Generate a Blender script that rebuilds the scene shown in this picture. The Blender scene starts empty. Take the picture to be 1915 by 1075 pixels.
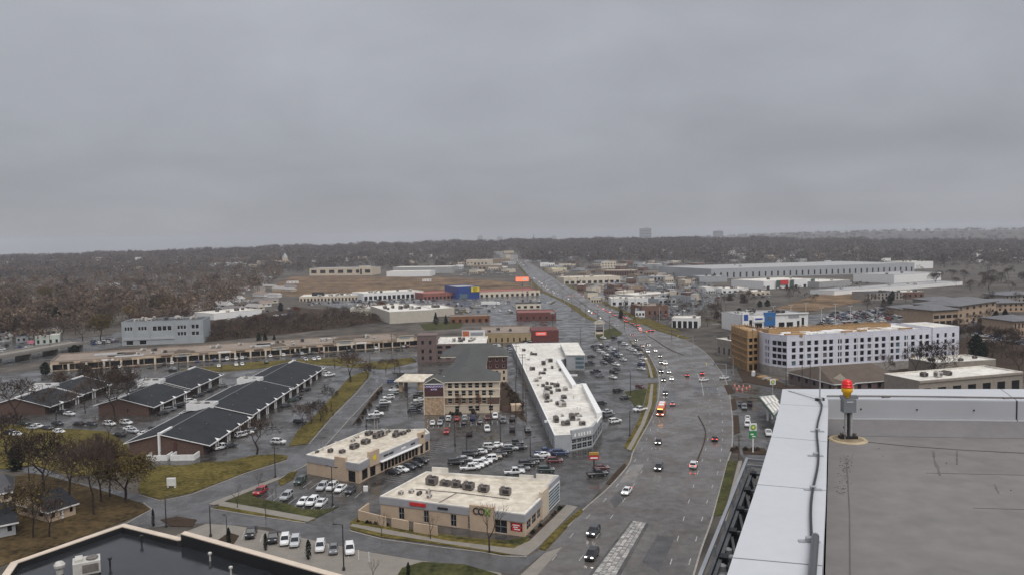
import bpy, math, random
import numpy as np
from mathutils import Vector, Matrix
R = random.Random(7)
scene = bpy.context.scene
col = scene.collection
rad = math.radians

# ---------------------------------------------------------------- camera
F, CX, CY, CH = 1450.0, 957.5, 537.5, 62.0
PITCH, ROLL = math.atan((CY - 453.0) / F), math.atan(0.0165)
_f = Vector((0, math.cos(PITCH), -math.sin(PITCH)))
_r0, _u0 = Vector((1, 0, 0)), Vector((0, math.sin(PITCH), math.cos(PITCH)))
_r = _r0 * math.cos(ROLL) - _u0 * math.sin(ROLL)
_u = _r0 * math.sin(ROLL) + _u0 * math.cos(ROLL)
EYE = Vector((0, 0, CH))
cam = bpy.data.cameras.new('camera')
cam.lens = F / 1915.0 * 36.0
cam.sensor_width = 36.0
cam.clip_start, cam.clip_end = 0.3, 30000
camo = bpy.data.objects.new('camera', cam)
col.objects.link(camo)
camo.matrix_world = Matrix((( _r.x, _u.x, -_f.x, 0), (_r.y, _u.y, -_f.y, 0), (_r.z, _u.z, -_f.z, CH), (0, 0, 0, 1)))
scene.camera = camo

# ---------------------------------------------------------------- sky, sun, exposure
SUN_EL, SUN_ROT = rad(58), rad(150)
world = bpy.data.worlds.new('World')
scene.world = world
world.use_nodes = True
wt = world.node_tree
wt.nodes.clear()
def wn(t, **k):
    n = wt.nodes.new(t)
    for a, b in k.items(): setattr(n, a, b)
    return n
def wl(a, b): wt.links.new(a, b)
wsky = wn('ShaderNodeTexSky', sky_type='NISHITA')
wsky.sun_disc = False
wsky.sun_elevation, wsky.sun_rotation = SUN_EL, SUN_ROT
wtc = wn('ShaderNodeTexCoord')
wsep = wn('ShaderNodeSeparateXYZ'); wl(wtc.outputs['Generated'], wsep.inputs[0])
def wmath(op, a, b=None, c=None):
    n = wn('ShaderNodeMath', operation=op)
    for i, v in enumerate((a, b, c)):
        if v is None: continue
        if isinstance(v, (int, float)): n.inputs[i].default_value = v
        else: wl(v, n.inputs[i])
    return n.outputs[0]
wz = wmath('MAXIMUM', wsep.outputs['Z'], 0.0)
wden = wmath('ADD', wz, 0.26)
wx = wmath('DIVIDE', wsep.outputs['X'], wden)
wy = wmath('DIVIDE', wsep.outputs['Y'], wden)
wcomb = wn('ShaderNodeCombineXYZ'); wl(wx, wcomb.inputs[0]); wl(wy, wcomb.inputs[1]); wcomb.inputs[2].default_value = 3.7
wnz = wn('ShaderNodeTexNoise'); wnz.inputs['Scale'].default_value = 1.5; wnz.inputs['Detail'].default_value = 6; wnz.inputs['Roughness'].default_value = 0.52; wnz.inputs['Distortion'].default_value = 0.35
wl(wcomb.outputs[0], wnz.inputs['Vector'])
wnz2 = wn('ShaderNodeTexNoise'); wnz2.inputs['Scale'].default_value = 0.5; wnz2.inputs['Detail'].default_value = 3
wl(wcomb.outputs[0], wnz2.inputs['Vector'])
wc1 = wmath('MULTIPLY_ADD', wnz.outputs['Fac'], 0.55, -0.275)
wc2 = wmath('MULTIPLY_ADD', wnz2.outputs['Fac'], 0.4, -0.2)
wc = wmath('ADD', wmath('ADD', wc1, wc2), 1.0)
# overcast dome: brighter towards the zenith
wg = wmath('MULTIPLY_ADD', wz, 1.5, 1.0)
wlum = wmath('MULTIPLY', wmath('MULTIPLY', wc, wg), 0.204)
wrgb = wn('ShaderNodeCombineXYZ')
wl(wmath('MULTIPLY', wlum, 0.965), wrgb.inputs[0]); wl(wmath('MULTIPLY', wlum, 0.995), wrgb.inputs[1]); wl(wmath('MULTIPLY', wlum, 1.085), wrgb.inputs[2])
bg1 = wn('ShaderNodeBackground'); wl(wsky.outputs[0], bg1.inputs['Color']); bg1.inputs['Strength'].default_value = 0.05
bg2 = wn('ShaderNodeBackground'); wl(wrgb.outputs[0], bg2.inputs['Color']); bg2.inputs['Strength'].default_value = 1.0
wmix = wn('ShaderNodeMixShader'); wmix.inputs[0].default_value = 0.94
wl(bg1.outputs[0], wmix.inputs[1]); wl(bg2.outputs[0], wmix.inputs[2])
wout = wn('ShaderNodeOutputWorld'); wl(wmix.outputs[0], wout.inputs['Surface'])

sun = bpy.data.lights.new('sun', 'SUN')
sun.energy, sun.angle, sun.color = 1.5, rad(50), (1.0, 0.97, 0.93)
suno = bpy.data.objects.new('sun', sun); col.objects.link(suno)
_sd = Vector((math.sin(SUN_ROT) * math.cos(SUN_EL), math.cos(SUN_ROT) * math.cos(SUN_EL), math.sin(SUN_EL)))
suno.rotation_euler = _sd.to_track_quat('Z', 'Y').to_euler()
suno.location = (0, 0, 300)

vs = scene.view_settings
vs.view_transform = 'Standard'; vs.look = 'None'; vs.exposure = 0.6; vs.gamma = 1.0; vs.use_curve_mapping = False
scene.render.engine = 'CYCLES'
cy = scene.cycles
cy.max_bounces, cy.diffuse_bounces, cy.glossy_bounces, cy.transmission_bounces, cy.volume_bounces = 6, 2, 2, 3, 1
cy.caustics_reflective = cy.caustics_refractive = False
cy.use_denoising = True

# ---------------------------------------------------------------- terrain and picking points on it
def _ss(t):
    t = max(0.0, min(1.0, t)); return t * t * (3 - 2 * t)
def T(x, y):
    r = math.hypot(x, y)
    if r < 1400: return 0.0
    az = math.degrees(math.atan2(x, max(y, 1e-6)))
    amp = float(np.interp(az, [-60, -33, -25, -15, -2, 9, 17, 26, 34, 60], [20, 26, 35, 48, 55, 54, 48, 34, 25, 20]))
    amp *= 1 + 0.05 * math.sin(az * 1.1 + 0.5) + 0.035 * math.sin(az * 2.9 + 1.0) + 0.02 * math.sin(az * 7.3 + r * 0.002)
    h = amp * _ss((r - 1400) / 1900.0)
    h *= 1 - 0.5 * _ss((r - 3500) / 900.0)
    far = float(np.interp(az, [-60, -10, 0, 10, 17, 25, 34, 60], [18, 24, 36, 58, 78, 92, 88, 70]))
    return (h + (far - h) * _ss((r - 4500) / 1400.0)) * _ss((88 - abs(az)) / 25.0)
def ray(px, py):
    return (_f + _r * ((px - CX) / F) + _u * ((CY - py) / F)).normalized()
def G(px, py, z=0.0):
    """point of the ground (or of the level plane z) seen at this place of the photograph"""
    d = ray(px, py)
    t = (z - CH) / d.z if d.z < -1e-5 else 1e9
    p = EYE + d * t
    if z == 0.0 and math.hypot(p.x, p.y) > 1400:
        t = 1350.0
        while t < 9000:
            p = EYE + d * t
            if p.z <= T(p.x, p.y): break
            t += 6.0
        p.z = T(p.x, p.y)
    return p
def hgt(p, py, px=None):
    """height above p of the point that stands over p and shows at image row py"""
    lo, hi = 0.0, 150.0
    for _ in range(40):
        m = (lo + hi) / 2
        v = Vector((p.x, p.y, p.z + m)) - EYE
        y = CY - F * v.dot(_u) / v.dot(_f)
        if y > py: lo = m
        else: hi = m
    return (lo + hi) / 2
def pix(p):
    v = Vector(p) - EYE
    return CX + F * v.dot(_r) / v.dot(_f), CY - F * v.dot(_u) / v.dot(_f)

# ---------------------------------------------------------------- materials
MATS = {}
def mat(name, rgb, rough=0.8, var=0.12, scale=1.5, metal=0.0, spec=0.5, bump=0.0, rgb2=None, scale2=None, objcol=False, emit=None, estr=0.0, wet=False, rand=0.0, space='pos'):
    if name in MATS: return MATS[name]
    m = bpy.data.materials.new(name); m.use_nodes = True
    nt = m.node_tree; b = nt.nodes['Principled BSDF']
    L = nt.links.new
    b.inputs['Roughness'].default_value = rough
    b.inputs['Metallic'].default_value = metal
    b.inputs['Specular IOR Level'].default_value = spec
    m.diffuse_color = (*rgb, 1)
    if space == 'pos':
        geo = nt.nodes.new('ShaderNodeNewGeometry'); src = geo.outputs['Position']
    else:
        tc = nt.nodes.new('ShaderNodeTexCoord'); src = tc.outputs['Object']
    n1 = nt.nodes.new('ShaderNodeTexNoise'); n1.inputs['Scale'].default_value = scale; n1.inputs['Detail'].default_value = 5; n1.inputs['Roughness'].default_value = 0.6
    L(src, n1.inputs['Vector'])
    fac = n1.outputs['Fac']
    if scale2:
        n2 = nt.nodes.new('ShaderNodeTexNoise'); n2.inputs['Scale'].default_value = scale2; n2.inputs['Detail'].default_value = 4
        L(src, n2.inputs['Vector'])
        ad = nt.nodes.new('ShaderNodeMath'); ad.operation = 'ADD'; L(n1.outputs['Fac'], ad.inputs[0]); L(n2.outputs['Fac'], ad.inputs[1])
        hf = nt.nodes.new('ShaderNodeMath'); hf.operation = 'MULTIPLY'; L(ad.outputs[0], hf.inputs[0]); hf.inputs[1].default_value = 0.5
        fac = hf.outputs[0]
    rp = nt.nodes.new('ShaderNodeValToRGB')
    rp.color_ramp.elements[0].position, rp.color_ramp.elements[1].position = 0.36, 0.64
    c1 = [max(0, c * (1 - var)) for c in rgb]
    c2 = [min(1, c * (1 + var)) for c in (rgb2 or rgb)]
    rp.color_ramp.elements[0].color = (*c1, 1); rp.color_ramp.elements[1].color = (*c2, 1)
    L(fac, rp.inputs[0])
    out = rp.outputs[0]
    if objcol:
        oi = nt.nodes.new('ShaderNodeObjectInfo')
        mx = nt.nodes.new('ShaderNodeMix'); mx.data_type = 'RGBA'; mx.blend_type = 'MULTIPLY'; mx.inputs[0].default_value = 1.0
        L(oi.outputs['Color'], mx.inputs[6]); L(out, mx.inputs[7]); out = mx.outputs[2]
    if rand:
        oi = nt.nodes.new('ShaderNodeObjectInfo')
        mr = nt.nodes.new('ShaderNodeMapRange'); mr.inputs['To Min'].default_value = 1 - rand; mr.inputs['To Max'].default_value = 1 + rand
        L(oi.outputs['Random'], mr.inputs['Value'])
        hs = nt.nodes.new('ShaderNodeHueSaturation'); L(mr.outputs[0], hs.inputs['Value']); L(out, hs.inputs['Color']); out = hs.outputs[0]
    L(out, b.inputs['Base Color'])
    if wet:
        w = nt.nodes.new('ShaderNodeTexNoise'); w.inputs['Scale'].default_value = 0.11; w.inputs['Detail'].default_value = 6; w.inputs['Roughness'].default_value = 0.65
        L(src, w.inputs['Vector'])
        mr = nt.nodes.new('ShaderNodeMapRange'); mr.inputs['From Min'].default_value = 0.42; mr.inputs['From Max'].default_value = 0.58
        mr.inputs['To Min'].default_value = rough * 0.22; mr.inputs['To Max'].default_value = rough * 1.3
        L(w.outputs['Fac'], mr.inputs['Value']); L(mr.outputs[0], b.inputs['Roughness'])
    if bump:
        bp = nt.nodes.new('ShaderNodeBump'); bp.inputs['Strength'].default_value = bump; bp.inputs['Distance'].default_value = 0.05
        L(fac, bp.inputs['Height']); L(bp.outputs[0], b.inputs['Normal'])
    if emit:
        b.inputs['Emission Color'].default_value = (*emit, 1); b.inputs['Emission Strength'].default_value = estr
    MATS[name] = m
    return m

asphalt = mat('asphalt_wet', (0.034, 0.031, 0.028), 0.42, 0.45, 0.045, rgb2=(0.062, 0.057, 0.052), scale2=0.35, wet=True)
road_m = mat('road_surface', (0.10, 0.089, 0.08), 0.45, 0.35, 0.045, scale2=0.5, wet=True)
street_m = mat('street_surface', (0.075, 0.072, 0.07), 0.42, 0.3, 0.05, scale2=0.4, wet=True)
concrete = mat('concrete', (0.215, 0.192, 0.163), 0.75, 0.15, 0.4, scale2=3)
kerb_m = mat('kerb_concrete', (0.27, 0.25, 0.225), 0.75, 0.15, 0.6)
paver_m = mat('median_paver', (0.31, 0.295, 0.275), 0.6, 0.3, 1.6, rand=0.4)
grass_m = mat('winter_grass', (0.055, 0.047, 0.010), 0.95, 0.45, 0.12, rgb2=(0.115, 0.09, 0.026), scale2=0.9, spec=0.1)
green_m = mat('green_grass', (0.03, 0.038, 0.014), 0.95, 0.4, 0.15, rgb2=(0.062, 0.06, 0.022), scale2=0.9, spec=0.1)
brown_m = mat('brown_lawn', (0.038, 0.026, 0.014), 0.95, 0.45, 0.13, rgb2=(0.085, 0.058, 0.026), scale2=0.8, spec=0.1)
field_m = mat('dry_field', (0.07, 0.045, 0.028), 0.95, 0.5, 0.018, rgb2=(0.165, 0.11, 0.064), scale2=0.07, spec=0.1)
soil_m = mat('mulch', (0.05, 0.034, 0.024), 0.95, 0.35, 0.4, scale2=3, spec=0.1)
ground_m = mat('town_ground', (0.05, 0.043, 0.036), 0.9, 0.4, 0.012, rgb2=(0.095, 0.083, 0.07), scale2=0.09, spec=0.2)
paint_w = mat('road_paint_white', (0.42, 0.41, 0.4), 0.6, 0.35, 1.4)
paint_y = mat('road_paint_yellow', (0.5, 0.34, 0.07), 0.6, 0.2, 0.9)
roof_w = mat('white_roof_membrane', (0.60, 0.56, 0.49), 0.6, 0.2, 0.1, rgb2=(0.68, 0.65, 0.59), scale2=0.55)
roof_cr = mat('cream_roof_membrane', (0.53, 0.46, 0.36), 0.6, 0.2, 0.12, rgb2=(0.63, 0.57, 0.47), scale2=0.6)
roof_tan = mat('tan_roof_gravel', (0.24, 0.19, 0.15), 0.85, 0.25, 0.08, scale2=0.6)
roof_gr = mat('grey_roof', (0.34, 0.335, 0.33), 0.7, 0.15, 0.08, scale2=0.7)
roof_dk = mat('dark_roof', (0.05, 0.05, 0.052), 0.6, 0.3, 0.1, scale2=0.8)
shingle = mat('slate_shingle', (0.026, 0.028, 0.032), 0.92, 0.3, 0.2, scale2=1.2, bump=0.3, spec=0.25)
shingle_g = mat('green_grey_shingle', (0.066, 0.067, 0.063), 0.8, 0.22, 0.3, scale2=2.5, bump=0.3)
shingle_br = mat('brown_shingle', (0.095, 0.07, 0.052), 0.85, 0.25, 0.3, scale2=2.5, bump=0.3)
beige = mat('beige_stucco', (0.50, 0.38, 0.27), 0.85, 0.08, 0.4)
beige2 = mat('pale_stucco', (0.56, 0.47, 0.36), 0.85, 0.08, 0.4)
stone_m = mat('tan_stone', (0.40, 0.28, 0.18), 0.9, 0.35, 1.3, bump=0.4)
band_g = mat('grey_blue_band', (0.33, 0.33, 0.35), 0.5, 0.06, 0.5)
grey_w = mat('grey_wall', (0.36, 0.37, 0.38), 0.7, 0.08, 0.4)
blgrey_w = mat('blue_grey_wall', (0.33, 0.355, 0.37), 0.6, 0.06, 0.3)
white_m = mat('white_paint', (0.78, 0.77, 0.75), 0.55, 0.06, 0.8)
cream_m = mat('cream_paint', (0.66, 0.58, 0.46), 0.6, 0.07, 0.8)
brick_m = mat('brown_brick', (0.11, 0.065, 0.05), 0.9, 0.2, 2.0, bump=0.2)
mauve_m = mat('mauve_brick', (0.16, 0.115, 0.105), 0.9, 0.15, 1.0, bump=0.2)
red_m = mat('dark_red_siding', (0.07, 0.026, 0.026), 0.7, 0.12, 1.0)
sign_red = mat('sign_red', (0.55, 0.03, 0.03), 0.5, 0.08, 1.0)
sign_blue = mat('sign_blue', (0.02, 0.07, 0.30), 0.45, 0.08, 0.5)
sign_yel = mat('sign_yellow', (0.8, 0.62, 0.03), 0.5, 0.05, 1.0)
sign_grn = mat('sign_green', (0.02, 0.24, 0.06), 0.5, 0.06, 1.0)
blk_m = mat('black_metal', (0.018, 0.018, 0.02), 0.45, 0.2, 2.0)
steel_m = mat('galvanised_steel', (0.42, 0.43, 0.45), 0.45, 0.1, 2.0, metal=0.5)
pole_m = mat('dark_pole', (0.03, 0.03, 0.032), 0.5, 0.2, 2.0)
lpole_m = mat('grey_pole', (0.33, 0.33, 0.33), 0.5, 0.1, 2.0)
wood_m = mat('utility_pole_wood', (0.09, 0.065, 0.045), 0.9, 0.2, 3.0)
osb_m = mat('osb_board', (0.36, 0.225, 0.108), 0.85, 0.2, 0.7, scale2=5)
wrap_m = mat('white_house_wrap', (0.62, 0.62, 0.69), 0.6, 0.06, 0.5)
block_m = mat('concrete_block', (0.29, 0.265, 0.24), 0.9, 0.18, 0.5)
glass_d = mat('dark_glass', (0.012, 0.014, 0.017), 0.12, 0.3, 0.3)
glass_b = mat('blue_glass', (0.10, 0.15, 0.18), 0.15, 0.3, 0.3)
void_m = mat('painted_room_shade', (0.012, 0.011, 0.011), 0.95, 0.2, 1.0, spec=0.1)  # near-black colour that stands in for the shade of unlit rooms
hvac_m = mat('hvac_casing', (0.15, 0.13, 0.12), 0.6, 0.25, 1.5)
hvac_l = mat('hvac_light', (0.5, 0.48, 0.44), 0.6, 0.12, 1.5)
paint = mat('car_paint', (1, 1, 1), 0.28, 0.0, 1.0, objcol=True)
paint.node_tree.nodes['Principled BSDF'].inputs['Coat Weight'].default_value = 0.5
tyre_m = mat('tyre_rubber', (0.015, 0.015, 0.015), 0.85, 0.1, 4)
rim_m = mat('alloy_rim', (0.4, 0.4, 0.42), 0.35, 0.05, 4, metal=0.8)
head_m = mat('headlamp_glass', (0.8, 0.8, 0.8), 0.2, 0.0, 1)
head_on = mat('headlamp_lit', (0.9, 0.9, 0.85), 0.3, 0.0, 1, emit=(1, 0.93, 0.8), estr=6)
tail_m = mat('tail_lamp_glass', (0.25, 0.01, 0.01), 0.3, 0.0, 1)
tail_on = mat('tail_lamp_lit', (0.6, 0.02, 0.02), 0.3, 0.0, 1, emit=(1, 0.05, 0.03), estr=5)
bark_m = mat('bark', (0.045, 0.034, 0.03), 0.95, 0.25, 2.0, spec=0.1)
twig_l = mat('pale_twigs', (0.092, 0.07, 0.058), 0.95, 0.3, 0.3, spec=0.05, rand=0.4)
twig_m = mat('bare_twigs', (0.062, 0.044, 0.036), 0.95, 0.25, 0.3, spec=0.05, rand=0.3)
twig_r = mat('rusty_twigs', (0.10, 0.045, 0.027), 0.95, 0.25, 0.4, spec=0.05, rand=0.2)
leaf_y = mat('yellow_brown_leaves', (0.085, 0.062, 0.018), 0.9, 0.4, 0.5, rgb2=(0.125, 0.09, 0.03), spec=0.1, rand=0.2)
leaf_g = mat('evergreen_needles', (0.012, 0.02, 0.012), 0.9, 0.35, 0.6, spec=0.1, rand=0.25)
leaf_b = mat('brown_brush', (0.075, 0.055, 0.04), 0.95, 0.35, 0.3, spec=0.05, rand=0.25)
coping_m = mat('coping_metal', (0.50, 0.51, 0.528), 0.42, 0.035, 0.7, scale2=6)
coping_f = mat('parapet_panel', (0.40, 0.405, 0.42), 0.5, 0.05, 0.9)
membrane_m = mat('roof_membrane_grey', (0.168, 0.154, 0.147), 0.62, 0.16, 0.6, scale2=3.5)
pond_m = mat('wet_black_roof', (0.02, 0.022, 0.026), 0.16, 0.25, 0.25, wet=True)

# ---------------------------------------------------------------- helpers
class MB:
    """collects shapes; build() links them as one mesh object"""
    def __init__(s): s.v, s.f, s.m = [], [], []
    def face(s, pts, m=0):
        i = len(s.v); s.v += [tuple(p) for p in pts]; s.f.append(tuple(range(i, i + len(pts)))); s.m.append(m)
    def prism(s, poly, z0, z1, m=0, mt=None, bottom=False):
        """poly: list of (x, y[, z]) anticlockwise seen from above"""
        p = [(q[0], q[1]) for q in poly]
        a = sum(p[i][0] * p[(i + 1) % len(p)][1] - p[(i + 1) % len(p)][0] * p[i][1] for i in range(len(p)))
        if a < 0: p.reverse()
        n = len(p); i = len(s.v)
        s.v += [(x, y, z0) for x, y in p] + [(x, y, z1) for x, y in p]
        for k in range(n):
            j = (k + 1) % n
            s.f.append((i + k, i + j, i + n + j, i + n + k)); s.m.append(m)
        s.f.append(tuple(range(i + n, i + 2 * n))); s.m.append(m if mt is None else mt)
        if bottom: s.f.append(tuple(range(i + n - 1, i - 1, -1))); s.m.append(m)
    def box(s, c, sx, sy, sz, rz=0.0, m=0, mt=None):
        """c: centre of the base"""
        co, si = math.cos(rz), math.sin(rz)
        pl = [(c[0] + x * co - y * si, c[1] + x * si + y * co) for x, y in ((-sx / 2, -sy / 2), (sx / 2, -sy / 2), (sx / 2, sy / 2), (-sx / 2, sy / 2))]
        s.prism(pl, c[2], c[2] + sz, m, mt, True)
    def bar(s, a, b, w, h=None, m=0, n=4, cap=True):
        a, b = Vector(a), Vector(b); d = b - a
        if d.length < 1e-6: return
        d.normalize(); up = Vector((0, 0, 1)) if abs(d.z) < 0.95 else Vector((1, 0, 0))
        x = d.cross(up).normalized(); y = x.cross(d)
        h = h or w; i = len(s.v)
        for e in (a, b):
            for k in range(n):
                t = 2 * math.pi * (k + 0.5) / n
                q = 1 / math.cos(math.pi / 4) if n == 4 else 1.0
                s.v.append(tuple(e + x * (math.cos(t) * w / 2 * q) + y * (math.sin(t) * h / 2 * q)))
        for k in range(n):
            j = (k + 1) % n
            s.f.append((i + k, i + j, i + n + j, i + n + k)); s.m.append(m)
        if cap:
            s.f.append(tuple(range(i + n - 1, i - 1, -1))); s.m.append(m)
            s.f.append(tuple(range(i + n, i + 2 * n))); s.m.append(m)
    def tube(s, pts, r, m=0, n=6):
        for a, b in zip(pts, pts[1:]): s.bar(a, b, 2 * r, None, m, n)
    def lathe(s, c, prof, m=0, n=16):
        i = len(s.v)
        for r, z in prof:
            for k in range(n):
                t = 2 * math.pi * k / n
                s.v.append((c[0] + r * math.cos(t), c[1] + r * math.sin(t), c[2] + z))
        for q in range(len(prof) - 1):
            for k in range(n):
                j = (k + 1) % n
                s.f.append((i + q * n + k, i + q * n + j, i + (q + 1) * n + j, i + (q + 1) * n + k)); s.m.append(m)
        s.f.append(tuple(range(i + (len(prof) - 1) * n, i + len(prof) * n))); s.m.append(m)
    def mesh(s, name, mats, smooth=False):
        me = bpy.data.meshes.new(name)
        me.from_pydata(s.v, [], s.f)
        for q in mats: me.materials.append(q)
        if len(mats) > 1: me.polygons.foreach_set('material_index', s.m)
        if smooth: me.polygons.foreach_set('use_smooth', [True] * len(s.f))
        me.update()
        return me
    def build(s, name, mats, parent=None, loc=None, smooth=False):
        if not isinstance(mats, (list, tuple)): mats = [mats]
        return put(name, s.mesh(name, mats, smooth), parent, loc)
def put(name, me, parent=None, loc=None, rz=None, matrix=None):
    o = bpy.data.objects.new(name, me); col.objects.link(o)
    if parent is not None: o.parent = parent
    if loc is not None: o.location = loc
    if rz is not None: o.rotation_euler = (0, 0, rz)
    if matrix is not None: o.matrix_local = matrix
    return o
def tag(o, label=None, cat=None, group=None, kind=None):
    if label: o['label'] = label
    if cat: o['category'] = cat
    if group: o['group'] = group
    if kind: o['kind'] = kind
    return o
def thing(name, label, cat, loc=(0, 0, 0), rz=0.0, group=None):
    o = bpy.data.objects.new(name, None); col.objects.link(o)
    o.location = loc; o.rotation_euler = (0, 0, rz); o.empty_display_size = 0.5
    return tag(o, label, cat, group)
def copy_tree(o, parent=None):
    c = o.copy(); col.objects.link(c); c.parent = parent
    for ch in o.children: copy_tree(ch, c)
    return c
_ORD = 'first second third fourth fifth sixth seventh eighth ninth tenth eleventh twelfth thirteenth fourteenth fifteenth sixteenth seventeenth eighteenth nineteenth'.split()
_TENS = {2: 'twent', 3: 'thirt', 4: 'fort', 5: 'fift', 6: 'sixt', 7: 'sevent', 8: 'eight', 9: 'ninet'}
def ordw(n):
    if n < 20: return _ORD[n - 1]
    h, n2 = divmod(n, 100)
    pre = ('one-hundred-', 'two-hundred-')[h - 1] if h else ''
    if h and n2 == 0: return pre[:-1] + 'th'
    if n2 < 20: return pre + _ORD[n2 - 1]
    t, u = divmod(n2, 10)
    return pre + (_TENS[t] + 'ieth' if u == 0 else _TENS[t] + 'y-' + _ORD[u - 1])
def text(parent, body, size, p, ux, m, name='lettering', ext=0.05, align='CENTER'):
    """raised letters: p = middle of the base line, ux = reading direction (level), letters stand upright"""
    c = bpy.data.curves.new(name, 'FONT'); c.body = body; c.size = size; c.align_x = align; c.extrude = ext
    c.materials.append(m)
    o = bpy.data.objects.new(name, c); col.objects.link(o)
    x = Vector((ux[0], ux[1], 0)).normalized(); z = Vector((0, 0, 1)); n = x.cross(z)
    M = Matrix(((x.x, z.x, n.x, p[0]), (x.y, z.y, n.y, p[1]), (x.z, z.z, n.z, p[2]), (0, 0, 0, 1)))
    bpy.context.view_layer.update()
    me = bpy.data.meshes.new_from_object(o.evaluated_get(bpy.context.evaluated_depsgraph_get()))
    bpy.data.objects.remove(o); me.name = name
    o = bpy.data.objects.new(name, me); col.objects.link(o)
    if parent is not None:
        o.parent = parent
        M = parent.matrix_world.inverted() @ M
    o.matrix_local = M
    return o

# ---------------------------------------------------------------- ground, roads, lots, lawns
def ground():
    rs = [0, 60, 200, 500, 900, 1200, 1400] + list(range(1500, 4600, 130)) + list(range(4700, 7000, 300))
    na = 144
    v = [(0, 0, 0)]; f = []
    for r in rs[1:]:
        for k in range(na):
            a = 2 * math.pi * k / na
            x, y = r * math.sin(a), r * math.cos(a)
            v.append((x, y, T(x, y) if y > 0 else 0.0))
    for k in range(na): f.append((0, 1 + (k + 1) % na, 1 + k))
    for q in range(len(rs) - 2):
        for k in range(na):
            j = (k + 1) % na; a = 1 + q * na; b = a + na
            f.append((a + k, a + j, b + j, b + k))
    me = bpy.data.meshes.new('ground'); me.from_pydata(v, [], f); me.materials.append(ground_m); me.update()
    return tag(put('ground', me), 'brown and grey winter ground under the whole town', 'ground', kind='structure')
ground()
SHEETN = 0
def sheet(name, px, z, m, label, kerb=None, world=None):
    pts = world or [G(*p) for p in px]
    global SHEETN
    SHEETN += 1; z += 0.0012 * SHEETN
    mb = MB(); mb.prism([(p.x, p.y) for p in pts], -0.05, z)
    o = mb.build(name, m); tag(o, label, kind='structure')
    return o
def strip_poly(pts, w):
    """pts: world points along a line -> outline of a strip of width w"""
    L, Rr = [], []
    for i, p in enumerate(pts):
        a = pts[max(0, i - 1)]; b = pts[min(len(pts) - 1, i + 1)]
        d = Vector((b.x - a.x, b.y - a.y, 0)).normalized(); n = Vector((-d.y, d.x, 0)) * (w / 2)
        L.append(p + n); Rr.append(p - n)
    return L + Rr[::-1]
def line_strip(mb, pts, w, z0, z1, m=0):
    pts = [Vector((p.x, p.y, 0)) for p in pts]
    for a, b in zip(pts, pts[1:]):
        if (b - a).length > 0.05: mb.prism(strip_poly([a, b], w), z0, z1, m)
def smooth_px(px, n=8):
    """Catmull-Rom through ground points of the picked places"""
    P = [G(*p) for p in px]; out = []
    for i in range(len(P) - 1):
        p0, p1, p2, p3 = P[max(0, i - 1)], P[i], P[i + 1], P[min(len(P) - 1, i + 2)]
        for k in range(n):
            t = k / n
            out.append(0.5 * ((2 * p1) + (p2 - p0) * t + (2 * p0 - 5 * p1 + 4 * p2 - p3) * t * t + (3 * p1 - p0 - 3 * p2 + p3) * t ** 3))
    out.append(P[-1]); return out
# big wet asphalt area between the offices and the avenue
sheet('parking_lot', [(-40, 880), (-40, 700), (100, 690), (440, 668), (780, 640), (950, 628), (1064, 585), (1090, 578), (1182, 636), (1232, 705), (1232, 745), (1184, 842), (1092, 952), (1005, 1030), (900, 1030), (714, 1008), (653, 990), (560, 975), (395, 945), (380, 935), (536, 858), (430, 868), (240, 880)], 0.03, asphalt, 'dark wet asphalt between the shops, hotel and offices')
sheet('parking_lot', [(330, 1000), (395, 975), (560, 1002), (690, 1030), (780, 1046), (935, 1068), (960, 1120), (500, 1120), (330, 1040)], 0.03, concrete, 'pale concrete parking strip beside the black-roofed building').name = 'forecourt'
sheet('parking_lot', [(560, 562), (800, 553), (1010, 548), (1075, 556), (1062, 600), (950, 615), (880, 600), (850, 570), (640, 576)], 0.03, street_m, 'wet grey car park before the blue-fronted store')
sheet('parking_lot', [(1075, 545), (1130, 530), (1330, 522), (1340, 560), (1300, 590), (1230, 610), (1160, 580)], 0.03, asphalt, 'far car parks east of the avenue')
sheet('parking_lot', [(1385, 615), (1500, 590), (1700, 570), (1720, 585), (1700, 606), (1500, 625)], 0.03, asphalt, 'dealership car park behind the wrapped apartment block')
sheet('parking_lot', [(1790, 600), (1860, 588), (1960, 590), (1960, 650), (1880, 640)], 0.03, street_m, 'office car park at the east edge')
sheet('parking_lot', [(1372, 830), (1364, 724), (1380, 712), (1460, 716), (1700, 735), (1700, 900), (1420, 900)], 0.03, asphalt, 'fuel station forecourt beside the avenue')
sheet('parking_lot', [(-40, 690), (-40, 640), (210, 628), (230, 645), (100, 672)], 0.03, street_m, 'grey street and lots around the overpass')
# the avenue
LK = [(870, 1180), (955, 1092), (1020, 1032), (1062, 985), (1092, 952), (1140, 910), (1176, 868), (1186, 840), (1219, 780), (1231, 745), (1232, 705), (1222, 679), (1208, 657), (1182, 636), (1158, 620), (1138, 606), (1108, 592), (1086, 577), (1062, 563), (1034, 551), (1010, 538), (994, 522), (984, 511), (972, 496), (961, 486), (944, 469)]
RK = [(952, 469), (984, 487), (1004, 503), (1022, 518), (1040, 528), (1060, 536), (1100, 553), (1136, 573), (1166, 587), (1192, 602), (1222, 616), (1262, 629), (1300, 645), (1328, 668), (1344, 690), (1356, 708), (1364, 735), (1369, 775), (1370, 812), (1368, 840), (1360, 866), (1334, 962), (1312, 1025), (1294, 1085), (1262, 1180)]
LKs, RKs = smooth_px(LK, 4), smooth_px(RK, 4)
road = sheet('road', None, 0.06, road_m, 'wide wet multi-lane avenue curving to the horizon', world=[p for p in LKs + RKs if p.y < 1350 or True][:] if False else LKs + RKs)
def far_lift(o):
    for v in o.data.vertices:
        v.co.z += T(v.co.x, v.co.y)
far_lift(road)
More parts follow.
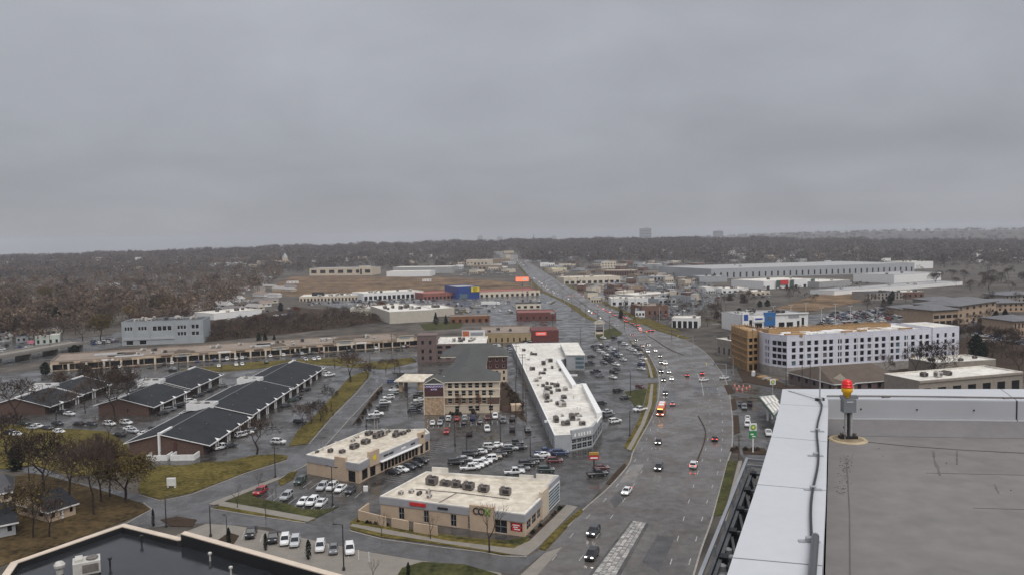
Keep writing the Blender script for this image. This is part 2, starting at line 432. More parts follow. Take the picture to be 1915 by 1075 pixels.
mb = MB(); line_strip(mb, LKs[12:80], 0.35, 0.0, 0.16); line_strip(mb, RKs[30:], 0.35, 0.0, 0.16)
mb.build('kerb', kerb_m, road)
def dashes(px, gap=12.0, length=3.0, w=0.14, m=paint_w, limit=1e9):
    P = smooth_px(px, 10); acc = 0.0; me = None
    b = MB(); b.box((0, 0, 0.03), w, length, 0.006); me = b.mesh('lane_dash', [m])
    for a, c in zip(P, P[1:]):
        L = (c - a).length
        while acc < L:
            q = a + (c - a) * (acc / L); d = c - a
            put('lane_dash', me, road, (q.x, q.y, 0.068), math.atan2(-d.x, d.y))
            acc += gap
        acc -= L
dashes([(1052, 1090), (1130, 985), (1180, 915), (1215, 850), (1233, 790), (1241, 740), (1236, 700), (1218, 664), (1180, 628), (1120, 590)])
dashes([(1000, 1090), (1085, 982), (1140, 925), (1188, 860), (1218, 800), (1229, 752)])
dashes([(1255, 1050), (1298, 905), (1322, 830), (1328, 770), (1322, 725), (1300, 690), (1260, 650)])
dashes([(1290, 1050), (1325, 930), (1346, 868), (1351, 800), (1347, 745), (1333, 705)])
def solid(px, w, m, name='lane_line'):
    b = MB(); line_strip(b, smooth_px(px, 8), w, 0.062, 0.083); return b.build(name, m, road)
b = MB(); line_strip(b, smooth_px([(1296, 880), (1306, 856), (1318, 822), (1318, 802), (1306, 778)], 8), 0.3, 0.0, 0.24); b.build('median_kerb', soil_m, road)
b = MB(); line_strip(b, smooth_px([(1206, 622), (1176, 604), (1150, 590), (1118, 573), (1080, 553), (1056, 541), (1038, 532)], 8), 0.9, 0.0, 0.2); b.build('median_kerb', soil_m, road)
b = MB(); line_strip(b, smooth_px([(1278, 664), (1250, 652), (1226, 636), (1212, 628)], 8), 0.6, 0.0, 0.22); b.build('median_kerb', soil_m, road)
patch_d = mat('patch_dark', (0.055, 0.052, 0.05), 0.35, 0.3, 0.3, wet=True); patch_l = mat('patch_pale', (0.16, 0.145, 0.13), 0.5, 0.25, 0.3, wet=True)
for k_, (q_, m_) in enumerate((([(1330, 838), (1368, 838), (1362, 862), (1322, 862)], patch_d), ([(1290, 906), (1350, 906), (1336, 950), (1276, 950)], patch_d), ([(1326, 768), (1350, 768), (1352, 782), (1326, 782)], patch_l), ([(1262, 960), (1300, 962), (1282, 1020), (1240, 1018)], patch_l), ([(1060, 1020), (1100, 985), (1128, 990), (1090, 1030)], patch_d), ([(1180, 868), (1204, 868), (1186, 902), (1158, 902)], patch_l), ([(1244, 730), (1262, 730), (1266, 760), (1248, 762)], patch_d), ([(1192, 640), (1214, 652), (1224, 668), (1206, 660)], patch_d), ([(1300, 720), (1340, 722), (1344, 736), (1300, 734)], patch_d), ([(1140, 935), (1160, 915), (1176, 925), (1150, 950)], patch_d), ([(1200, 1050), (1230, 1000), (1262, 1005), (1232, 1070)], patch_d), ([(1128, 596), (1150, 606), (1140, 608), (1120, 598)], patch_l))):
    b = MB(); b.prism([G(*p_) for p_ in q_], 0.0, 0.0635 + 0.0015 * k_); b.build('road_patch', m_, road)
solid([(1316, 740), (1311, 714), (1300, 690)], 0.18, paint_w, 'edge_line')
# concrete gutter panels at the mouth of the side street
sheet('gutter_pan', [(955, 1092), (1018, 1034), (1052, 1022), (990, 1092)], 0.066, concrete, 'pinkish concrete gutter at the street mouth')
# the block-paved median
MP = [(1082, 1100), (1180, 974), (1213, 979), (1146, 1100)]
med = sheet('median', MP, 0.14, asphalt, 'raised paved median of pale stone blocks')
a, b, c, d = [G(*p) for p in MP]
bm_ = MB(); bm_.box((0, 0, 0), 0.94, 0.94, 0.05); pm = bm_.mesh('paver', [paver_m])
NR = 46
for i in range(NR):
    t = (i + 0.5) / NR
    l, r = a + (b - a) * t, d + (c - d) * t
    dd = ((b + c) - (a + d)).normalized(); n = 4
    stp = (b - a).length / NR
    for k in range(n):
        q = l + (r - l) * (0.12 + 0.76 * (k + 0.5) / n)
        o = put('paver', pm, med, (q.x, q.y, 0.165 + R.uniform(0, 0.02)), math.atan2(-dd.x, dd.y))
        o.scale = ((r - l).length * 0.72 / n, stp * 0.86, 1)
# side streets
S1 = [(985, 1041), (940, 1040), (900, 1032), (830, 1024), (714, 1008), (653, 990), (571, 978), (462, 962), (395, 951), (395, 941), (522, 895), (570, 871), (619, 822), (651, 786), (690, 745), (716, 717), (740, 700), (718, 690), (696, 700), (668, 733), (623, 778), (578, 830), (540, 860), (461, 884), (360, 924), (300, 937), (262, 925), (133, 899), (85, 874), (60, 862), (40, 880), (133, 915), (268, 940), (284, 952), (230, 982), (0, 1070), (40, 1075), (260, 990), (330, 980), (395, 979), (499, 986), (562, 1004), (680, 1030), (770, 1045), (860, 1058), (934, 1070), (965, 1075), (1030, 1024)]
street = sheet('street', S1, 0.055, street_m, 'wet side street past the shops and offices')
mb = MB()
for seg in ([(985, 1041), (940, 1040), (900, 1032), (830, 1024), (714, 1008), (653, 992)], [(571, 978), (462, 962), (395, 951)], [(522, 895), (570, 871), (619, 822), (651, 786), (716, 717)], [(696, 700), (668, 733), (623, 778), (578, 830)], [(540, 860), (461, 884), (360, 924), (300, 937), (262, 925)], [(268, 940), (284, 952), (230, 982)]):
    line_strip(mb, [G(*p) for p in seg], 0.3, 0.0, 0.15)
mb.build('kerb', kerb_m, street)
es = sheet('street', [(1344, 690), (1356, 712), (1420, 714), (1700, 722), (1915, 730), (1915, 716), (1700, 712), (1480, 712), (1400, 698), (1378, 688)], 0.055, street_m, 'street running east below the apartment block')
ws = sheet('street', [(1062, 600), (1170, 632), (1150, 640), (1060, 632), (950, 630), (950, 622)], 0.055, street_m, 'cross street behind the long white-roofed mall')
fs = sheet('street', [(-30, 664), (100, 652), (240, 628), (330, 595), (430, 552), (520, 520), (560, 512), (548, 508), (500, 520), (400, 552), (300, 592), (200, 628), (90, 645), (-30, 655)], 0.055, street_m, 'far grey street running past the brown field')
# lawns, verges, beds
def lawn(px, m, label, name='lawn', z=0.13): return sheet(name, px, z, m, label)
lawn([(258, 915), (268, 882), (300, 870), (345, 870), (380, 864), (430, 862), (470, 852), (515, 849), (538, 852), (536, 858), (458, 883), (358, 921), (300, 933), (264, 924)], grass_m, 'yellow-green winter lawn before the brick office end')
lawn([(540, 834), (556, 806), (582, 784), (640, 720), (654, 704), (688, 692), (692, 700), (664, 733), (619, 778), (574, 830)], grass_m, 'long yellowish verge between office car park and street')
lawn([(658, 796), (700, 735), (712, 722), (716, 724), (684, 768), (664, 792)], soil_m, 'mulched verge beside the hotel car park')
lawn([(416, 940), (472, 918), (482, 932), (535, 941), (564, 952), (604, 953), (634, 947), (590, 969)], green_m, 'green corner lawn of the small car park')
lawn([(398, 950), (418, 942), (590, 972), (560, 976), (470, 962)], grass_m, 'narrow verge between pavement and side street', z=0.12)
sheet('sidewalk', [(390, 943), (405, 936), (520, 892), (526, 895), (418, 938), (590, 969), (575, 976), (412, 946)], 0.15, concrete, 'pale pavement round the corner lawn')
lawn([(520, 900), (540, 884), (556, 880), (548, 896), (525, 908)], grass_m, 'small verge by the drive-through kerb', z=0.14)
lawn([(655, 976), (672, 966), (720, 982), (800, 995), (880, 1006), (930, 1010), (965, 1016), (985, 1004), (992, 1010), (965, 1036), (940, 1037), (850, 1022), (714, 1004), (656, 990)], grass_m, 'patchy lawn in front of the beige corner shop')
lawn([(700, 978), (800, 998), (930, 1014), (990, 1003), (975, 1020), (880, 1010), (760, 994)], green_m, 'greener strip under the corner shop wall', z=0.145)
sheet('sidewalk', [(654, 984), (660, 980), (720, 990), (840, 1012), (960, 1026), (990, 1012), (1060, 944), (1080, 948), (1006, 1024), (985, 1040), (950, 1036), (840, 1018), (716, 998)], 0.16, concrete, 'pavement round the beige corner shop')
lawn([(1008, 1026), (1030, 1000), (1066, 968), (1086, 951), (1091, 956), (1060, 985), (1020, 1029)], grass_m, 'verge between pavement and avenue by the corner shop')
lawn([(990, 1003), (1020, 975), (1052, 945), (1060, 946), (1030, 972), (1000, 1008)], soil_m, 'planting bed along the shop window', name='planting_bed', z=0.15)
lawn([(1134, 904), (1150, 884), (1168, 866), (1172, 870), (1156, 888), (1140, 906)], soil_m, 'brown kerbed island at the mall entrance', name='planting_bed')
lawn([(1166, 836), (1192, 790), (1204, 760), (1210, 730), (1212, 716), (1229, 716), (1228, 745), (1214, 782), (1186, 840), (1178, 843)], grass_m, 'verge with footpath along the avenue')
sheet('sidewalk', [(1172, 840), (1198, 794), (1212, 755), (1217, 718), (1222, 718), (1219, 757), (1205, 795), (1180, 842)], 0.16, concrete, 'footpath along the avenue verge')
lawn([(1212, 706), (1211, 690), (1198, 660), (1176, 638), (1184, 638), (1206, 660), (1221, 685), (1229, 705)], grass_m, 'upper verge with footpath along the avenue')
sheet('sidewalk', [(1217, 706), (1211, 682), (1198, 659), (1180, 640), (1184, 639), (1203, 660), (1216, 683), (1222, 706)], 0.16, concrete, 'upper footpath along the avenue')
lawn([(1168, 732), (1210, 726), (1204, 752), (1194, 770), (1182, 752)], green_m, 'green triangle at the mall car park edge')
lawn([(1361, 862), (1379, 862), (1368, 905), (1352, 962), (1334, 966)], green_m, 'long green verge beside the fuel station approach')
sheet('sidewalk', [(1381, 862), (1388, 862), (1372, 925), (1358, 975), (1352, 970), (1368, 912)], 0.16, concrete, 'footpath east of the avenue')
for q, nm in (([(1354, 720), (1366, 719), (1374, 734), (1362, 738)], 'by the road works'), ([(1366, 747), (1375, 745), (1379, 764), (1369, 767)], 'before the silver car pumps'), ([(1371, 777), (1381, 776), (1384, 808), (1373, 812)], 'beside the white car at the fuel station'), ([(1366, 838), (1382, 836), (1384, 846), (1368, 847)], 'west of the fuel price sign'), ([(1388, 838), (1430, 838), (1436, 850), (1390, 848)], 'under the fuel price sign')):
    lawn(q, soil_m, 'brown planted island ' + nm, name='planting_bed')
lawn([(735, 1090), (752, 1062), (790, 1051), (870, 1056), (930, 1074), (950, 1095)], green_m, 'small green lawn beside the concrete forecourt')
lawn([(-20, 900), (60, 885), (90, 890), (180, 914), (266, 942), (282, 952), (228, 976), (-20, 1066)], brown_m, 'leaf-strewn brown lawn round the bungalows')
lawn([(-20, 880), (-20, 790), (90, 800), (200, 806), (238, 830), (250, 862), (240, 880), (140, 890), (60, 870)], grass_m, 'winter lawn west of the brick offices', z=0.09)
lawn([(300, 972), (330, 966), (368, 972), (360, 985), (320, 984)], soil_m, 'oval planting bed at the street corner', name='planting_bed')
lawn([(405, 1012), (428, 996), (447, 1002), (436, 1018)], soil_m, 'diamond planting bed in the forecourt', name='planting_bed')
lawn([(340, 690), (480, 676), (560, 672), (650, 668), (680, 672), (640, 684), (560, 680), (470, 690), (330, 702)], grass_m, 'strip of dry grass south of the tan mall', z=0.1)
lawn([(640, 686), (660, 680), (700, 676), (770, 668), (780, 676), (720, 690), (690, 688)], grass_m, 'dry grass corner by the tan mall entrance', z=0.1)
lawn([(785, 606), (850, 600), (866, 604), (862, 613), (795, 618)], green_m, 'green bank above the tan mall')
lawn([(1120, 636), (1110, 622), (1150, 612), (1166, 622), (1150, 632)], green_m, 'green corner under the arched mall sign')
lawn([(1160, 600), (1200, 606), (1280, 622), (1260, 614), (1210, 594)], grass_m, 'verge east of the avenue')
lawn([(920, 760), (945, 712), (968, 740), (985, 790), (965, 775), (940, 768)], soil_m, 'weedy slope behind the hotel')
def field(px, m, label, name='field', z=0.12):
    o = sheet(name, px, z, m, label); far_lift(o); return o
field([(505, 552), (522, 528), (545, 518), (600, 516), (850, 519), (985, 530), (996, 538), (985, 546), (790, 544), (560, 554)], field_m, 'bare brown building plot terraced above the shops')
field([(1395, 597), (1450, 577), (1500, 560), (1530, 551), (1660, 543), (1650, 556), (1560, 574), (1480, 590), (1420, 600)], field_m, 'brown grass bank behind the dealership')
field([(380, 640), (500, 628), (640, 612), (720, 600), (700, 585), (560, 575), (390, 600)], soil_m, 'brushy slope behind the tan mall')
field([(1660, 700), (1790, 640), (1870, 600), (1915, 620), (1915, 700)], soil_m, 'rough bank east of the apartment block')
field([(1390, 714), (1378, 690), (1400, 694), (1480, 722), (1700, 704), (1720, 712), (1480, 730)], soil_m, 'muddy building site apron')
# pale bare terraces cut into the brown plot
for q in ([(510, 540), (800, 534), (800, 536), (515, 543)], [(540, 529), (900, 527), (900, 528.5), (545, 531)]):
    sheet('field', q, 0.2, soil_m, 'dark cut terrace across the brown plot')
# stall lines
sl = MB(); sl.box((0, 0, 0.02), 0.12, 5.2, 0.006); stall_me = sl.mesh('stall_line', [paint_w])
def stalls(p0, p1, n, hd, parent=None, off=0.0):
    a, b = G(*p0), G(*p1)
    for i in range(n + 1):
        q = a + (b - a) * (i / n)
        put('stall_line', stall_me, lots, (q.x, q.y, 0.036), hd)

def off_line(P, o):
    out = []
    for i, p in enumerate(P):
        a, b = P[max(0, i - 1)], P[min(len(P) - 1, i + 1)]; d = Vector((b.x - a.x, b.y - a.y, 0)).normalized()
        out.append(p + Vector((-d.y, d.x, 0)) * o)
    return out
for P_, o_, a_, b_, lb_ in ((LKs, 4.5, 62, 84, 'west'), (RKs, 4.5, 14, 46, 'east'), (LKs, 4.5, 86, 99, 'upper west')):
    seg = off_line(P_, o_)[a_:b_]
    v_ = sheet('verge', None, 0.12, grass_m, 'dry grass verge along the %s side of the far avenue' % lb_, world=strip_poly(seg, 5.0)); far_lift(v_)
rs_ = random.Random(21)
for k_ in range(46):
    if k_ < 30: y_ = rs_.uniform(520, 608); x_ = 944 + (y_ - 470) * 1.62 + 14 + rs_.uniform(0, 190)
    else: y_ = rs_.uniform(560, 600); x_ = rs_.uniform(820, 1040)
    p_ = G(x_, y_); a_ = rs_.uniform(-0.3, 0.3) + rs_.choice((0, 1.57)); L_ = rs_.uniform(10, 40); d_ = Vector((math.cos(a_), math.sin(a_), 0))
    sheet('verge', None, 0.10, rs_.choice((grass_m, soil_m, brown_m, concrete)), 'narrow planted strip among the far car parks', world=strip_poly([p_ - d_ * L_ / 2, p_ + d_ * L_ / 2], rs_.uniform(2, 5)))
lots = bpy.data.objects['parking_lot']
roof_mg = mat('charcoal_roof', (0.13, 0.13, 0.135), 0.75, 0.18, 0.2, scale2=1.0)
# ---------------------------------------------------------------- building kit
def V2(p): return Vector((p[0], p[1], 0))
def ccw(P):
    a = sum(P[i].x * P[(i + 1) % len(P)].y - P[(i + 1) % len(P)].x * P[i].y for i in range(len(P)))
    return P if a > 0 else P[::-1]
def inset(P, d):
    out = []; n = len(P)
    for i in range(n):
        a, b, c = P[i - 1], P[i], P[(i + 1) % n]
        e1, e2 = (b - a).normalized(), (c - b).normalized()
        n1, n2 = Vector((-e1.y, e1.x, 0)), Vector((-e2.y, e2.x, 0))
        k = n1 + n2
        out.append(b + k * (d / max(0.3, k.dot(n1))))
    return out
def wallface(mb, a, b, z0, z1, ops=(), m=0, dep=0.22):
    """a wall from a to b (seen from outside a is on the left) with openings (u0,u1,v0,v1) cut through it"""
    d = V2(b - a); L = d.length; d = d / L; nin = Vector((-d.y, d.x, 0))
    ops = [o for o in ops if o[1] <= L + 0.01]
    us = sorted({0.0, L, *[o[0] for o in ops], *[o[1] for o in ops]})
    vs_ = sorted({z0, z1, *[o[2] for o in ops], *[o[3] for o in ops]})
    def P(u, v, w=0.0):
        q = a + d * u + nin * w; return (q.x, q.y, v)
    for i in range(len(us) - 1):
        for j in range(len(vs_) - 1):
            cu, cv = (us[i] + us[i + 1]) / 2, (vs_[j] + vs_[j + 1]) / 2
            if any(o[0] < cu < o[1] and o[2] < cv < o[3] for o in ops): continue
            mb.face([P(us[i], vs_[j]), P(us[i + 1], vs_[j]), P(us[i + 1], vs_[j + 1]), P(us[i], vs_[j + 1])], m)
    for u0, u1, v0, v1 in [o[:4] for o in ops]:
        for q in (((u0, v0), (u1, v0)), ((u1, v0), (u1, v1)), ((u1, v1), (u0, v1)), ((u0, v1), (u0, v0))):
            (s, t), (x, y) = q
            mb.face([P(s, t), P(s, t, dep), P(x, y, dep), P(x, y)], m)
_wm = {}
def window(parent, a, b, o, glass=glass_d, frame=None, dep=0.2, name='window', bars=(0, 0), sub=True):
    d = V2(b - a).normalized(); nin = Vector((-d.y, d.x, 0))
    w, h = round(o[1] - o[0], 2), round(o[3] - o[2], 2)
    k = (w, h, glass.name)
    if k not in _wm:
        q = MB(); q.face([(-w / 2 - 0.02, 0, -h / 2 - 0.02), (w / 2 + 0.02, 0, -h / 2 - 0.02), (w / 2 + 0.02, 0, h / 2 + 0.02), (-w / 2 - 0.02, 0, h / 2 + 0.02)])
        q.face([(-w / 2 - 0.02, 0.05, h / 2 + 0.02), (w / 2 + 0.02, 0.05, h / 2 + 0.02), (w / 2 + 0.02, 0.05, -h / 2 - 0.02), (-w / 2 - 0.02, 0.05, -h / 2 - 0.02)])
        _wm[k] = q.mesh('window_pane', [glass])
    c = a + d * ((o[0] + o[1]) / 2) + nin * dep
    ob = put(name, _wm[k], parent, (c.x, c.y, (o[2] + o[3]) / 2), math.atan2(d.y, d.x))
    if frame:
        k2 = (w, h, bars, frame.name)
        if k2 not in _wm:
            q = MB(); t = 0.09
            for x in [-w / 2 + t / 2, w / 2 - t / 2] + [w * (i + 1) / (bars[0] + 1) - w / 2 for i in range(bars[0])]: q.box((x, -0.04, -h / 2), t, 0.07, h)
            for z in [-h / 2, h / 2 - t] + [h * (i + 1) / (bars[1] + 1) - h / 2 - t / 2 for i in range(bars[1])]: q.box((0, -0.045, z), w, 0.06, t)
            _wm[k2] = q.mesh('window_frame', [frame])
        put('frame', _wm[k2], ob)
    return ob
def rowops(L, z0, z1, n, frac=0.5, u0=0.0, u1=None):
    u1 = L if u1 is None else u1; p = (u1 - u0) / n
    return [(u0 + p * (i + 0.5 - frac / 2), u0 + p * (i + 0.5 + frac / 2), z0, z1) for i in range(n)]
def _rtu():
    q = MB(); q.box((0, 0, 0.25), 2.2, 1.5, 1.15, m=0); q.box((0, 0, 0), 1.9, 1.2, 0.25, m=1)
    q.box((0.3, -0.77, 0.45), 1.3, 0.04, 0.75, m=1); q.box((-1.11, 0, 0.45), 0.04, 1.1, 0.7, m=1)
    q.lathe((0.45, 0, 1.4), [(0.5, 0), (0.5, 0.16), (0.42, 0.17), (0.1, 0.12)], 1, 10)
    q.box((-0.6, 0, 1.4), 0.6, 1.0, 0.28, m=0)
    return q
_rtu_me = [_rtu().mesh('rooftop_unit', [hvac_m, blk_m]), _rtu().mesh('rooftop_unit', [hvac_l, hvac_m])]
def rtu(parent, p, s=1.0, rz=0.0, k=0):
    o = put('rooftop_unit', _rtu_me[k], parent, p, rz); o.scale = (s * R.uniform(0.75, 1.3), s * R.uniform(0.8, 1.25), s * R.uniform(0.65, 1.15)); return o
def _vent():
    q = MB(); q.lathe((0, 0, 0), [(0.12, 0), (0.12, 0.7), (0.22, 0.75), (0.22, 0.9), (0.05, 1.0)], 0, 8); return q.mesh('roof_vent', [hvac_l])
_vent_me = _vent(); _vent_dk = _vent_me.copy(); _vent_dk.materials[0] = hvac_m
class B:
    """a building: root Empty plus walls, parapet, roof"""
    def __init__(s, name, label, cat, P, h, wall, roof, par=0.55, ops=None, glass=glass_d, frame=None, units=0, band=None, us=1.0, uk=0, cap=None, group=None, z=None, wname='window', bars=(0, 0), gl=None, dep=0.2, vents=0):
        P = ccw([V2(p) for p in P]); c = sum(P, Vector()) / len(P)
        z = T(c.x, c.y) if z is None else z
        s.c = Vector((c.x, c.y, z)); s.P = [p - V2(c) for p in P]; s.h = h
        s.root = thing(name, label, cat, s.c, 0, group)
        Q = s.P; n = len(Q); mb = MB(); ops = ops or {}
        for i in range(n): wallface(mb, Q[i], Q[(i + 1) % n], -0.3, h, ops.get(i, ()), dep=dep)
        mb.build('wall', wall, s.root)
        for i, lst in ops.items():
            for o in lst: window(s.root, Q[i], Q[(i + 1) % n], o, (o[4] if len(o) > 4 else glass), frame, dep - 0.02, wname, bars)
        I = inset(Q, 0.4)
        if roof:
            mb = MB(); mb.face([(p.x, p.y, h - par) for p in I]); mb.build('roof', roof, s.root)
            mb = MB()
            O2 = inset(Q, -0.06)
            for i in range(n):
                j = (i + 1) % n
                mb.face([(O2[i].x, O2[i].y, h + 0.06), (O2[j].x, O2[j].y, h + 0.06), (I[j].x, I[j].y, h + 0.06), (I[i].x, I[i].y, h + 0.06)])
                mb.face([(I[j].x, I[j].y, h + 0.06), (I[j].x, I[j].y, h - par - 0.02), (I[i].x, I[i].y, h - par - 0.02), (I[i].x, I[i].y, h + 0.06)][::-1])
                mb.face([(O2[i].x, O2[i].y, h - 0.15), (O2[j].x, O2[j].y, h - 0.15), (O2[j].x, O2[j].y, h + 0.06), (O2[i].x, O2[i].y, h + 0.06)])
            mb.build('parapet', cap or roof, s.root)
        if band:
            O1 = inset(Q, -0.14); mb = MB()
            for i in range(n):
                j = (i + 1) % n
                z0, z1 = band[0], band[1]
                mb.face([(O1[i].x, O1[i].y, z0), (O1[j].x, O1[j].y, z0), (O1[j].x, O1[j].y, z1), (O1[i].x, O1[i].y, z1)])
                mb.face([(Q[i].x, Q[i].y, z0), (Q[j].x, Q[j].y, z0), (O1[j].x, O1[j].y, z0), (O1[i].x, O1[i].y, z0)])
                mb.face([(O1[i].x, O1[i].y, z1), (O1[j].x, O1[j].y, z1), (Q[j].x, Q[j].y, z1), (Q[i].x, Q[i].y, z1)])
            mb.build('fascia', band[2], s.root)
        if units and n == 4:
            for k in range(units):
                u, v = R.uniform(0.12, 0.88), R.uniform(0.2, 0.8)
                p = (Q[0] * (1 - u) + Q[1] * u) * (1 - v) + (Q[3] * (1 - u) + Q[2] * u) * v
                rtu(s.root, (p.x, p.y, h - par), us * R.uniform(0.8, 1.2), math.atan2((Q[1] - Q[0]).y, (Q[1] - Q[0]).x) + R.choice((0, 0, math.pi / 2)), uk if R.random() < 0.7 else 1 - uk)
            for k in range(vents):
                u, v = R.uniform(0.08, 0.92), R.uniform(0.1, 0.9)
                p = (Q[0] * (1 - u) + Q[1] * u) * (1 - v) + (Q[3] * (1 - u) + Q[2] * u) * v
                put('roof_vent', _vent_me, s.root, (p.x, p.y, h - par))
    def L(s, i): return (s.P[(i + 1) % len(s.P)] - s.P[i]).length
    def at(s, i, u, out=0.0, z=0.0):
        a, b = s.P[i], s.P[(i + 1) % len(s.P)]; d = (b - a).normalized()
        q = a + d * u + Vector((d.y, -d.x, 0)) * out
        return Vector((q.x, q.y, z))
    def dirn(s, i): return (s.P[(i + 1) % len(s.P)] - s.P[i]).normalized()
    def loc(s, p): return Vector(p) - s.c
    def panel(s, i, u0, u1, z0, z1, m, out=0.15, name='sign_panel', back=0.0):
        a, b = s.at(i, u0, -back), s.at(i, u1, -back); c, d = s.at(i, u1, out), s.at(i, u0, out)
        mb = MB(); mb.prism([a, d, c, b], z0, z1, bottom=True); return mb.build(name, m, s.root)
    def text(s, i, u, z, body, size, m, out=0.2):
        p = s.at(i, u, out, z); return text(s.root, body, size, Vector(p) + s.c, s.dirn(i), m)
def rect_px(A, Bq, depth, z=0.0):
    a, b = G(*A), G(*Bq); zz = a.z; a, b = V2(a), V2(b); d = (b - a).normalized(); n = Vector((-d.y, d.x, 0))
    return [a, b, b + n * depth, a + n * depth], zz
def blk(name, label, A, Bq, depth, top, wall, roof, cat='building', rows=(), srows=(), h=None, **k):
    """flat-roofed block; A, Bq: the picked feet of its front corners; top: image row of the roof edge over A"""
    P, zz = rect_px(A, Bq, depth)
    hh = h or hgt(G(*A), top)
    L = (P[1] - P[0]).length; ops = {0: []}
    for z0, z1, n, fr in rows: ops[0] += rowops(L, z0 * hh, z1 * hh, n, fr)
    for z0, z1, n, fr in srows:
        for e in (1, 3): ops.setdefault(e, []); ops[e] += rowops(depth, z0 * hh, z1 * hh, n, fr)
    return B(name, label, cat, P, hh, wall, roof, ops=ops, z=zz, **k)
def hip(mb, q, ze, zr, ins, over=0.6, m=0, mg=None):
    """q: four corners, ridge runs along q0->q1"""
    q = inset(q, -over)
    e0, e1 = (q[0] + q[3]) / 2, (q[1] + q[2]) / 2; d = (e1 - e0).normalized()
    r0, r1 = e0 + d * ins, e1 - d * ins
    z = lambda p, h: (p.x, p.y, h)
    mb.face([z(q[0], ze), z(q[1], ze), z(r1, zr), z(r0, zr)], m)
    mb.face([z(q[2], ze), z(q[3], ze), z(r0, zr), z(r1, zr)], m)
    mg = m if mg is None else mg
    mb.face([z(q[1], ze), z(q[2], ze), z(r1, zr)], mg)
    mb.face([z(q[3], ze), z(q[0], ze), z(r0, zr)], mg)
    mb.face([z(p, ze) for p in q[::-1]], m)
    for i in range(4):
        a, b = q[i], q[(i + 1) % 4]
        mb.face([z(a, ze - 0.35), z(b, ze - 0.35), z(b, ze), z(a, ze)], 2 if mg == 1 or m == 0 else m)

# ---------------------------------------------------------------- the corner shop with the COX sign
RT = lambda x, y, h: V2(G(x, y, h))
H1 = 4.9
P = [RT(711, 927, H1), RT(981, 961, H1), RT(1046, 897, H1), RT(797, 881, H1)]
L0 = (P[1] - P[0]).length; L1 = (P[2] - P[1]).length
op0 = [(L0 * u, L0 * v, 0.2, 2.9) for u, v in ((0.135, 0.175), (0.315, 0.352), (0.505, 0.545), (0.625, 0.655))]
op0 += [(L0 * 0.80, L0 * 0.885, 0.15, 3.0), (L0 * 0.905, L0 * 0.985, 0.9, 2.9)]
op1 = [(L1 * u, L1 * v, 0.9, 2.9) for u, v in ((0.05, 0.16), (0.19, 0.30), (0.33, 0.42))]
cox = B('corner_shop', 'beige corner shop with grey fascia, white roof and COX lettering beside the avenue', 'shop', P, H1, beige, roof_cr, ops={0: op0, 1: op1}, frame=steel_m, bars=(1, 1), band=(3.15, 4.75, band_g), cap=roof_w)
cox.panel(0, L0 * 0.64, L0 * 0.805, 0, 5.6, beige, 0.35, 'sign_tower', 0.5)
xs = cox.at(0, L0 * 0.722, 0.42, 3.75) + cox.c
cdk = mat('letter_navy', (0.012, 0.02, 0.04), 0.4, 0, 1)
cgr = mat('letter_green', (0.16, 0.42, 0.03), 0.4, 0, 1)
d0 = cox.dirn(0)
for ch, du, mm in (('C', -1.35, cdk), ('O', 0.0, cdk), ('X', 1.4, cgr)):
    text(cox.root, ch, 2.1, xs + d0 * du, d0, mm, ext=0.08)
cox.panel(1, L1 * 0.44, L1 * 0.625, 0, 6.2, beige2, 0.35, 'sign_tower', 0.5)
cox.panel(1, L1 * 0.625, L1 * 0.99, 4.9, 6.1, band_g, 0.1, 'fascia', 0.4)
cox.panel(1, L1 * 0.635, L1 * 0.985, 0.1, 4.88, white_m, 0.16, 'louvre_frame')
for k in range(6): cox.panel(1, L1 * 0.65, L1 * 0.97, 0.45 + 0.72 * k, 0.95 + 0.72 * k, glass_b, 0.2, 'glass_strip', -0.1)
for u_, z_, w_ in ((0.921, 2.2, 0.045), (0.925, 1.75, 0.03), (0.93, 1.3, 0.038)): cox.panel(0, L0 * u_, L0 * (u_ + w_), z_, z_ + 0.22, white_m, 0.0, 'poster_strip', 0.05)
cox.panel(2, 0.2, L0 * 0.16, 4.6, 6.1, roof_w, 0.1, 'parapet', 0.3); cox.panel(2, L0 * 0.18, L0 * 0.28, 4.6, 5.7, roof_w, 0.1, 'parapet', 0.3); cox.panel(2, L0 * 0.8, L0 * 0.92, 4.6, 6.2, roof_w, 0.1, 'parapet', 0.3)
cox.panel(0, L0 * 0.22, L0 * 0.335, 3.75, 4.5, sign_red, 0.3, 'shop_sign'); cox.panel(0, L0 * 0.42, L0 * 0.49, 3.75, 4.2, blk_m, 0.3, 'shop_sign')
cox.panel(0, L0 * 0.915, L0 * 0.975, 1.0, 2.7, sign_red, -0.02, 'window_poster', 0.1)
bx = MB()
a0, b0 = cox.P[0], cox.P[1]
for u, v in ((0.17, 0.62), (0.27, 0.62), (0.355, 0.6), (0.46, 0.56), (0.575, 0.54), (0.74, 0.5)):
    p = (cox.P[0] * (1 - u) + cox.P[1] * u) * (1 - v) + (cox.P[3] * (1 - u) + cox.P[2] * u) * v
    rtu(cox.root, (p.x, p.y, H1 - 0.55), R.uniform(0.95, 1.15), math.atan2(d0.y, d0.x))
for u, v in ((0.08, 0.2), (0.13, 0.28), (0.2, 0.25), (0.24, 0.33), (0.29, 0.2), (0.4, 0.6)):
    p = (cox.P[0] * (1 - u) + cox.P[1] * u) * (1 - v) + (cox.P[3] * (1 - u) + cox.P[2] * u) * v
    rtu(cox.root, (p.x, p.y, H1 - 0.55), 0.55, math.atan2(d0.y, d0.x) + 1.57, R.choice((0, 1)))
mb = MB()
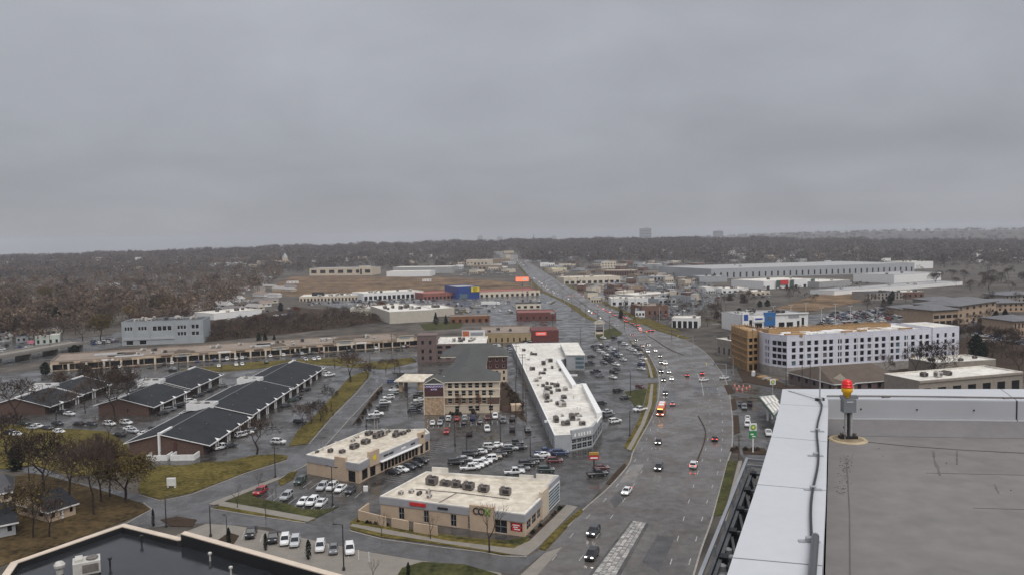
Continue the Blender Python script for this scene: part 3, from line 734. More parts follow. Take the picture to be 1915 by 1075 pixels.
for pth in (((0.12, 0.4), (0.42, 0.42), (0.8, 0.38)), ((0.42, 0.42), (0.40, 0.05))):
    w = [(cox.P[0] * (1 - u) + cox.P[1] * u) * (1 - v) + (cox.P[3] * (1 - u) + cox.P[2] * u) * v for u, v in pth]
    mb.tube([(q.x, q.y, H1 - 0.4) for q in w], 0.09)
mb.build('roof_pipe', hvac_m, cox.root)
# walled service yard at its west end
q0 = cox.at(0, 0.0, 0.02)
mb = MB()
yard = [G(671, 972), G(722, 985), G(732, 976), G(738, 968)]
yl = [cox.loc(p) for p in yard]
for a, b in ((yl[0], yl[1]), (yl[0], cox.loc(G(690, 958)))): line_strip(mb, [a, b], 0.3, -0.1, 2.3)
mb.build('yard_wall', beige, cox.root)
for x0, y0, x1, y1 in ((733, 986, 764, 992), (774, 995, 818, 1002)):
    mb = MB(); line_strip(mb, [cox.loc(G(x0, y0)), cox.loc(G(x1, y1))], 0.3, -0.1, 2.2); mb.build('screen_wall', beige, cox.root)
# ---------------------------------------------------------------- the shop with a yellow round sign
H2 = 5.4
P = [RT(573, 849, H2), RT(671, 866, H2), RT(689, 856, H2), RT(803, 808, H2), RT(796, 801, H2), RT(684, 804, H2)]
PP = ccw(P); i0 = [i for i in range(6) if (PP[i] - P[0]).length < 0.01][0]
P = PP[i0:] + PP[:i0]
Ls = [(P[(i + 1) % 6] - P[i]).length for i in range(6)]
o0 = [(Ls[0] * 0.80, Ls[0] * 0.93, 0.1, 3.1), (Ls[0] * 0.63, Ls[0] * 0.69, 1.0, 2.2)]
o1 = [(Ls[1] * 0.3, Ls[1] * 0.9, 0.4, 3.1)]
o2 = [(Ls[2] * 0.02, Ls[2] * 0.1, 0.1, 2.9)] + rowops(Ls[2], 0.3, 3.0, 11, 0.82, Ls[2] * 0.17, Ls[2] * 0.79) + [(Ls[2] * 0.83, Ls[2] * 0.88, 0.1, 3.0), (Ls[2] * 0.92, Ls[2] * 0.98, 0.3, 3.0)]
sa = B('retail_building', 'beige shop row with grey fascia and round yellow sign on its corner tower', 'shop', P, H2, beige, roof_cr, ops={0: o0, 1: o1, 2: o2}, frame=blk_m, bars=(1, 1), band=(3.4, 5.25, band_g), cap=roof_w)
sa.panel(0, Ls[0] * 0.56, Ls[0] * 0.76, 0, 6.3, beige, 0.3, 'sign_tower', 0.6)
sa.panel(2, 0.1, Ls[2] * 0.145, 0 + 3.0, 7.0, beige, 0.4, 'sign_tower', 0.5)
sa.panel(2, Ls[2] * 0.80, Ls[2] * 0.9, 3.0, 6.6, beige, 0.4, 'sign_tower', 0.5)
sa.panel(2, Ls[2] * 0.15, Ls[2] * 0.8, 3.15, 3.35, white_m, 1.2, 'canopy')
mb = MB()
c = sa.at(2, Ls[2] * 0.07, 0.45, 5.1); d = sa.dirn(2)
for k in range(20):
    t0, t1 = 2 * math.pi * k / 20, 2 * math.pi * (k + 1) / 20
    f = lambda t, r: (c.x + d.x * math.cos(t) * r, c.y + d.y * math.cos(t) * r, c.z + math.sin(t) * r)
    mb.face([(c.x, c.y, c.z), f(t0, 0.72), f(t1, 0.72)])
mb.build('round_sign', sign_yel, sa.root)
sa.panel(2, Ls[2] * 0.83, Ls[2] * 0.87, 5.0, 5.8, blk_m, 0.46, 'shop_sign', -0.42)
for u in (0.22, 0.3, 0.5, 0.66): sa.panel(2, Ls[2] * u, Ls[2] * (u + 0.07), 4.0, 4.5, R.choice((blk_m, white_m)), 0.2, 'shop_sign')
dd = math.atan2(d.y, d.x)
for x, y, s_, k in ((592, 846, 0.6, 0), (618, 845, 0.8, 0), (640, 846, 0.9, 0), (663, 838, 1.15, 0), (684, 829, 1.15, 0), (690, 813, 1.0, 0), (705, 818, 1.3, 0), (712, 816, 1.2, 0), (718, 813, 1.3, 1), (741, 816, 1.1, 0), (753, 812, 1.0, 0), (630, 829, 0.7, 1), (660, 825, 0.6, 1), (668, 818, 0.5, 1), (726, 808, 0.6, 0), (741, 808, 0.6, 0), (764, 807, 0.6, 0)):
    q = G(x, y, H2 - 0.55) - sa.c; rtu(sa.root, (q.x, q.y, H2 - 0.55), s_ * 0.9, dd, k)
for x, y, hh in ((604, 842, 2.6), (701, 811, 5.0), (706, 811, 4.2)):
    q = G(x, y, H2 - 0.55) - sa.c; mb = MB(); mb.bar((q.x, q.y, H2 - 0.6), (q.x, q.y, H2 + hh - 0.6), 0.16, n=6); mb.build('roof_mast', lpole_m, sa.root)
# ---------------------------------------------------------------- the long white-roofed mall beside the avenue
H3 = 5.2
P = [RT(x, y, H3) for x, y in ((1037, 813), (1068, 811), (1108, 803), (1126, 776), (1090, 716), (1078, 718), (1048, 672), (1062, 668), (1093, 666), (1078, 640), (958, 642))]
PP = ccw(P); n_ = len(P); i0 = [i for i in range(n_) if (PP[i] - P[0]).length < 0.01][0]; P = PP[i0:] + PP[:i0]
Ls = [(P[(i + 1) % n_] - P[i]).length for i in range(n_)]
ops = {1: [(Ls[1] * (0.04 + 0.24 * k), Ls[1] * (0.25 + 0.24 * k), 0.4, 2.0) for k in range(4)] + [(Ls[1] * (0.04 + 0.24 * k), Ls[1] * (0.25 + 0.24 * k), 2.3, 3.4) for k in range(4)], 2: rowops(Ls[2], 0.4, 3.4, 4, 0.85), 3: rowops(Ls[3], 0.4, 3.2, 12, 0.75), 5: rowops(Ls[5], 0.4, 3.2, 9, 0.75), 10: rowops(Ls[10], 0.0, 2.4, 18, 0.18)}
mall = B('shopping_mall', 'long low mall with stepped white roof full of rooftop units beside the avenue', 'mall', P, H3, grey_w, roof_w, ops=ops, frame=steel_m, bars=(1, 1), cap=white_m, wname='shop_window')
mall.panel(1, 0.05, Ls[1] - 0.05, 3.7, 6.3, grey_w, 0.3, 'front_tower', 0.5)
for u in (0.12, 0.3, 0.42, 0.55, 0.7, 0.82): mall.panel(1, Ls[1] * u, Ls[1] * (u + 0.07), 4.2, 5.2, white_m, 0.36, 'sign_letter', -0.3)
mall.panel(2, 0.1, Ls[2] * 0.35, 3.7, 6.3, grey_w, 0.3, 'front_tower', 0.5)
# raised wing at the north-east, stepped roof ridges
def quad_px(o, pts, z0, z1, m, name, mt=None):
    mb = MB(); mb.prism([o.loc(RT(x, y, z1)) for x, y in pts], z0, z1, 0); return mb.build(name, m, o.root)
wing = quad_px(mall, [(1059, 664), (1093, 664), (1080, 641), (1048, 641)], 0, 7.2, grey_w, 'wing')
mb = MB(); mb.prism(inset(ccw([mall.loc(V2(RT(x, y, 7.2))) for x, y in [(1059, 664), (1093, 664), (1080, 641), (1048, 641)]]), -0.3), 7.2, 7.5); mb.build('wing_roof', roof_w, mall.root)
for z, n in ((1.0, 0), (3.0, 1), (5.0, 2)):
    a = mall.loc(V2(RT(1076, 664, 7.2))); b = mall.loc(V2(RT(1092, 664, 7.2)))
    mb = MB(); dn = (b - a).normalized(); nn = Vector((dn.y, -dn.x, 0)) * 0.08
    mb.face([(a + nn)[:2] + (z,), (b + nn)[:2] + (z,), (b + nn)[:2] + (z + 1.4,), (a + nn)[:2] + (z + 1.4,)]); mb.build('window', glass_b, mall.root)
for a, b in (((1010, 700), (1080, 700)), ((979, 674), (1045, 672)), ((1024, 747), (1086, 746))):
    mb = MB(); p, q = mall.loc(RT(*a, H3)), mall.loc(RT(*b, H3)); line_strip(mb, [p, q], 0.5, H3 - 0.6, H3 + 0.15); mb.build('roof_step', white_m, mall.root)
mb = MB(); line_strip(mb, [mall.loc(RT(1018, 786, H3)), mall.loc(RT(1126, 776, H3))], 0.4, H3 - 0.6, H3 + 0.1); mb.build('roof_step', white_m, mall.root)
mb = MB(); mb.prism([mall.loc(RT(x, y, H3 + 1.2)) for x, y in ((1088, 716), (1096, 716), (1126, 770), (1116, 772))], H3 - 0.6, H3 + 1.2); mb.build('front_parapet', white_m, mall.root)
mb = MB(); mb.prism([mall.loc(RT(x, y, H3 + 0.9)) for x, y in ((1040, 672), (1048, 671), (1078, 718), (1070, 720))], H3 - 0.6, H3 + 0.9); mb.build('front_parapet', white_m, mall.root)
for i in range(46):
    t = R.random(); s_ = R.random()
    lx, rx = 972 + (1032 - 972) * t, 1048 + (1104 - 1048) * t
    y = 650 + 145 * t; x = lx + (rx - lx) * (0.05 + 0.75 * s_)
    q = G(x, y, H3 - 0.55) - mall.c; rtu(mall.root, (q.x, q.y, H3 - 0.55), R.uniform(0.6, 1.25), R.choice((0.1, 1.67)), R.choice((0, 0, 1)))
for i in range(12):
    t = R.random(); x = 985 + 60 * t + R.random() * 50; q = G(x, 655 + 130 * t, H3 - 0.55) - mall.c; put('roof_vent', _vent_me, mall.root, (q.x, q.y, H3 - 0.55))
# ---------------------------------------------------------------- the hotel
HE = 11.8
A0, A1 = V2(G(831, 773)), V2(G(934, 771.2)); dx = (A1 - A0).normalized(); dy = Vector((-dx.y, dx.x, 0)); LW = (A1 - A0).length
hc = A0 + dx * (LW / 2)
hotel = thing('hotel', 'four-storey beige hotel with grey-green hip roofs and dark red sign gable', 'hotel', hc)
def hl(u, v): return dx * (u - LW / 2) + dy * v
front_ops = []
for r in range(4):
    for k in range(7):
        if r == 0 and k in (0, 2, 5): continue
        u = 0.9 + k * (LW * 0.86) / 7 + 0.5
        front_ops.append((u, u + 1.65, 0.8 + r * 2.85, 2.75 + r * 2.85))
Q = [hl(0, 0), hl(LW, 0), hl(LW, 17), hl(0, 17)]
m2 = MB(); wallface(m2, Q[0], Q[1], 2.95, 5.8, [o for o in front_ops if 2.95 < o[2] < 5.8]); m2.build('brick_storey', mat('tan_brick_band', (0.24, 0.16, 0.11), 0.85, 0.15, 1.0), hotel)
mb = MB(); wallface(mb, Q[0], Q[1], -0.3, 2.95, [o for o in front_ops if o[3] < 2.95]); wallface(mb, Q[0], Q[1], 5.8, HE, [o for o in front_ops if o[2] > 5.8]); wallface(mb, Q[1], Q[2], -0.3, HE, rowops(17, 0.9, 2.4, 3, 0.2) + rowops(17, 6.6, 8.1, 3, 0.2)); wallface(mb, Q[2], Q[3], -0.3, HE); wallface(mb, Q[3], Q[0], -0.3, HE)
mb.build('wall', beige2, hotel)
for o in front_ops: window(hotel, Q[0], Q[1], o, glass_d, cream_m, 0.2, 'window', (0, 1))
mb = MB(); mb.prism([hl(0, -0.05), hl(LW + 0.05, -0.05), hl(LW + 0.05, 17), hl(LW, 17), hl(LW, 0.0), hl(0, 0.0)], 0, 0.01)
for z in (2.95, 5.8, 8.65):
    m2 = MB(); m2.prism([hl(0, -0.16), hl(LW + 0.16, -0.16), hl(LW + 0.16, 17), hl(LW, 17), hl(LW, 0), hl(0, 0)], z, z + 0.3); m2.build('string_course', cream_m, hotel)
m2 = MB(); m2.prism([hl(LW - 4.2, -0.1), hl(LW + 0.1, -0.1), hl(LW + 0.1, 16.9), hl(LW, 16.9), hl(LW, 0), hl(LW - 4.2, 0)], 3.25, 5.8); m2.build('brick_panel', brick_m, hotel)
WB = 62.0
mb = MB()
hip(mb, Q, HE, 15.9, 8.0); mb.build('roof', [shingle_g, beige2, cream_m], hotel)
core = [hl(1, 17), hl(14, 17), hl(14, WB), hl(1, WB)]
mb = MB()
for i in range(4): wallface(mb, core[i], core[(i + 1) % 4], -0.3, HE, rowops(WB - 17, 0.9, 2.5, 9, 0.25) if i == 3 else ())
mb.build('wall', beige2, hotel)
mb = MB(); hip(mb, [hl(14, 4), hl(14, WB + 6), hl(1, WB + 6), hl(1, 4)], HE + 0.02, 16.4, 6.0); mb.build('roof', [shingle_g, beige2, cream_m], hotel)
RX = 23.0
rear = [hl(8, WB), hl(RX, WB), hl(RX, WB + 16), hl(8, WB + 16)]
rops = [o for r in range(4) for o in rowops(RX - 8, 0.9 + r * 2.85, 2.5 + r * 2.85, 5, 0.35)]
mb = MB(); wallface(mb, rear[0], rear[1], -0.3, 5.8, [o for o in rops if o[3] < 5.8]); wallface(mb, rear[1], rear[2], -0.3, 5.8); mb.build('wall', beige2, hotel)
mb = MB()
for i in range(4): wallface(mb, rear[i], rear[(i + 1) % 4], 5.8, HE, [o for o in rops if o[2] > 5.8] if i == 0 else ())
mb.build('upper_wall', red_m, hotel)
for o in rops: window(hotel, rear[0], rear[1], o, glass_d, cream_m, 0.2)
mb = MB(); hip(mb, [hl(-6, WB), hl(RX, WB), hl(RX, WB + 17), hl(-6, WB + 17)], HE + 0.04, 16.6, 8.5); mb.build('roof', [shingle_g, beige2, cream_m], hotel)
mb = MB(); hip(mb, [hl(-3, 26), hl(8, 26), hl(8, 40), hl(-3, 40)], HE - 2.2, 13.6, 5.0); mb.build('roof', [shingle_g, beige2, cream_m], hotel)
mb = MB(); mb.prism([hl(-2.5, 26.5), hl(1.2, 26.5), hl(1.2, 39.5), hl(-2.5, 39.5)], -0.3, HE - 2.3); mb.build('bay', beige2, hotel)
mb = MB(); hip(mb, [hl(-7, 8), hl(4, 8), hl(4, 17), hl(-7, 17)], 8.6, 11.5, 4.0); mb.build('roof', [shingle_g, beige2, cream_m], hotel)
# sign gable
gw0, gw1 = -7.1, 0.15
mb = MB(); mb.prism([hl(gw0, -1.5), hl(gw1, -1.5), hl(gw1, 3.5), hl(gw0, 3.5)], -0.3, 6.4); mb.build('stone_base', stone_m, hotel)
mb = MB()
g = [hl(gw0, -1.52), hl(gw1, -1.52), hl(gw1, 3.5), hl(gw0, 3.5)]
for i in range(4): wallface(mb, g[i], g[(i + 1) % 4], 6.7, 11.4)
gm = (g[0] + g[1]) / 2; gm2 = (g[2] + g[3]) / 2
mb.face([(g[0].x, g[0].y, 11.4), (g[1].x, g[1].y, 11.4), (gm.x, gm.y, 13.4)]); mb.build('sign_gable', red_m, hotel)
mb = MB(); mb.prism(inset(g, -0.12), 6.4, 6.7); mb.build('string_course', cream_m, hotel)
mb = MB(); hip(mb, [g[1], g[2] + dy * 5, g[3] + dy * 5, g[0]], 11.5, 13.7, 0.0, 0.35); mb.build('gable_roof', [shingle_g, red_m, white_m], hotel)
mb = MB()
for s_ in (g[0] - dx * 0.35, g[1] + dx * 0.35):
    o_ = dy * -0.45; mb.bar((s_.x + o_.x, s_.y + o_.y, 11.35), (gm.x + o_.x, gm.y + o_.y, 13.62), 0.22)
for s_ in (g[0], g[1]): mb.bar((s_.x - dy.x * 0.1, s_.y - dy.y * 0.1, -0.3), (s_.x - dy.x * 0.1, s_.y - dy.y * 0.1, 11.5), 0.3)
mb.build('trim', cream_m, hotel)
ltp = mat('letter_lilac', (0.55, 0.5, 0.75), 0.4, 0, 1, emit=(0.6, 0.55, 0.9), estr=0.25)
cg = hc + (gm - dy * 0.06)
text(hotel, 'CANDLEWOOD', 0.98, (cg.x, cg.y, 10.1), dx, ltp, ext=0.08); text(hotel, 'SUITES', 0.75, (cg.x, cg.y, 9.1), dx, ltp, ext=0.08)
# drive-in canopy on the west side
mb = MB(); cr = [hl(-24, 44), hl(-5, 41), hl(-4, 49), hl(-22, 52)]
hip(mb, cr, 4.6, 7.0, 3.0, 0.6); mb.build('canopy_roof', [roof_cr, roof_cr, cream_m], hotel)
for u, v in ((-22, 45), (-14, 43.6), (-20.6, 50.5)):
    q = hl(u, v); mb = MB(); mb.box((q.x, q.y, -0.2), 1.4, 1.4, 4.8, math.atan2(dx.y, dx.x)); mb.build('stone_pillar', stone_m, hotel)
mb = MB(); mb.prism([hl(-14, 42.2), hl(-7, 41.1), hl(-7, 44), hl(-14, 45)], -0.2, 4.5); mb.build('stone_wall', stone_m, hotel)
for u in (3, 9, 15.5, 22):   # clipped shrubs are separate things further down
    pass
mb = MB(); line_strip(mb, [hl(LW + 1, 2), hl(LW + 7, 3.5)], 0.4, -0.2, 2.0); mb.build('bin_screen', brick_m, hotel)
mb = MB(); mb.prism([hl(LW + 4.4, 1.5), hl(LW + 8.2, 2.0), hl(LW + 7.7, 5.5), hl(LW + 4.0, 5.0)], -0.2, 2.4); mb.build('bin_store', beige, hotel)
# ---------------------------------------------------------------- mauve office block behind the hotel
ob_ = blk('office_block', 'mauve brick three-storey office with square corner tower behind the hotel', (815, 676), (910, 674.4), 30, 0, mauve_m, roof_w, h=9.5, rows=((0.14, 0.3, 6, 0.5), (0.45, 0.62, 6, 0.5), (0.74, 0.88, 6, 0.62)), units=9, us=1.0, uk=1, vents=4)
tq = [ob_.P[0] + ob_.dirn(0) * a + Vector((-ob_.dirn(0).y, ob_.dirn(0).x, 0)) * b for a, b in ((-9.5, -1.0), (0.6, -1.0), (0.6, 10), (-9.5, 10))]
tops = [(u, u + 1.3, z, z + 2.0) for u in (2.2, 6.2) for z in (1.2, 4.8, 9.4)]
mb = MB()
for i in range(4): wallface(mb, tq[i], tq[(i + 1) % 4], -0.3, 14.2, tops if i in (0, 3) else ())
mb.prism(inset(tq, 0.4), 13.0, 13.2); mb.prism(inset(tq, -0.15), 13.9, 14.3)
mb.build('corner_tower', mauve_m, ob_.root)
for i in (0, 3):
    for o in tops: window(ob_.root, tq[i], tq[(i + 1) % 4], o)
# ---------------------------------------------------------------- brick office rows with slate roofs
def office_row(label, xe, y0, units, wdt=15.0, ze=3.0, zr=6.6, porch=True):
    """a row along the y axis: long slope down to the east eave at x = xe; units: list of (y start, y end, lift)"""
    root = thing('brick_office', label, 'office', (xe - wdt, y0, 0))
    O = Vector((xe - wdt, y0, 0))
    for (ya, yb, lift) in units:
        e, r, w = wdt, 0.0, -wdt * 0.72
        zre, zrr = ze + lift, zr + lift
        a, b = ya - y0, yb - y0
        n = max(2, int((b - a) / 9.5)); ops = []
        for k in range(n):
            u = (b - a) * (k + 0.5) / n; ops.append((u - 3.4, u + 3.4, 0.5, 2.5))
        mb = MB()
        E = [Vector((e - 2.2, a, 0)), Vector((e - 2.2, b, 0))]
        wallface(mb, E[0], E[1], -0.2, zre, ops)
        wz_ = zrr - (zrr - zre) * 0.72
        wallface(mb, Vector((w + 1.5, b, 0)), Vector((w + 1.5, a, 0)), -0.2, wz_)
        for y, sgn in ((a, 1), (b, -1)):
            g = [(w + 1.5, y, -0.2), (e - 2.2, y, -0.2), (e - 2.2, y, zre + (zrr - zre) * 2.2 / wdt), (0, y, zrr), (w + 1.5, y, wz_ + (zrr - wz_) * 1.5 / (-w))]
            mb.face(g if sgn > 0 else g[::-1])
        mb.build('brick_wall', brick_m, root)
        for o in ops: window(root, E[0], E[1], o, glass_d, brick_m, 0.2, 'window', (4, 0))
        mb = MB(); t = 0.22
        for dz, m_ in ((0, 0), (-t, 0)):
            mb.face([(e, a - 0.5, zre + dz), (e, b + 0.3, zre + dz), (0, b + 0.3, zrr + dz), (0, a - 0.5, zrr + dz)])
            mb.face([(0, a - 0.5, zrr + dz), (0, b + 0.3, zrr + dz), (w, b + 0.3, wz_ + dz), (w, a - 0.5, wz_ + dz)])
        mb.build('roof', shingle, root)
        mb = MB()
        mb.bar((e, a - 0.55, zre - 0.1), (e, b + 0.35, zre - 0.1), 0.18, 0.34); mb.bar((w, a - 0.55, wz_ - 0.1), (w, b + 0.35, wz_ - 0.1), 0.18, 0.3)
        for y in (a - 0.5, b + 0.3):
            mb.bar((e, y, zre - 0.05), (0, y, zrr - 0.05), 0.12, 0.22); mb.bar((w, y, wz_ - 0.05), (0, y, zrr - 0.05), 0.12, 0.22)
        mb.build('fascia', white_m, root)
        for k in range(n):          # paired white porch posts and the little gablets over them
            u = a + (b - a) * (k + 1.0) / n - 3.5
            for s_ in (-0.9, 0.9):
                mb = MB(); mb.box((e - 0.45, u + s_, -0.1), 0.3, 0.45, zre); mb.build('porch_post', white_m, root)
            mb = MB()
            mb.face([(e + 0.12, u - 1.2, zre + 0.05), (e + 0.12, u + 1.2, zre + 0.05), (e - 1.1, u, zre + 0.75)])
            mb.face([(e + 0.12, u + 1.2, zre + 0.05), (e + 0.12, u - 1.2, zre + 0.05), (e + 0.12, u - 1.2, zre - 0.3), (e + 0.12, u + 1.2, zre - 0.3)][::-1])
            mb.build('gablet', white_m, root)
    for ya, yb, lift in units:
        for k in range(3):
            x_ = R.uniform(1.0, wdt * 0.8); y_ = R.uniform(ya, yb) - y0; z_ = zr + lift - (zr - ze) * x_ / wdt
            o = put('roof_vent', _vent_dk, root, (x_, y_, z_ - 0.2)); o.scale = (1.2, 1.2, R.uniform(0.6, 0.9))
        mb = MB(); mb.bar((0.0, ya - y0, zr + lift + 0.06), (0.0, yb - y0, zr + lift + 0.06), 0.5, 0.12); mb.build('ridge_tile', roof_mg, root)
    # white-walled plant enclosures on the ridge between the units
    for (ya, yb, lift), nx in zip(units, units[1:]):
        y = yb - y0; z = zr + max(lift, nx[2])
        mb = MB(); Z0, Z1 = z - 1.6, z + 0.75
        for p, q in (((-8, y - 1), (1.2, y - 1)), ((1.2, y - 1), (1.2, y + 4)), ((-8, y + 4), (1.2, y + 4)), ((-8, y - 1), (-8, y + 4))):
            line_strip(mb, [Vector((*p, 0)), Vector((*q, 0))], 0.25, Z0, Z1)
        mb.build('plant_screen', white_m, root)
        mb = MB(); mb.prism([Vector((-8, y - 1, 0)), Vector((1.2, y - 1, 0)), Vector((1.2, y + 4, 0)), Vector((-8, y + 4, 0))], Z0, Z0 + 1.5); mb.build('plant_deck', roof_dk, root)
        rtu(root, (-5, y + 1, Z0 + 1.5), 0.9, 0.2, 1); rtu(root, (-1.5, y + 1, Z0 + 1.5), 0.8, 0.2, 0)
    for ya, yb, lift in units[:1] + units[-1:]:
        mb = MB(); yy = (ya if (ya, yb, lift) == units[0] else yb - 8) - y0; mb.bar((0, yy - 0.3, zr + lift + 0.1), (0, yy + 8, zr + lift + 0.1), 0.7, 0.6); mb.build('ridge_cap', white_m, root)
    return root
r1 = office_row('long dark-roofed brick office row with white fascias, nearest the side street', -91, 229, [(229, 268, 0.0), (268, 318, 0.5), (318, 372, 0.2)])
mb = MB()
for x0, x1 in ((-2.0, 4.2), (5.4, 12.2)):
    line_strip(mb, [Vector((x0, -5.5, 0)), Vector((x1, -5.5, 0))], 0.3, -0.2, 1.7)
    line_strip(mb, [Vector((x0, -5.5, 0)), Vector((x0, -1.5, 0))], 0.3, -0.2, 1.7); line_strip(mb, [Vector((x1, -5.5, 0)), Vector((x1, -1.5, 0))], 0.3, -0.2, 1.7)
mb.build('garden_wall', white_m, r1)
mb = MB(); mb.bar((0, -0.7, -0.2), (0, -0.7, 7.2), 0.8, 0.5); mb.build('pilaster', white_m, r1)
mb = MB(); mb.box((0.0 + 4.5, -0.12, 1.0), 0.9, 0.2, 3.2); mb.build('slit_window', red_m, r1)
office_row('shorter dark-roofed brick office row between the two other rows', -134, 286, [(286, 318, 0.0), (320, 356, 0.4)], wdt=13)
office_row('westernmost dark-roofed brick office row behind bare trees', -175, 290, [(290, 312, 0.0), (313, 336, 0.3)], wdt=13)
roof_mg = mat('charcoal_roof', (0.13, 0.13, 0.135), 0.75, 0.18, 0.2, scale2=1.0)
# ---------------------------------------------------------------- long tan mall across the middle distance
P, zz = rect_px((95, 694), (782, 646), 34)
Lm = (P[1] - P[0]).length; HM = 5.0
tan = B('strip_mall', 'very long tan-roofed strip mall with cream fascia and dark arcade across the middle distance', 'mall', P, HM, beige, roof_tan, ops={0: rowops(Lm, 0.2, 3.3, 36, 0.95)}, cap=roof_tan, wname='shop_window', dep=1.6, units=26, us=1.1, uk=1)
mb = MB()
for k in range(25):
    mb = MB(); q = tan.at(0, Lm * k / 24 if k else 0.4, 0.5); mb.box((q.x, q.y, -0.2), 0.8, 0.8, 3.6); mb.build('column', cream_m, tan.root)
for k in range(20):
    u = Lm * (0.02 + 0.049 * k); tan.panel(0, u, u + R.uniform(4, 8), 3.7, 4.5, R.choice((brick_m, beige2, roof_tan, white_m, hvac_m, beige, shingle_br)), 0.25, 'shop_sign')
for u0, u1, z in ((0.745, 0.80, 8.0), (0.93, 0.985, 8.6), (0.56, 0.60, 6.8), (0.30, 0.34, 6.6)):
    tan.panel(0, Lm * u0, Lm * u1, 3.3, z - 1.5, cream_m, 0.8, 'entrance_gable', 5.0)
    mb = MB(); a, b = tan.at(0, Lm * u0, 1.2), tan.at(0, Lm * u1, 1.2); c, d = tan.at(0, Lm * u1, -8), tan.at(0, Lm * u0, -8)
    hip(mb, [a, b, c, d], z - 1.5, z, (u1 - u0) * Lm * 0.3, 0.3); mb.build('entrance_roof', [shingle_br, shingle_br, cream_m], tan.root)
    tan.panel(0, Lm * (u0 + 0.012), Lm * (u1 - 0.012), z - 3.4, z - 2.3, blgrey_w, 1.0, 'shop_sign', -0.8)
for k in range(11):
    u = R.uniform(0.05, 0.9) * Lm
    mb = MB(); a = tan.at(0, u, -R.uniform(6, 28), HM - 0.5); mb.box(a, R.uniform(6, 16), R.uniform(4, 9), 0.35, math.atan2(tan.dirn(0).y, tan.dirn(0).x)); mb.build('roof_patch', R.choice((shingle_br, roof_gr, roof_tan)), tan.root)
# ---------------------------------------------------------------- blue-grey office on the left
P, zz = rect_px((229, 646), (381, 640), 26)
hh = hgt(G(229, 646), 602); L = (P[1] - P[0]).length
ops = []
for f0, f1, z0, z1, n in ((0.03, 0.13, 0.62, 0.78, 3), (0.195, 0.305, 0.62, 0.78, 3), (0.37, 0.61, 0.58, 0.78, 4), (0.675, 0.79, 0.62, 0.78, 3), (0.85, 0.95, 0.62, 0.8, 2), (0.675, 0.79, 0.34, 0.5, 3), (0.85, 0.95, 0.34, 0.5, 2), (0.04, 0.14, 0.02, 0.2, 1), (0.2, 0.3, 0.02, 0.2, 1)):
    ops += rowops(L, z0 * hh, z1 * hh, n, 0.85, f0 * L, f1 * L)
go = B('office_building', 'blue-grey modern office with strip windows above the tan mall', 'office', P, hh, blgrey_w, roof_dk, ops={0: ops, 3: rowops(26, 0.6 * hh, 0.78 * hh, 2, 0.5)}, frame=white_m, units=12, us=1.5, uk=1, cap=blgrey_w)
go.panel(0, 0.0, L * 0.64, 0.22 * hh, 0.3 * hh, grey_w, 0.4, 'ledge')
for u in (0.0, 0.155, 0.33, 0.64, 0.815, 0.985): go.panel(0, L * u, L * u + 0.8, 0.0, hh + 0.3, blgrey_w, 0.35, 'pier')
# ---------------------------------------------------------------- white-wrapped apartment block under construction
HB = 18.4; ZP = 3.9
cA, cB, cC, cD = V2(G(1441, 624, HB)), V2(G(1472, 627, HB)), V2(G(1746, 613, HB)), V2(G(1427, 621.5, HB))
dn = (cC - cB).normalized(); nb = Vector((-dn.y, dn.x, 0)); DB = 24.0
foot = [cD, cA, cB, cC, cC + nb * DB, cB + nb * (DB + 6)]
Lb = (cC - cB).length; La = (cB - cA).length; Ld = (cA - cD).length
fl = 2.95; rows_z = [(ZP + 0.8 + r * fl, ZP + 2.85 + r * fl) for r in range(4)]
us = []; u = 2.4; pat = [3.9, 4.0, 3.7, 4.5, 3.2, 4.6, 3.8, 4.6, 3.4]; i = 0
while u < Lb - 2.6:
    us.append(u); u += pat[i % len(pat)]; i += 1
opsB = [(u, u + 2.05, a, b) for u in us for a, b in rows_z]
opsA = [(x * La, x * La + 2.3, a, b) for x in (0.10, 0.40, 0.70) for a, b in rows_z]
opsD = [(x * Ld, x * Ld + 1.0, a, b) for x in (0.3, 0.62) for a, b in rows_z]
apt = B('apartment_block', 'four-storey apartment block under construction wrapped in white sheeting with black window openings', 'building', foot, HB, wrap_m, roof_w, ops={0: opsD, 1: opsA, 2: opsB}, glass=void_m, dep=0.45, par=0.9, cap=wrap_m, wname='window_opening')  # openings are closed by black panes painted as unlit rooms
for o_ in apt.root.children:
    if o_.name.startswith('window_opening') and R.random() < 0.3:
        m_ = o_.data.copy(); m_.materials[0] = R.choice((glass_d, hvac_m, MATS['painted_room_shade'], osb_m if R.random() < 0.3 else glass_b)); o_.data = m_
mb = MB(); mb.prism(inset(apt.P, -0.5), -0.5, ZP); mb.build('podium', block_m, apt.root)
for u in (0.08, 0.2, 0.34): apt.panel(2, Lb * u, Lb * u + 2.2, 0.0, 2.5, osb_m, 0.7, 'boarding', -0.4)
for r in range(4):
    apt.panel(2, 0.2, Lb - 0.2, ZP + 3.2 + r * fl, ZP + 3.28 + r * fl, white_m, 0.05, 'wrap_seam')
k = 0
for u in np.arange(9, Lb - 4, 9.0):
    apt.panel(2, u, u + 0.3, ZP, HB - 0.1, white_m, 0.18, 'wrap_fold')
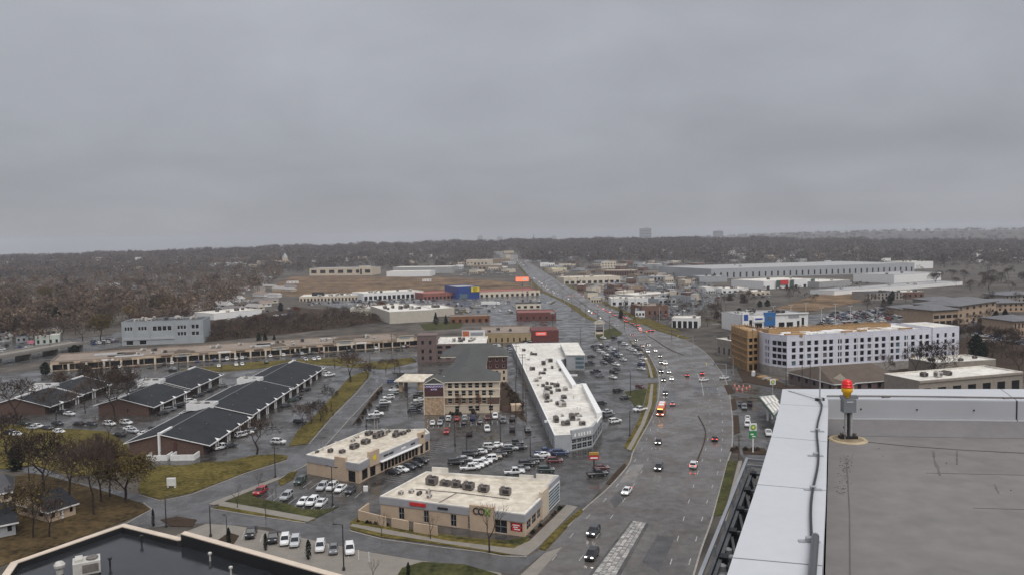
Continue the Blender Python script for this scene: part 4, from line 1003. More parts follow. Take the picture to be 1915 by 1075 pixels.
# raised end block, roof sheathing heaps and the timber frame of the far wing
mb = MB(); a, b = apt.P[3] - dn * 1.0, apt.P[3] + dn * 14
e_ = [a - nb * 0.6, b - nb * 0.6, b + nb * 20, a + nb * 20]
eops = [(u, u + 1.5, z0 + 0.3, z1 + 0.3) for u in (2.2, 6.6, 11.0) for z0, z1 in rows_z]
for i in range(4): wallface(mb, e_[i], e_[(i + 1) % 4], -0.3, HB + 0.5, eops if i == 0 else (), dep=0.45)
mb.build('end_block', wrap_m, apt.root)
mb = MB(); mb.prism(inset(e_, 0.3), HB + 0.1, HB + 0.4); mb.build('end_block_roof', roof_w, apt.root)
for o in eops: window(apt.root, e_[0], e_[1], o, void_m, None, 0.42, 'window_opening')
for k in range(70):
    u = R.uniform(3, Lb - 10); v = R.uniform(1.5, 10)
    p = apt.P[2] + dn * u + nb * v
    mb = MB(); mb.box((p.x, p.y, HB - 0.9), R.uniform(3, 9), R.uniform(1.0, 3), R.uniform(0.5, 1.6), math.atan2(dn.y, dn.x) + R.uniform(-0.25, 0.25)); mb.build('roof_sheeting', R.choice((white_m, white_m, roof_w, osb_m)), apt.root)
# osb-sheathed rear strip along the roof
mb = MB(); p0, p1 = apt.P[2] + nb * 14 - dn * 2, apt.P[3] + nb * 14 - dn * 14
line_strip(mb, [p0, p1], 5.0, HB - 1, HB + 1.5); mb.build('rear_sheathing', osb_m, apt.root)
mb = MB()
for k in range(40):
    p = p0 + (p1 - p0) * ((k + 0.5) / 40)
    mb.bar((p.x - nb.x * 2.4, p.y - nb.y * 2.4, HB + 1.6), (p.x + nb.x * 2.4, p.y + nb.y * 2.4, HB + R.uniform(1.7, 2.4)), 0.4, 0.3)
mb.build('joist', osb_m, apt.root)['kind'] = 'stuff'
# bare stud-and-board west wing
q0 = V2(G(1378, 604, HB + 1)); q1 = apt.P[0] + V2(apt.c)
W = [V2(G(1399, 694)), V2(G(1430, 706)) - nb * 0 + nb * 3, q1 + nb * 26, V2(G(1378, 640, 9))]
c0_ = V2(G(1398, 694)); wq = ccw([V2(apt.loc(p)) for p in (c0_, V2(G(1429, 690)), V2(G(1429, 690)) + nb * 22 + dn * 3, c0_ + Vector((-0.5, 24, 0)))])
wq = [Vector((p.x, p.y, 0)) for p in wq]
wops = [(u, u + 1.6, a, b) for u in (1.5, 4.6, 7.7) for a, b in [(0.4, 2.6)] + rows_z]
mb = MB()
for i in range(4):
    Lq = (wq[(i + 1) % 4] - wq[i]).length
    wallface(mb, wq[i], wq[(i + 1) % 4], -0.3, HB + 0.6, [o for o in wops if o[1] < Lq - 0.5] if i == 9 else ([(u, u + 2.3, a, b) for u in np.arange(1.0, Lq - 2.5, 3.2) for a, b in [(0.3, 3.0)] + rows_z]), dep=0.35)
mb.build('timber_wing', osb_m, apt.root)
mb = MB(); mb.prism(inset(wq, 0.4), HB - 0.6, HB - 0.2); mb.build('timber_deck', osb_m, apt.root)
mb = MB(); mb.prism(inset(wq, 0.36), 0.0, HB - 0.7); mb.build('painted_room_shade', void_m, apt.root)  # solid black core, paints the shade inside the timber wing
for i in range(4):
    a, b = wq[i], wq[(i + 1) % 4]; d = (b - a).normalized(); n = Vector((d.y, -d.x, 0)); Lq = (b - a).length
    for k in range(int(Lq / 3.2) + 1):
        p = a + d * min(k * 3.2, Lq) + n * 0.15; m2 = MB(); m2.bar((p.x, p.y, -0.3), (p.x, p.y, HB + 1.4), 0.35); m2.build('timber_stud', osb_m, apt.root)
    for r in range(5):
        m2 = MB(); z = ZP + r * fl; m2.bar((a.x + n.x * 0.2, a.y + n.y * 0.2, z), (b.x + n.x * 0.2, b.y + n.y * 0.2, z), 0.3, 0.4); m2.build('timber_rail', osb_m, apt.root)
# ---------------------------------------------------------------- car dealership
P, zz = rect_px((1388, 622), (1511, 617), 30)
hh = hgt(G(1388, 622), 584); L = (P[1] - P[0]).length
ops = [(L * a, L * b, 0.2, hh * c) for a, b, c in ((0.10, 0.15, 0.62), (0.19, 0.30, 0.45), (0.40, 0.5, 0.3), (0.55, 0.64, 0.45), (0.67, 0.77, 0.45), (0.83, 0.87, 0.5), (0.90, 0.94, 0.65))]
de = B('car_dealership', 'white car dealership with bright blue entrance portal behind the timber roof', 'dealership', P, hh * 0.86, white_m, roof_gr, ops={0: ops}, units=8, us=1.6)
de.panel(0, 0, L * 0.1, 0, hh, white_m, 0.4, 'side_pylon', 1.0); de.panel(0, L * 0.02, L * 0.085, hh * 0.6, hh * 0.9, sign_blue, 0.5, 'brand_panel', -0.4)
de.panel(0, L * 0.16, L * 0.33, hh * 0.5, hh * 0.76, white_m, 0.5, 'portal'); de.panel(0, L * 0.19, L * 0.3, hh * 0.62, hh * 0.7, sign_blue, 0.6, 'sign_strip', -0.5)
de.panel(0, L * 0.33, L * 0.49, hh * 0.32, hh * 0.97, mat('portal_blue', (0.03, 0.14, 0.36), 0.4, 0.05, 0.5), 0.8, 'blue_portal', 1.0)
de.panel(0, L * 0.37, L * 0.44, hh * 0.6, hh * 0.75, glass_b, 0.9, 'portal_logo', -0.8)
de.panel(0, L * 0.70, L * 0.86, hh * 0.66, hh * 0.8, band_g, 0.3, 'sign_strip')
de.panel(0, L * 0.5, L * 1.0, hh * 0.84, hh * 0.9, white_m, 0.8, 'cornice')
# ---------------------------------------------------------------- brown gabled building and the flat beige ones, right
def gabled(name, label, A, Bq, depth, ze, zr, wall, roofm, ins=0.0, cat='house', ops=None, over=0.6, chim=False, group=None, trim=white_m, along=True, door=False, win=0):
    P, zz = rect_px(A, Bq, depth); c = sum(P, Vector()) / 4
    root = thing(name, label, cat, (c.x, c.y, zz), 0, group)
    Q = [p - c for p in P]; mb = MB(); L = (Q[1] - Q[0]).length
    opl = {}
    if win:
        opl = {0: rowops(L, ze * 0.38, ze * 0.8, win, 0.38), 1: rowops(depth, ze * 0.38, ze * 0.8, max(1, win - 1), 0.3), 3: rowops(depth, ze * 0.38, ze * 0.8, max(1, win - 1), 0.3)}
    for i in range(4): wallface(mb, Q[i], Q[(i + 1) % 4], -0.3, ze, opl.get(i, ()), dep=0.15)
    mb.build('wall', wall, root)
    for i, l_ in opl.items():
        for o in l_: window(root, Q[i], Q[(i + 1) % 4], o, glass_d, None, 0.13)
    if door:
        p, q = Q[0] + (Q[1] - Q[0]) * 0.46, Q[0] + (Q[1] - Q[0]) * 0.54; d = (q - p).normalized(); n = Vector((d.y, -d.x, 0)) * 0.06
        mb = MB(); mb.face([(p + n)[:2] + (0,), (q + n)[:2] + (0,), (q + n)[:2] + (2.1,), (p + n)[:2] + (2.1,)]); mb.build('door', trim, root)
    mb = MB(); qq = Q if along else [Q[1], Q[2], Q[3], Q[0]]
    hip(mb, qq, ze, zr, ins, over, 0, 1 if ins == 0 else 0); r = mb.build('roof', [roofm, wall, trim], root)
    if chim:
        p = Q[0] * 0.4 + Q[2] * 0.6; mb = MB(); mb.box((p.x, p.y, zr - 2), 0.8, 0.8, 3.0); mb.build('chimney', brick_m, r)
    return root
gabled('brown_hall', 'brown-shingled hall with pale gable end behind the warning beacon', (1560, 738), (1690, 728), 30, 4.4, 9.0, mauve_m, shingle_br, 4.0, 'building', win=7)
gabled('brown_hall_wing', 'pale-gabled front wing of the brown-shingled hall', (1553, 732), (1592, 737), 16, 4.2, 8.0, cream_m, shingle_br, 0.0, 'building', win=2, along=False)
b1 = blk('low_office', 'long low beige office with white flat roof beyond the parapet', (1718, 752), (1912, 733), 17, 0, mat('taupe_wall', (0.28, 0.24, 0.2), 0.85, 0.1, 0.6), roof_w, h=8.2, rows=((0.1, 0.62, 7, 0.55),), frame=None, units=3, us=1.2)
b1.panel(0, 0, b1.L(0), 7.2, 8.1, MATS['taupe_wall'], 0.4, 'fascia')
blk('low_office', 'smaller low beige office with white flat roof behind the long one', (1750, 706), (1862, 698), 16, 0, MATS['taupe_wall'], roof_w, h=6.5, rows=((0.2, 0.6, 4, 0.4),), units=4, us=1.0)
# ---------------------------------------------------------------- fuel station
cp = [V2(G(x, y, 5.6)) for x, y in ((1448, 776), (1462, 762), (1450, 737), (1418, 740))]
cc = sum(cp, Vector()) / 4
can = thing('fuel_canopy', 'green-edged fuel station canopy with white ribbed top beside the parapet', 'canopy', cc)
lc = ccw([p - cc for p in cp])
mb = MB(); mb.prism(lc, 4.7, 5.6); mb.build('fascia', mat('canopy_green', (0.10, 0.15, 0.11), 0.5, 0.1, 1), can)
mb = MB(); mb.prism(inset(lc, 0.5), 5.5, 5.62); mb.build('deck', roof_gr, can)
for k in range(4):
    for j in range(2):
        u, v = (k + 0.5) / 4, 0.28 + 0.44 * j
        p = (lc[0] * (1 - u) + lc[1] * u) * (1 - v) + (lc[3] * (1 - u) + lc[2] * u) * v
        e1, e2 = (lc[1] - lc[0]) * 0.095, (lc[3] - lc[0]) * 0.17
        mb = MB(); mb.prism([p - e1 - e2, p + e1 - e2, p + e1 + e2, p - e1 + e2], 5.6, 5.72); mb.build('deck_panel', roof_w, can)
for u, v in ((0.15, 0.5), (0.5, 0.5), (0.85, 0.5)):
    p = (lc[0] * (1 - u) + lc[1] * u) * (1 - v) + (lc[3] * (1 - u) + lc[2] * u) * v
    mb = MB(); mb.box((p.x, p.y, -0.1), 0.5, 0.5, 4.9); mb.build('column', white_m, can)
def flower(root, c, r, ux):
    for rr, m_, n, e in ((1.0, sign_grn, 18, 0.02), (0.74, mat('petal_light', (0.35, 0.55, 0.05), 0.5, 0, 1), 18, 0.05), (0.48, sign_yel, 18, 0.08), (0.2, white_m, 12, 0.11)):
        mb = MB(); nrm = Vector((ux.y, -ux.x, 0))
        for k in range(2 * n):
            t0, t1 = math.pi * k / n, math.pi * (k + 1) / n
            f = lambda t, q: (c.x + ux.x * math.cos(t) * q + nrm.x * e, c.y + ux.y * math.cos(t) * q + nrm.y * e, c.z + math.sin(t) * q)
            q0, q1 = (r * rr, r * rr * 0.84) if k % 2 else (r * rr * 0.84, r * rr)
            mb.face([f(0, 0), f(t0, q0), f(t1, q1)])
        mb.build('emblem', m_, root)
ux = Vector((1, 0.06, 0)).normalized()
def panel_sign(root, c, w, h, t, m, name):
    mb = MB(); mb.box(c, w, t, h, math.atan2(ux.y, ux.x)); return mb.build(name, m, root)
ps = thing('price_sign', 'tall green and white fuel price sign with flower emblem', 'sign', G(1408, 846))
mb = MB(); mb.bar((0, 0, -0.1), (0, 0, 6.2), 0.3); mb.build('post', white_m, ps)
panel_sign(ps, (0, 0, 4.3), 2.1, 2.1, 0.35, sign_grn, 'price_panel'); panel_sign(ps, (0, 0, 6.5), 2.1, 2.1, 0.35, white_m, 'emblem_panel')
panel_sign(ps, (-0.3, -0.2, 5.3), 0.9, 0.4, 0.05, white_m, 'price_strip'); panel_sign(ps, (0.2, -0.2, 4.7), 1.0, 0.3, 0.05, white_m, 'price_strip')
flower(ps, Vector((0, -0.22, 7.55)), 0.85, ux)
ps2 = thing('emblem_sign', 'small white emblem sign standing beyond the fuel canopy', 'sign', G(1445, 742))
mb = MB(); mb.bar((0, 0, 0), (0, 0, 6), 0.25); mb.build('post', lpole_m, ps2); panel_sign(ps2, (0, 0, 5.0), 2.2, 2.0, 0.3, white_m, 'emblem_panel'); flower(ps2, Vector((0, -0.2, 6.0)), 0.8, ux)
# ---------------------------------------------------------------- shops between the tan mall and the avenue
t1 = blk('store', 'tan-sided store with brown flat roof and dark red sign end north of the mall', (900, 641), (1000, 639), 42, 0, mat('khaki_wall', (0.36, 0.27, 0.15), 0.85, 0.08, 0.4), roof_tan, h=6.0, rows=((0.05, 0.5, 9, 0.25),), units=4)
t1.panel(0, t1.L(0) * 0.94, t1.L(0) * 1.45, 0, 7.2, mat('store_red', (0.13, 0.035, 0.03), 0.7, 0.1, 0.5), 0.3, 'red_end', 20)
sg = t1.panel(0, t1.L(0) * 1.02, t1.L(0) * 1.22, 4.2, 6.2, mat('lit_red_sign', (0.6, 0.08, 0.06), 0.5, 0.05, 1, emit=(1, 0.15, 0.1), estr=0.35), 0.5, 'lit_sign', -0.3)
t1.panel(0, t1.L(0) * 1.05, t1.L(0) * 1.19, 4.9, 5.5, white_m, 0.6, 'sign_letters', -0.5)
blk('restaurant', 'red-roofed low restaurant with dark red walls near the avenue', (968, 600), (1040, 598.6), 26, 0, mat('maroon_wall', (0.14, 0.045, 0.035), 0.8, 0.1, 0.5), mat('maroon_roof', (0.22, 0.08, 0.07), 0.7, 0.15, 0.3), h=6.5, rows=((0.2, 0.5, 6, 0.3),), cap=MATS['maroon_roof'])
blk('brick_shops', 'low orange-brick shop row with dark doors beside the green bank', (842, 604), (916, 602), 14, 0, mat('orange_brick', (0.20, 0.085, 0.04), 0.85, 0.2, 0.6), roof_tan, h=5.2, rows=((0.05, 0.55, 6, 0.4),))
blk('diner', 'small tan diner with dark roof beside the white lorry', (965, 578), (1012, 577), 16, 0, cream_m, roof_dk, h=5, rows=((0.15, 0.6, 4, 0.5),))
bb_sign = thing('billboard', 'white-framed billboard with orange picture over the tan store roof', 'billboard', G(886, 652))
for x in (-5.5, 5.5):
    mb = MB(); mb.bar((x, 0, 0), (x, 0, 9), 0.6); mb.build('leg', white_m, bb_sign)
mb = MB(); mb.box((0, 0, 5.8), 13.4, 0.5, 5.2); mb.build('frame', white_m, bb_sign)
mb = MB(); mb.box((-4.4, -0.3, 6.2), 3.8, 0.08, 4.4); mb.build('picture', mat('poster_orange', (0.5, 0.14, 0.06), 0.6, 0.3, 1), bb_sign)
mb = MB(); mb.box((2.0, -0.3, 8.0), 7.4, 0.08, 1.9); mb.build('caption', mat('poster_grey', (0.32, 0.32, 0.34), 0.6, 0.3, 2), bb_sign)
# big windowless white store
w1 = blk('big_store', 'large windowless cream store with white flat roof above the brushy slope', (729, 605), (818, 600), 70, 583, mat('oyster_wall', (0.48, 0.44, 0.37), 0.8, 0.06, 0.3), roof_w, units=10, us=1.5)
w2 = blk('big_store_wing', 'white-roofed east wing of the windowless cream store', (812, 592), (850, 590), 40, 577, MATS['oyster_wall'], roof_w, units=2, us=1.5)
w3 = blk('big_store_wing', 'white-roofed west wing of the windowless cream store', (655, 590), (740, 588), 50, 577, MATS['oyster_wall'], roof_w, units=4, us=1.8)
# far retail row with the blue electronics store
f1 = blk('retail_row', 'pale far retail row with white roof below the brown plot', (560, 563), (676, 560), 40, 555, beige2, roof_w, rows=((0.0, 0.55, 18, 0.5),), units=14, us=1.4, uk=1)
f2 = blk('retail_row', 'columned white shopfront row joining the red-roofed stores', (680, 562), (792, 556), 40, 549, white_m, roof_w, rows=((0.02, 0.6, 13, 0.7),), units=8, us=1.3, uk=1)
rr_ = mat('rust_roof', (0.28, 0.10, 0.075), 0.7, 0.15, 0.2)
f3 = blk('retail_row', 'rust-red roofed store row west of the blue store', (792, 560), (856, 557), 40, 549, rr_, rr_, rows=((0.02, 0.45, 9, 0.6),), cap=rr_)
f4 = blk('retail_row', 'rust-red roofed store row east of the blue store', (896, 556), (1010, 552), 40, 546, cream_m, rr_, rows=((0.02, 0.5, 12, 0.5),), cap=rr_)
be = blk('electronics_store', 'bright blue electronics store front with yellow tag sign', (855, 559), (897, 557), 42, 537, mat('store_blue', (0.012, 0.045, 0.21), 0.45, 0.08, 0.3), roof_gr, rows=(), cap=mat('store_blue', (0, 0, 0)))
Lq = be.L(0); hq = be.h
be.panel(0, Lq * 0.1, Lq * 0.45, 0.3, hq * 0.42, glass_b, 0.6, 'glass_front')
be.panel(0, Lq * 0.62, Lq * 0.98, hq * 0.55, hq * 0.95, sign_yel, 0.8, 'tag_sign')
be.text(0, Lq * 0.8, hq * 0.76, 'BEST', hq * 0.2, blk_m, 0.95); be.text(0, Lq * 0.8, hq * 0.59, 'BUY', hq * 0.2, blk_m, 0.95)
# ---------------------------------------------------------------- far buildings
def far(name, label, x0, x1, base, top, m, roof, depth=40, dy=0.0, rows=(), cat='building', **k):
    return blk(name, label, (x0, base), (x1, base + dy), depth, top, m, roof, cat=cat, rows=rows, **k)
far('school', 'cream modern school with dark window bands above the brown plot', 579, 696, 516, 502, beige2, roof_gr, 60, -1, ((0.3, 0.75, 7, 0.6),))
far('school_wing', 'taller cream east wing of the modern school', 672, 694, 515.5, 498, beige2, roof_gr, 40, -0.5, ((0.1, 0.7, 3, 0.6),))
far('warehouse', 'white warehouse with long low roof behind the brown plot', 723, 805, 518, 508, white_m, roof_w, 50, -1)
far('warehouse', 'second white warehouse standing behind the first one', 735, 846, 512, 500, roof_gr, roof_w, 60, -1)
far('warehouse', 'long pale warehouse among the western woods', 358, 448, 499.5, 493, white_m, roof_w, 80, -2)
far('church', 'brown-brick church nave with tower by the western woods', 480, 540, 497, 488, beige2, roof_tan, 40, -1)
ch = thing('church_tower', 'slim stone church tower with pointed spire above the woods', 'tower', G(533.5, 497))
hh = hgt(G(533.5, 497), 482); mb = MB(); mb.box((0, 0, 0), 11, 11, hh); mb.build('shaft', beige2, ch)
mb = MB(); mb.lathe((0, 0, hh), [(7.5, 0), (0.3, hgt(G(533.5, 497), 473) - hh)], 0, 4); mb.build('spire', grey_w, ch)
for spec in (
    ('warehouse', 'huge pale grey warehouse with columned front on the east side', 1330, 1710, 522, 503, grey_w, roof_gr, 170, -13, ((0.1, 0.6, 34, 0.25),)),
    ('discount_store', 'white-fronted discount store with large red sign', 1428, 1530, 541, 526, white_m, roof_w, 60, -5, ((0.0, 0.4, 6, 0.3),)),
    ('discount_store_wing', 'pale east wing of the discount store beside its dark green pier', 1532, 1590, 538, 527, roof_gr, roof_w, 50, -4, ()),
    ('warehouse', 'low white distribution shed along the railway bank', 1560, 1800, 552, 544, white_m, roof_gr, 30, -19, ()),
    ('warehouse', 'pale square shed at the end of the distribution yard', 1672, 1760, 530, 514, white_m, roof_gr, 60, -6, ()),
    ('warehouse', 'white arched-roof shed beyond the huge warehouse', 1690, 1745, 504, 490, white_m, roof_w, 50, -2, ()),
    ('shop', 'grey-gabled shop with pale portico east of the avenue', 1308, 1360, 528, 517, grey_w, roof_gr, 40, -1, ()),
    ('shop', 'low white shop before the discount store', 1350, 1400, 548, 540, white_m, roof_w, 30, -1, ((0.1, 0.5, 5, 0.5),)),
    ('shop', 'small white-roofed shop below the discount store', 1405, 1440, 552, 545, beige2, roof_w, 26, -1, ((0.1, 0.5, 4, 0.5),)),
    ('shop', 'long white shed roof row in the lots east of the avenue', 1190, 1262, 563, 552, grey_w, roof_w, 30, -6, ((0.1, 0.6, 8, 0.6),)),
    ('shop', 'white flat-roofed shop nearest the queue of cars', 1143, 1212, 572, 558, white_m, roof_w, 24, -1, ((0.1, 0.5, 6, 0.5),)),
    ('shop', 'grey flat-roofed shop in the lots behind the brick restaurant', 1232, 1264, 568, 559, grey_w, roof_gr, 24, -2, ((0.1, 0.6, 4, 0.6),)),
    ('restaurant', 'brown brick restaurant with pale corner pier east of the avenue', 1200, 1250, 592, 572, mat('rust_brick', (0.16, 0.085, 0.06), 0.85, 0.15, 0.6), roof_tan, 24, -2, ((0.15, 0.5, 5, 0.35),)),
    ('kiosk', 'small blue and white drive-in kiosk by the queue', 1188, 1206, 592, 580, white_m, mat('kiosk_blue', (0.12, 0.25, 0.4), 0.5, 0.1, 1), 14, 0, ((0.2, 0.6, 3, 0.6),)),
    ('brick_shop', 'dark brick flat shop in the far car parks', 1156, 1208, 549, 541, MATS['rust_brick'], roof_tan, 26, -1, ((0.1, 0.6, 6, 0.5),)),
    ('shop_row', 'white and tan shop row with bright blue panel along the avenue', 1055, 1160, 532, 519, cream_m, roof_cr, 40, -3, ((0.05, 0.45, 10, 0.6),)),
    ('shop', 'grey hip-roofed showroom with yellow gabled front', 1032, 1060, 511, 501, mat('pale_yellow', (0.55, 0.48, 0.28), 0.8, 0.06, 1), roof_gr, 40, -1, ((0.1, 0.7, 3, 0.4),)),
    ('hall', 'brick hall with columned front before the far woods', 1130, 1186, 517, 506, MATS['rust_brick'], roof_cr, 30, 0, ((0.1, 0.8, 12, 0.5),)),
    ('apartment_house', 'cream gabled apartment house before the far woods', 1125, 1152, 502, 490, cream_m, roof_cr, 26, 0, ((0.2, 0.4, 5, 0.4), (0.6, 0.8, 5, 0.4))),
    ('shed', 'bright white-roofed shed before the far woods', 1192, 1232, 503, 494, grey_w, roof_w, 30, 0, ()),
    ('pavilion', 'grey round-ended pavilion in the far car parks', 1215, 1250, 524, 516, grey_w, roof_w, 26, 0, ((0.1, 0.6, 5, 0.6),)),
    ('shop_row', 'pale shop row at the crest of the avenue', 872, 912, 497, 486, beige2, roof_w, 40, 0, ((0.1, 0.5, 6, 0.5),)),
    ('shop', 'low tan shop near the crest of the avenue', 885, 935, 504, 497, mat('far_tan', (0.3, 0.22, 0.15), 0.85, 0.1, 0.5), roof_tan, 30, 0, ((0.1, 0.6, 6, 0.5),)),
    ('shop', 'small brown-roofed shop at the head of the avenue', 918, 945, 493, 485, MATS['far_tan'], roof_tan, 30, 0, ()),
    ('shop', 'little white shop across from the avenue crest', 1010, 1026, 499, 491, white_m, roof_gr, 20, 0, ()),
    ('retail_shed', 'white-canopied fuel stop east of the intersection', 1256, 1306, 612, 594, white_m, roof_w, 18, 1, ((0.0, 0.7, 5, 0.7),)),
    ('apartment_house', 'dark-roofed motel with white doors at the foot of the bank', 1620, 1688, 562, 548, mat('motel_wall', (0.3, 0.27, 0.24), 0.85, 0.1, 0.6), roof_dk, 24, -2, ((0.15, 0.5, 10, 0.4), (0.6, 0.9, 10, 0.4))),
    ('apartment_house', 'low dark-roofed building with red-brown walls by the bare trees', 1676, 1728, 558, 546, MATS['rust_brick'], roof_w, 20, -1, ((0.2, 0.6, 5, 0.4),)),
    ('low_shop', 'white-sided low shop beside the timber wing', 1340, 1378, 662, 632, mat('site_wall', (0.26, 0.23, 0.2), 0.85, 0.15, 0.4), roof_w, 34, 8, ((0.1, 0.5, 4, 0.3),)),
    ('warehouse', 'white arched sheds on the western street', 400, 490, 598, 586, white_m, roof_w, 30, -9, ()),
    ('long_house', 'low dark-roofed long house by the western street', 430, 488, 574, 567, mat('far_brown', (0.2, 0.15, 0.12), 0.85, 0.1, 0.5), roof_dk, 18, -1, ((0.2, 0.6, 8, 0.4),)),
    ('long_house', 'low tan long house further up the western street', 402, 460, 562, 557, MATS['far_tan'], roof_tan, 18, -1, ()),
    ('shop', 'white two-part shop with pale green front near the overpass', 66, 112, 644, 628, mat('mint_wall', (0.5, 0.54, 0.48), 0.8, 0.06, 0.6), roof_w, 24, -3, ((0.1, 0.5, 4, 0.4),)),
    ('shop', 'cream upper shop behind the pale green one', 70, 108, 628, 615, cream_m, roof_w, 22, -2, ((0.2, 0.6, 3, 0.4),)),
    ('shop', 'dark blue-roofed shop beside the pink bank sign', 30, 60, 640, 628, grey_w, mat('blue_roof', (0.05, 0.06, 0.10), 0.7, 0.1, 1), 22, -2, ((0.2, 0.6, 3, 0.4),)),
):
    (nm, lb, x0, x1, ba, tp, m_, rf, dp, dy_, rw) = spec
    far(nm, lb, x0, x1, ba, tp, m_, rf, dp, dy_, rw, units=R.randint(1, 5) if (x1 - x0) > 40 else 1, us=1.5, uk=R.choice((0, 1)))
for x0_, x1_, y_, lb_ in ((536, 556, 531, 'long white site trailer on the west of the brown plot'), (790, 806, 527, 'white site trailer on the east of the brown plot')):
    q = blk('site_trailer', lb_, (x0_, y_), (x1_, y_ - 0.3), 9, 0, white_m, roof_w, cat='trailer', h=4.2, rows=((0.4, 0.7, 3, 0.4),))
# a low white-roofed motel canopy etc. get their signs
dsn = [o for o in col.objects if o.get('label', '').startswith('white-fronted discount')][0]
mb = MB(); h_ = hgt(G(1428, 541), 526)
p0_, p1_ = G(1459, 539.5), G(1474, 538.8)
mb.prism([p0_ - dsn.location, p1_ - dsn.location, p1_ - dsn.location + Vector((0, -1.2, 0)), p0_ - dsn.location + Vector((0, -1.2, 0))], h_ * 0.5, h_ * 1.05); mb.build('red_sign', sign_red, dsn)
for x in (1452, 1478, 1517):
    p0_, p1_ = G(x, 539.6 - (x - 1459) * 0.05), G(x + 6, 539.3 - (x - 1459) * 0.05)
    mb = MB(); mb.prism([p0_ - dsn.location, p1_ - dsn.location, p1_ - dsn.location + Vector((0, -1.6, 0)), p0_ - dsn.location + Vector((0, -1.6, 0))], 0, h_ * 1.05); mb.build('green_pier', mat('pier_green', (0.05, 0.09, 0.07), 0.7, 0.1, 1), dsn)
# tan office with hipped grey roof at the right edge
to = blk('office_building', 'tan three-storey office with grey hip roof among evergreens at the east edge', (1790, 608), (1862, 596), 30, 572, mat('tan_brick', (0.40, 0.29, 0.20), 0.85, 0.1, 0.6), None, rows=((0.1, 0.25, 6, 0.35), (0.42, 0.57, 6, 0.35), (0.75, 0.9, 6, 0.35)))
mb = MB(); hip(mb, to.P, to.h, to.h + 3.4, 12, 1.5); mb.build('roof', [roof_mg, roof_mg, roof_dk], to.root)
to = blk('office_building', 'curved dark-banded office wing west of the tan office', (1745, 612), (1792, 609), 26, 580, MATS['tan_brick'], None, rows=((0.15, 0.35, 4, 0.8), (0.5, 0.7, 4, 0.8)))
mb = MB(); hip(mb, to.P, to.h, to.h + 3.0, 10, 1.5); mb.build('roof', [roof_mg, roof_mg, roof_dk], to.root)
for x0, x1, ba, tp, lb in ((1835, 1915, 584, 567, 'wide hip-roofed office behind the tan one'), (1745, 1800, 572, 562, 'low grey-roofed office hall behind the curved wing'), (1690, 1775, 592, 578, 'dark hip-roofed office in front of the railway bank'), (1895, 1950, 632, 600, 'brown brick office cut by the east edge of the view'), (1880, 1940, 566, 552, 'grey office block beyond the hip-roofed offices')):
    q = blk('office_building', lb, (x0, ba), (x1, ba - 2), 26, tp, R.choice((MATS['tan_brick'], MATS['motel_wall'])), None, rows=((0.15, 0.4, 8, 0.4), (0.6, 0.85, 8, 0.4)))
    mb = MB(); hip(mb, q.P, q.h, q.h + 2.6, 10, 1.2); mb.build('roof', [roof_mg, roof_mg, roof_dk], q.root)
# skyline towers
def tower(label, x, base, top, w, m, name='office_tower'):
    p = G(x, base); h = hgt(p, top); root = thing(name, label, 'tower', p)
    wd = w * (p - EYE).length / F; mb = MB(); mb.box((0, 0, -5), wd, wd * 0.8, h + 5); mb.build('shaft', m, root)
    for k in range(1, 9):
        mb = MB(); mb.box((0, 0, h * k / 9), wd + 0.6, wd * 0.8 + 0.6, h * 0.05); mb.build('window_band', glass_d, root)
    mb = MB(); mb.box((wd * 0.1, 0, h), wd * 0.4, wd * 0.4, h * 0.06); mb.build('plant_room', m, root)
tower('broad grey tower rising over the far woods', 1207, 452, 427, 19, grey_w)
tower('flat-topped hazy tower on the eastern horizon', 1343, 447, 432, 15, grey_w)
tower('pale tower pair western one on the city skyline', 898, 453, 441, 10, grey_w); tower('pale tower east of the mast on the city skyline', 935, 453, 443, 10, grey_w); tower('small grey tower right of the dark spire', 1036, 451, 441, 8, grey_w)
sp = thing('dark_spire', 'thin dark spire standing on the skyline above the avenue', 'tower', G(998, 452))
hh = hgt(G(998, 452), 437); mb = MB(); mb.lathe((0, 0, 0), [(6, 0), (6, hh * 0.7), (0.6, hh)], 0, 6); mb.build('shaft', blk_m, sp)
for x, tp, lb in ((883, 436, 'lattice radio mast on the skyline west of the pale towers'), (967, 436, 'thin radio mast on the skyline above the avenue'), (688, 454, 'thin mast above the western woods')):
    p = G(x, 453 if x > 800 else 460); h = hgt(p, tp); r = thing('radio_mast', lb, 'mast', p); mb = MB()
    for a in range(3):
        t = a * 2.1; mb.bar((3.4 * math.cos(t), 3.4 * math.sin(t), 0), (0.4 * math.cos(t), 0.4 * math.sin(t), h), 0.9, n=3)
    mb.build('lattice', lpole_m, r)
    for k in range(6):
        mb = MB(); z = h * (k + 1) / 7; s_ = 3.4 - 3 * (k + 1) / 7; mb.lathe((0, 0, z), [(s_, 0), (s_, 0.6)], 0, 3); mb.build('brace', lpole_m, r)
# overpass bridge on the left
ov = thing('overpass', 'grey concrete road overpass with pale railing at the west edge', 'bridge', G(40, 668))
for nm, off, z0, z1, w, m_ in (('deck', 0, 3.6, 4.6, 14, concrete), ('railing', 6.8, 4.6, 5.6, 0.3, kerb_m), ('railing', -6.8, 4.6, 5.6, 0.3, kerb_m)):
    a, b = G(-60, 690) - ov.location, G(150, 652) - ov.location; d = V2(b - a).normalized(); n = Vector((-d.y, d.x, 0)) * off
    mb = MB(); mb.prism(strip_poly([V2(a) + n, V2(b) + n], w), z0, z1, bottom=True); mb.build(nm, m_, ov)
for t in (0.2, 0.45, 0.7, 0.95):
    p = V2(a).lerp(V2(b), t); mb = MB(); mb.box((p.x, p.y, -0.2), 1.2, 10, 3.9, math.atan2(d.y, d.x)); mb.build('pier', concrete, ov)
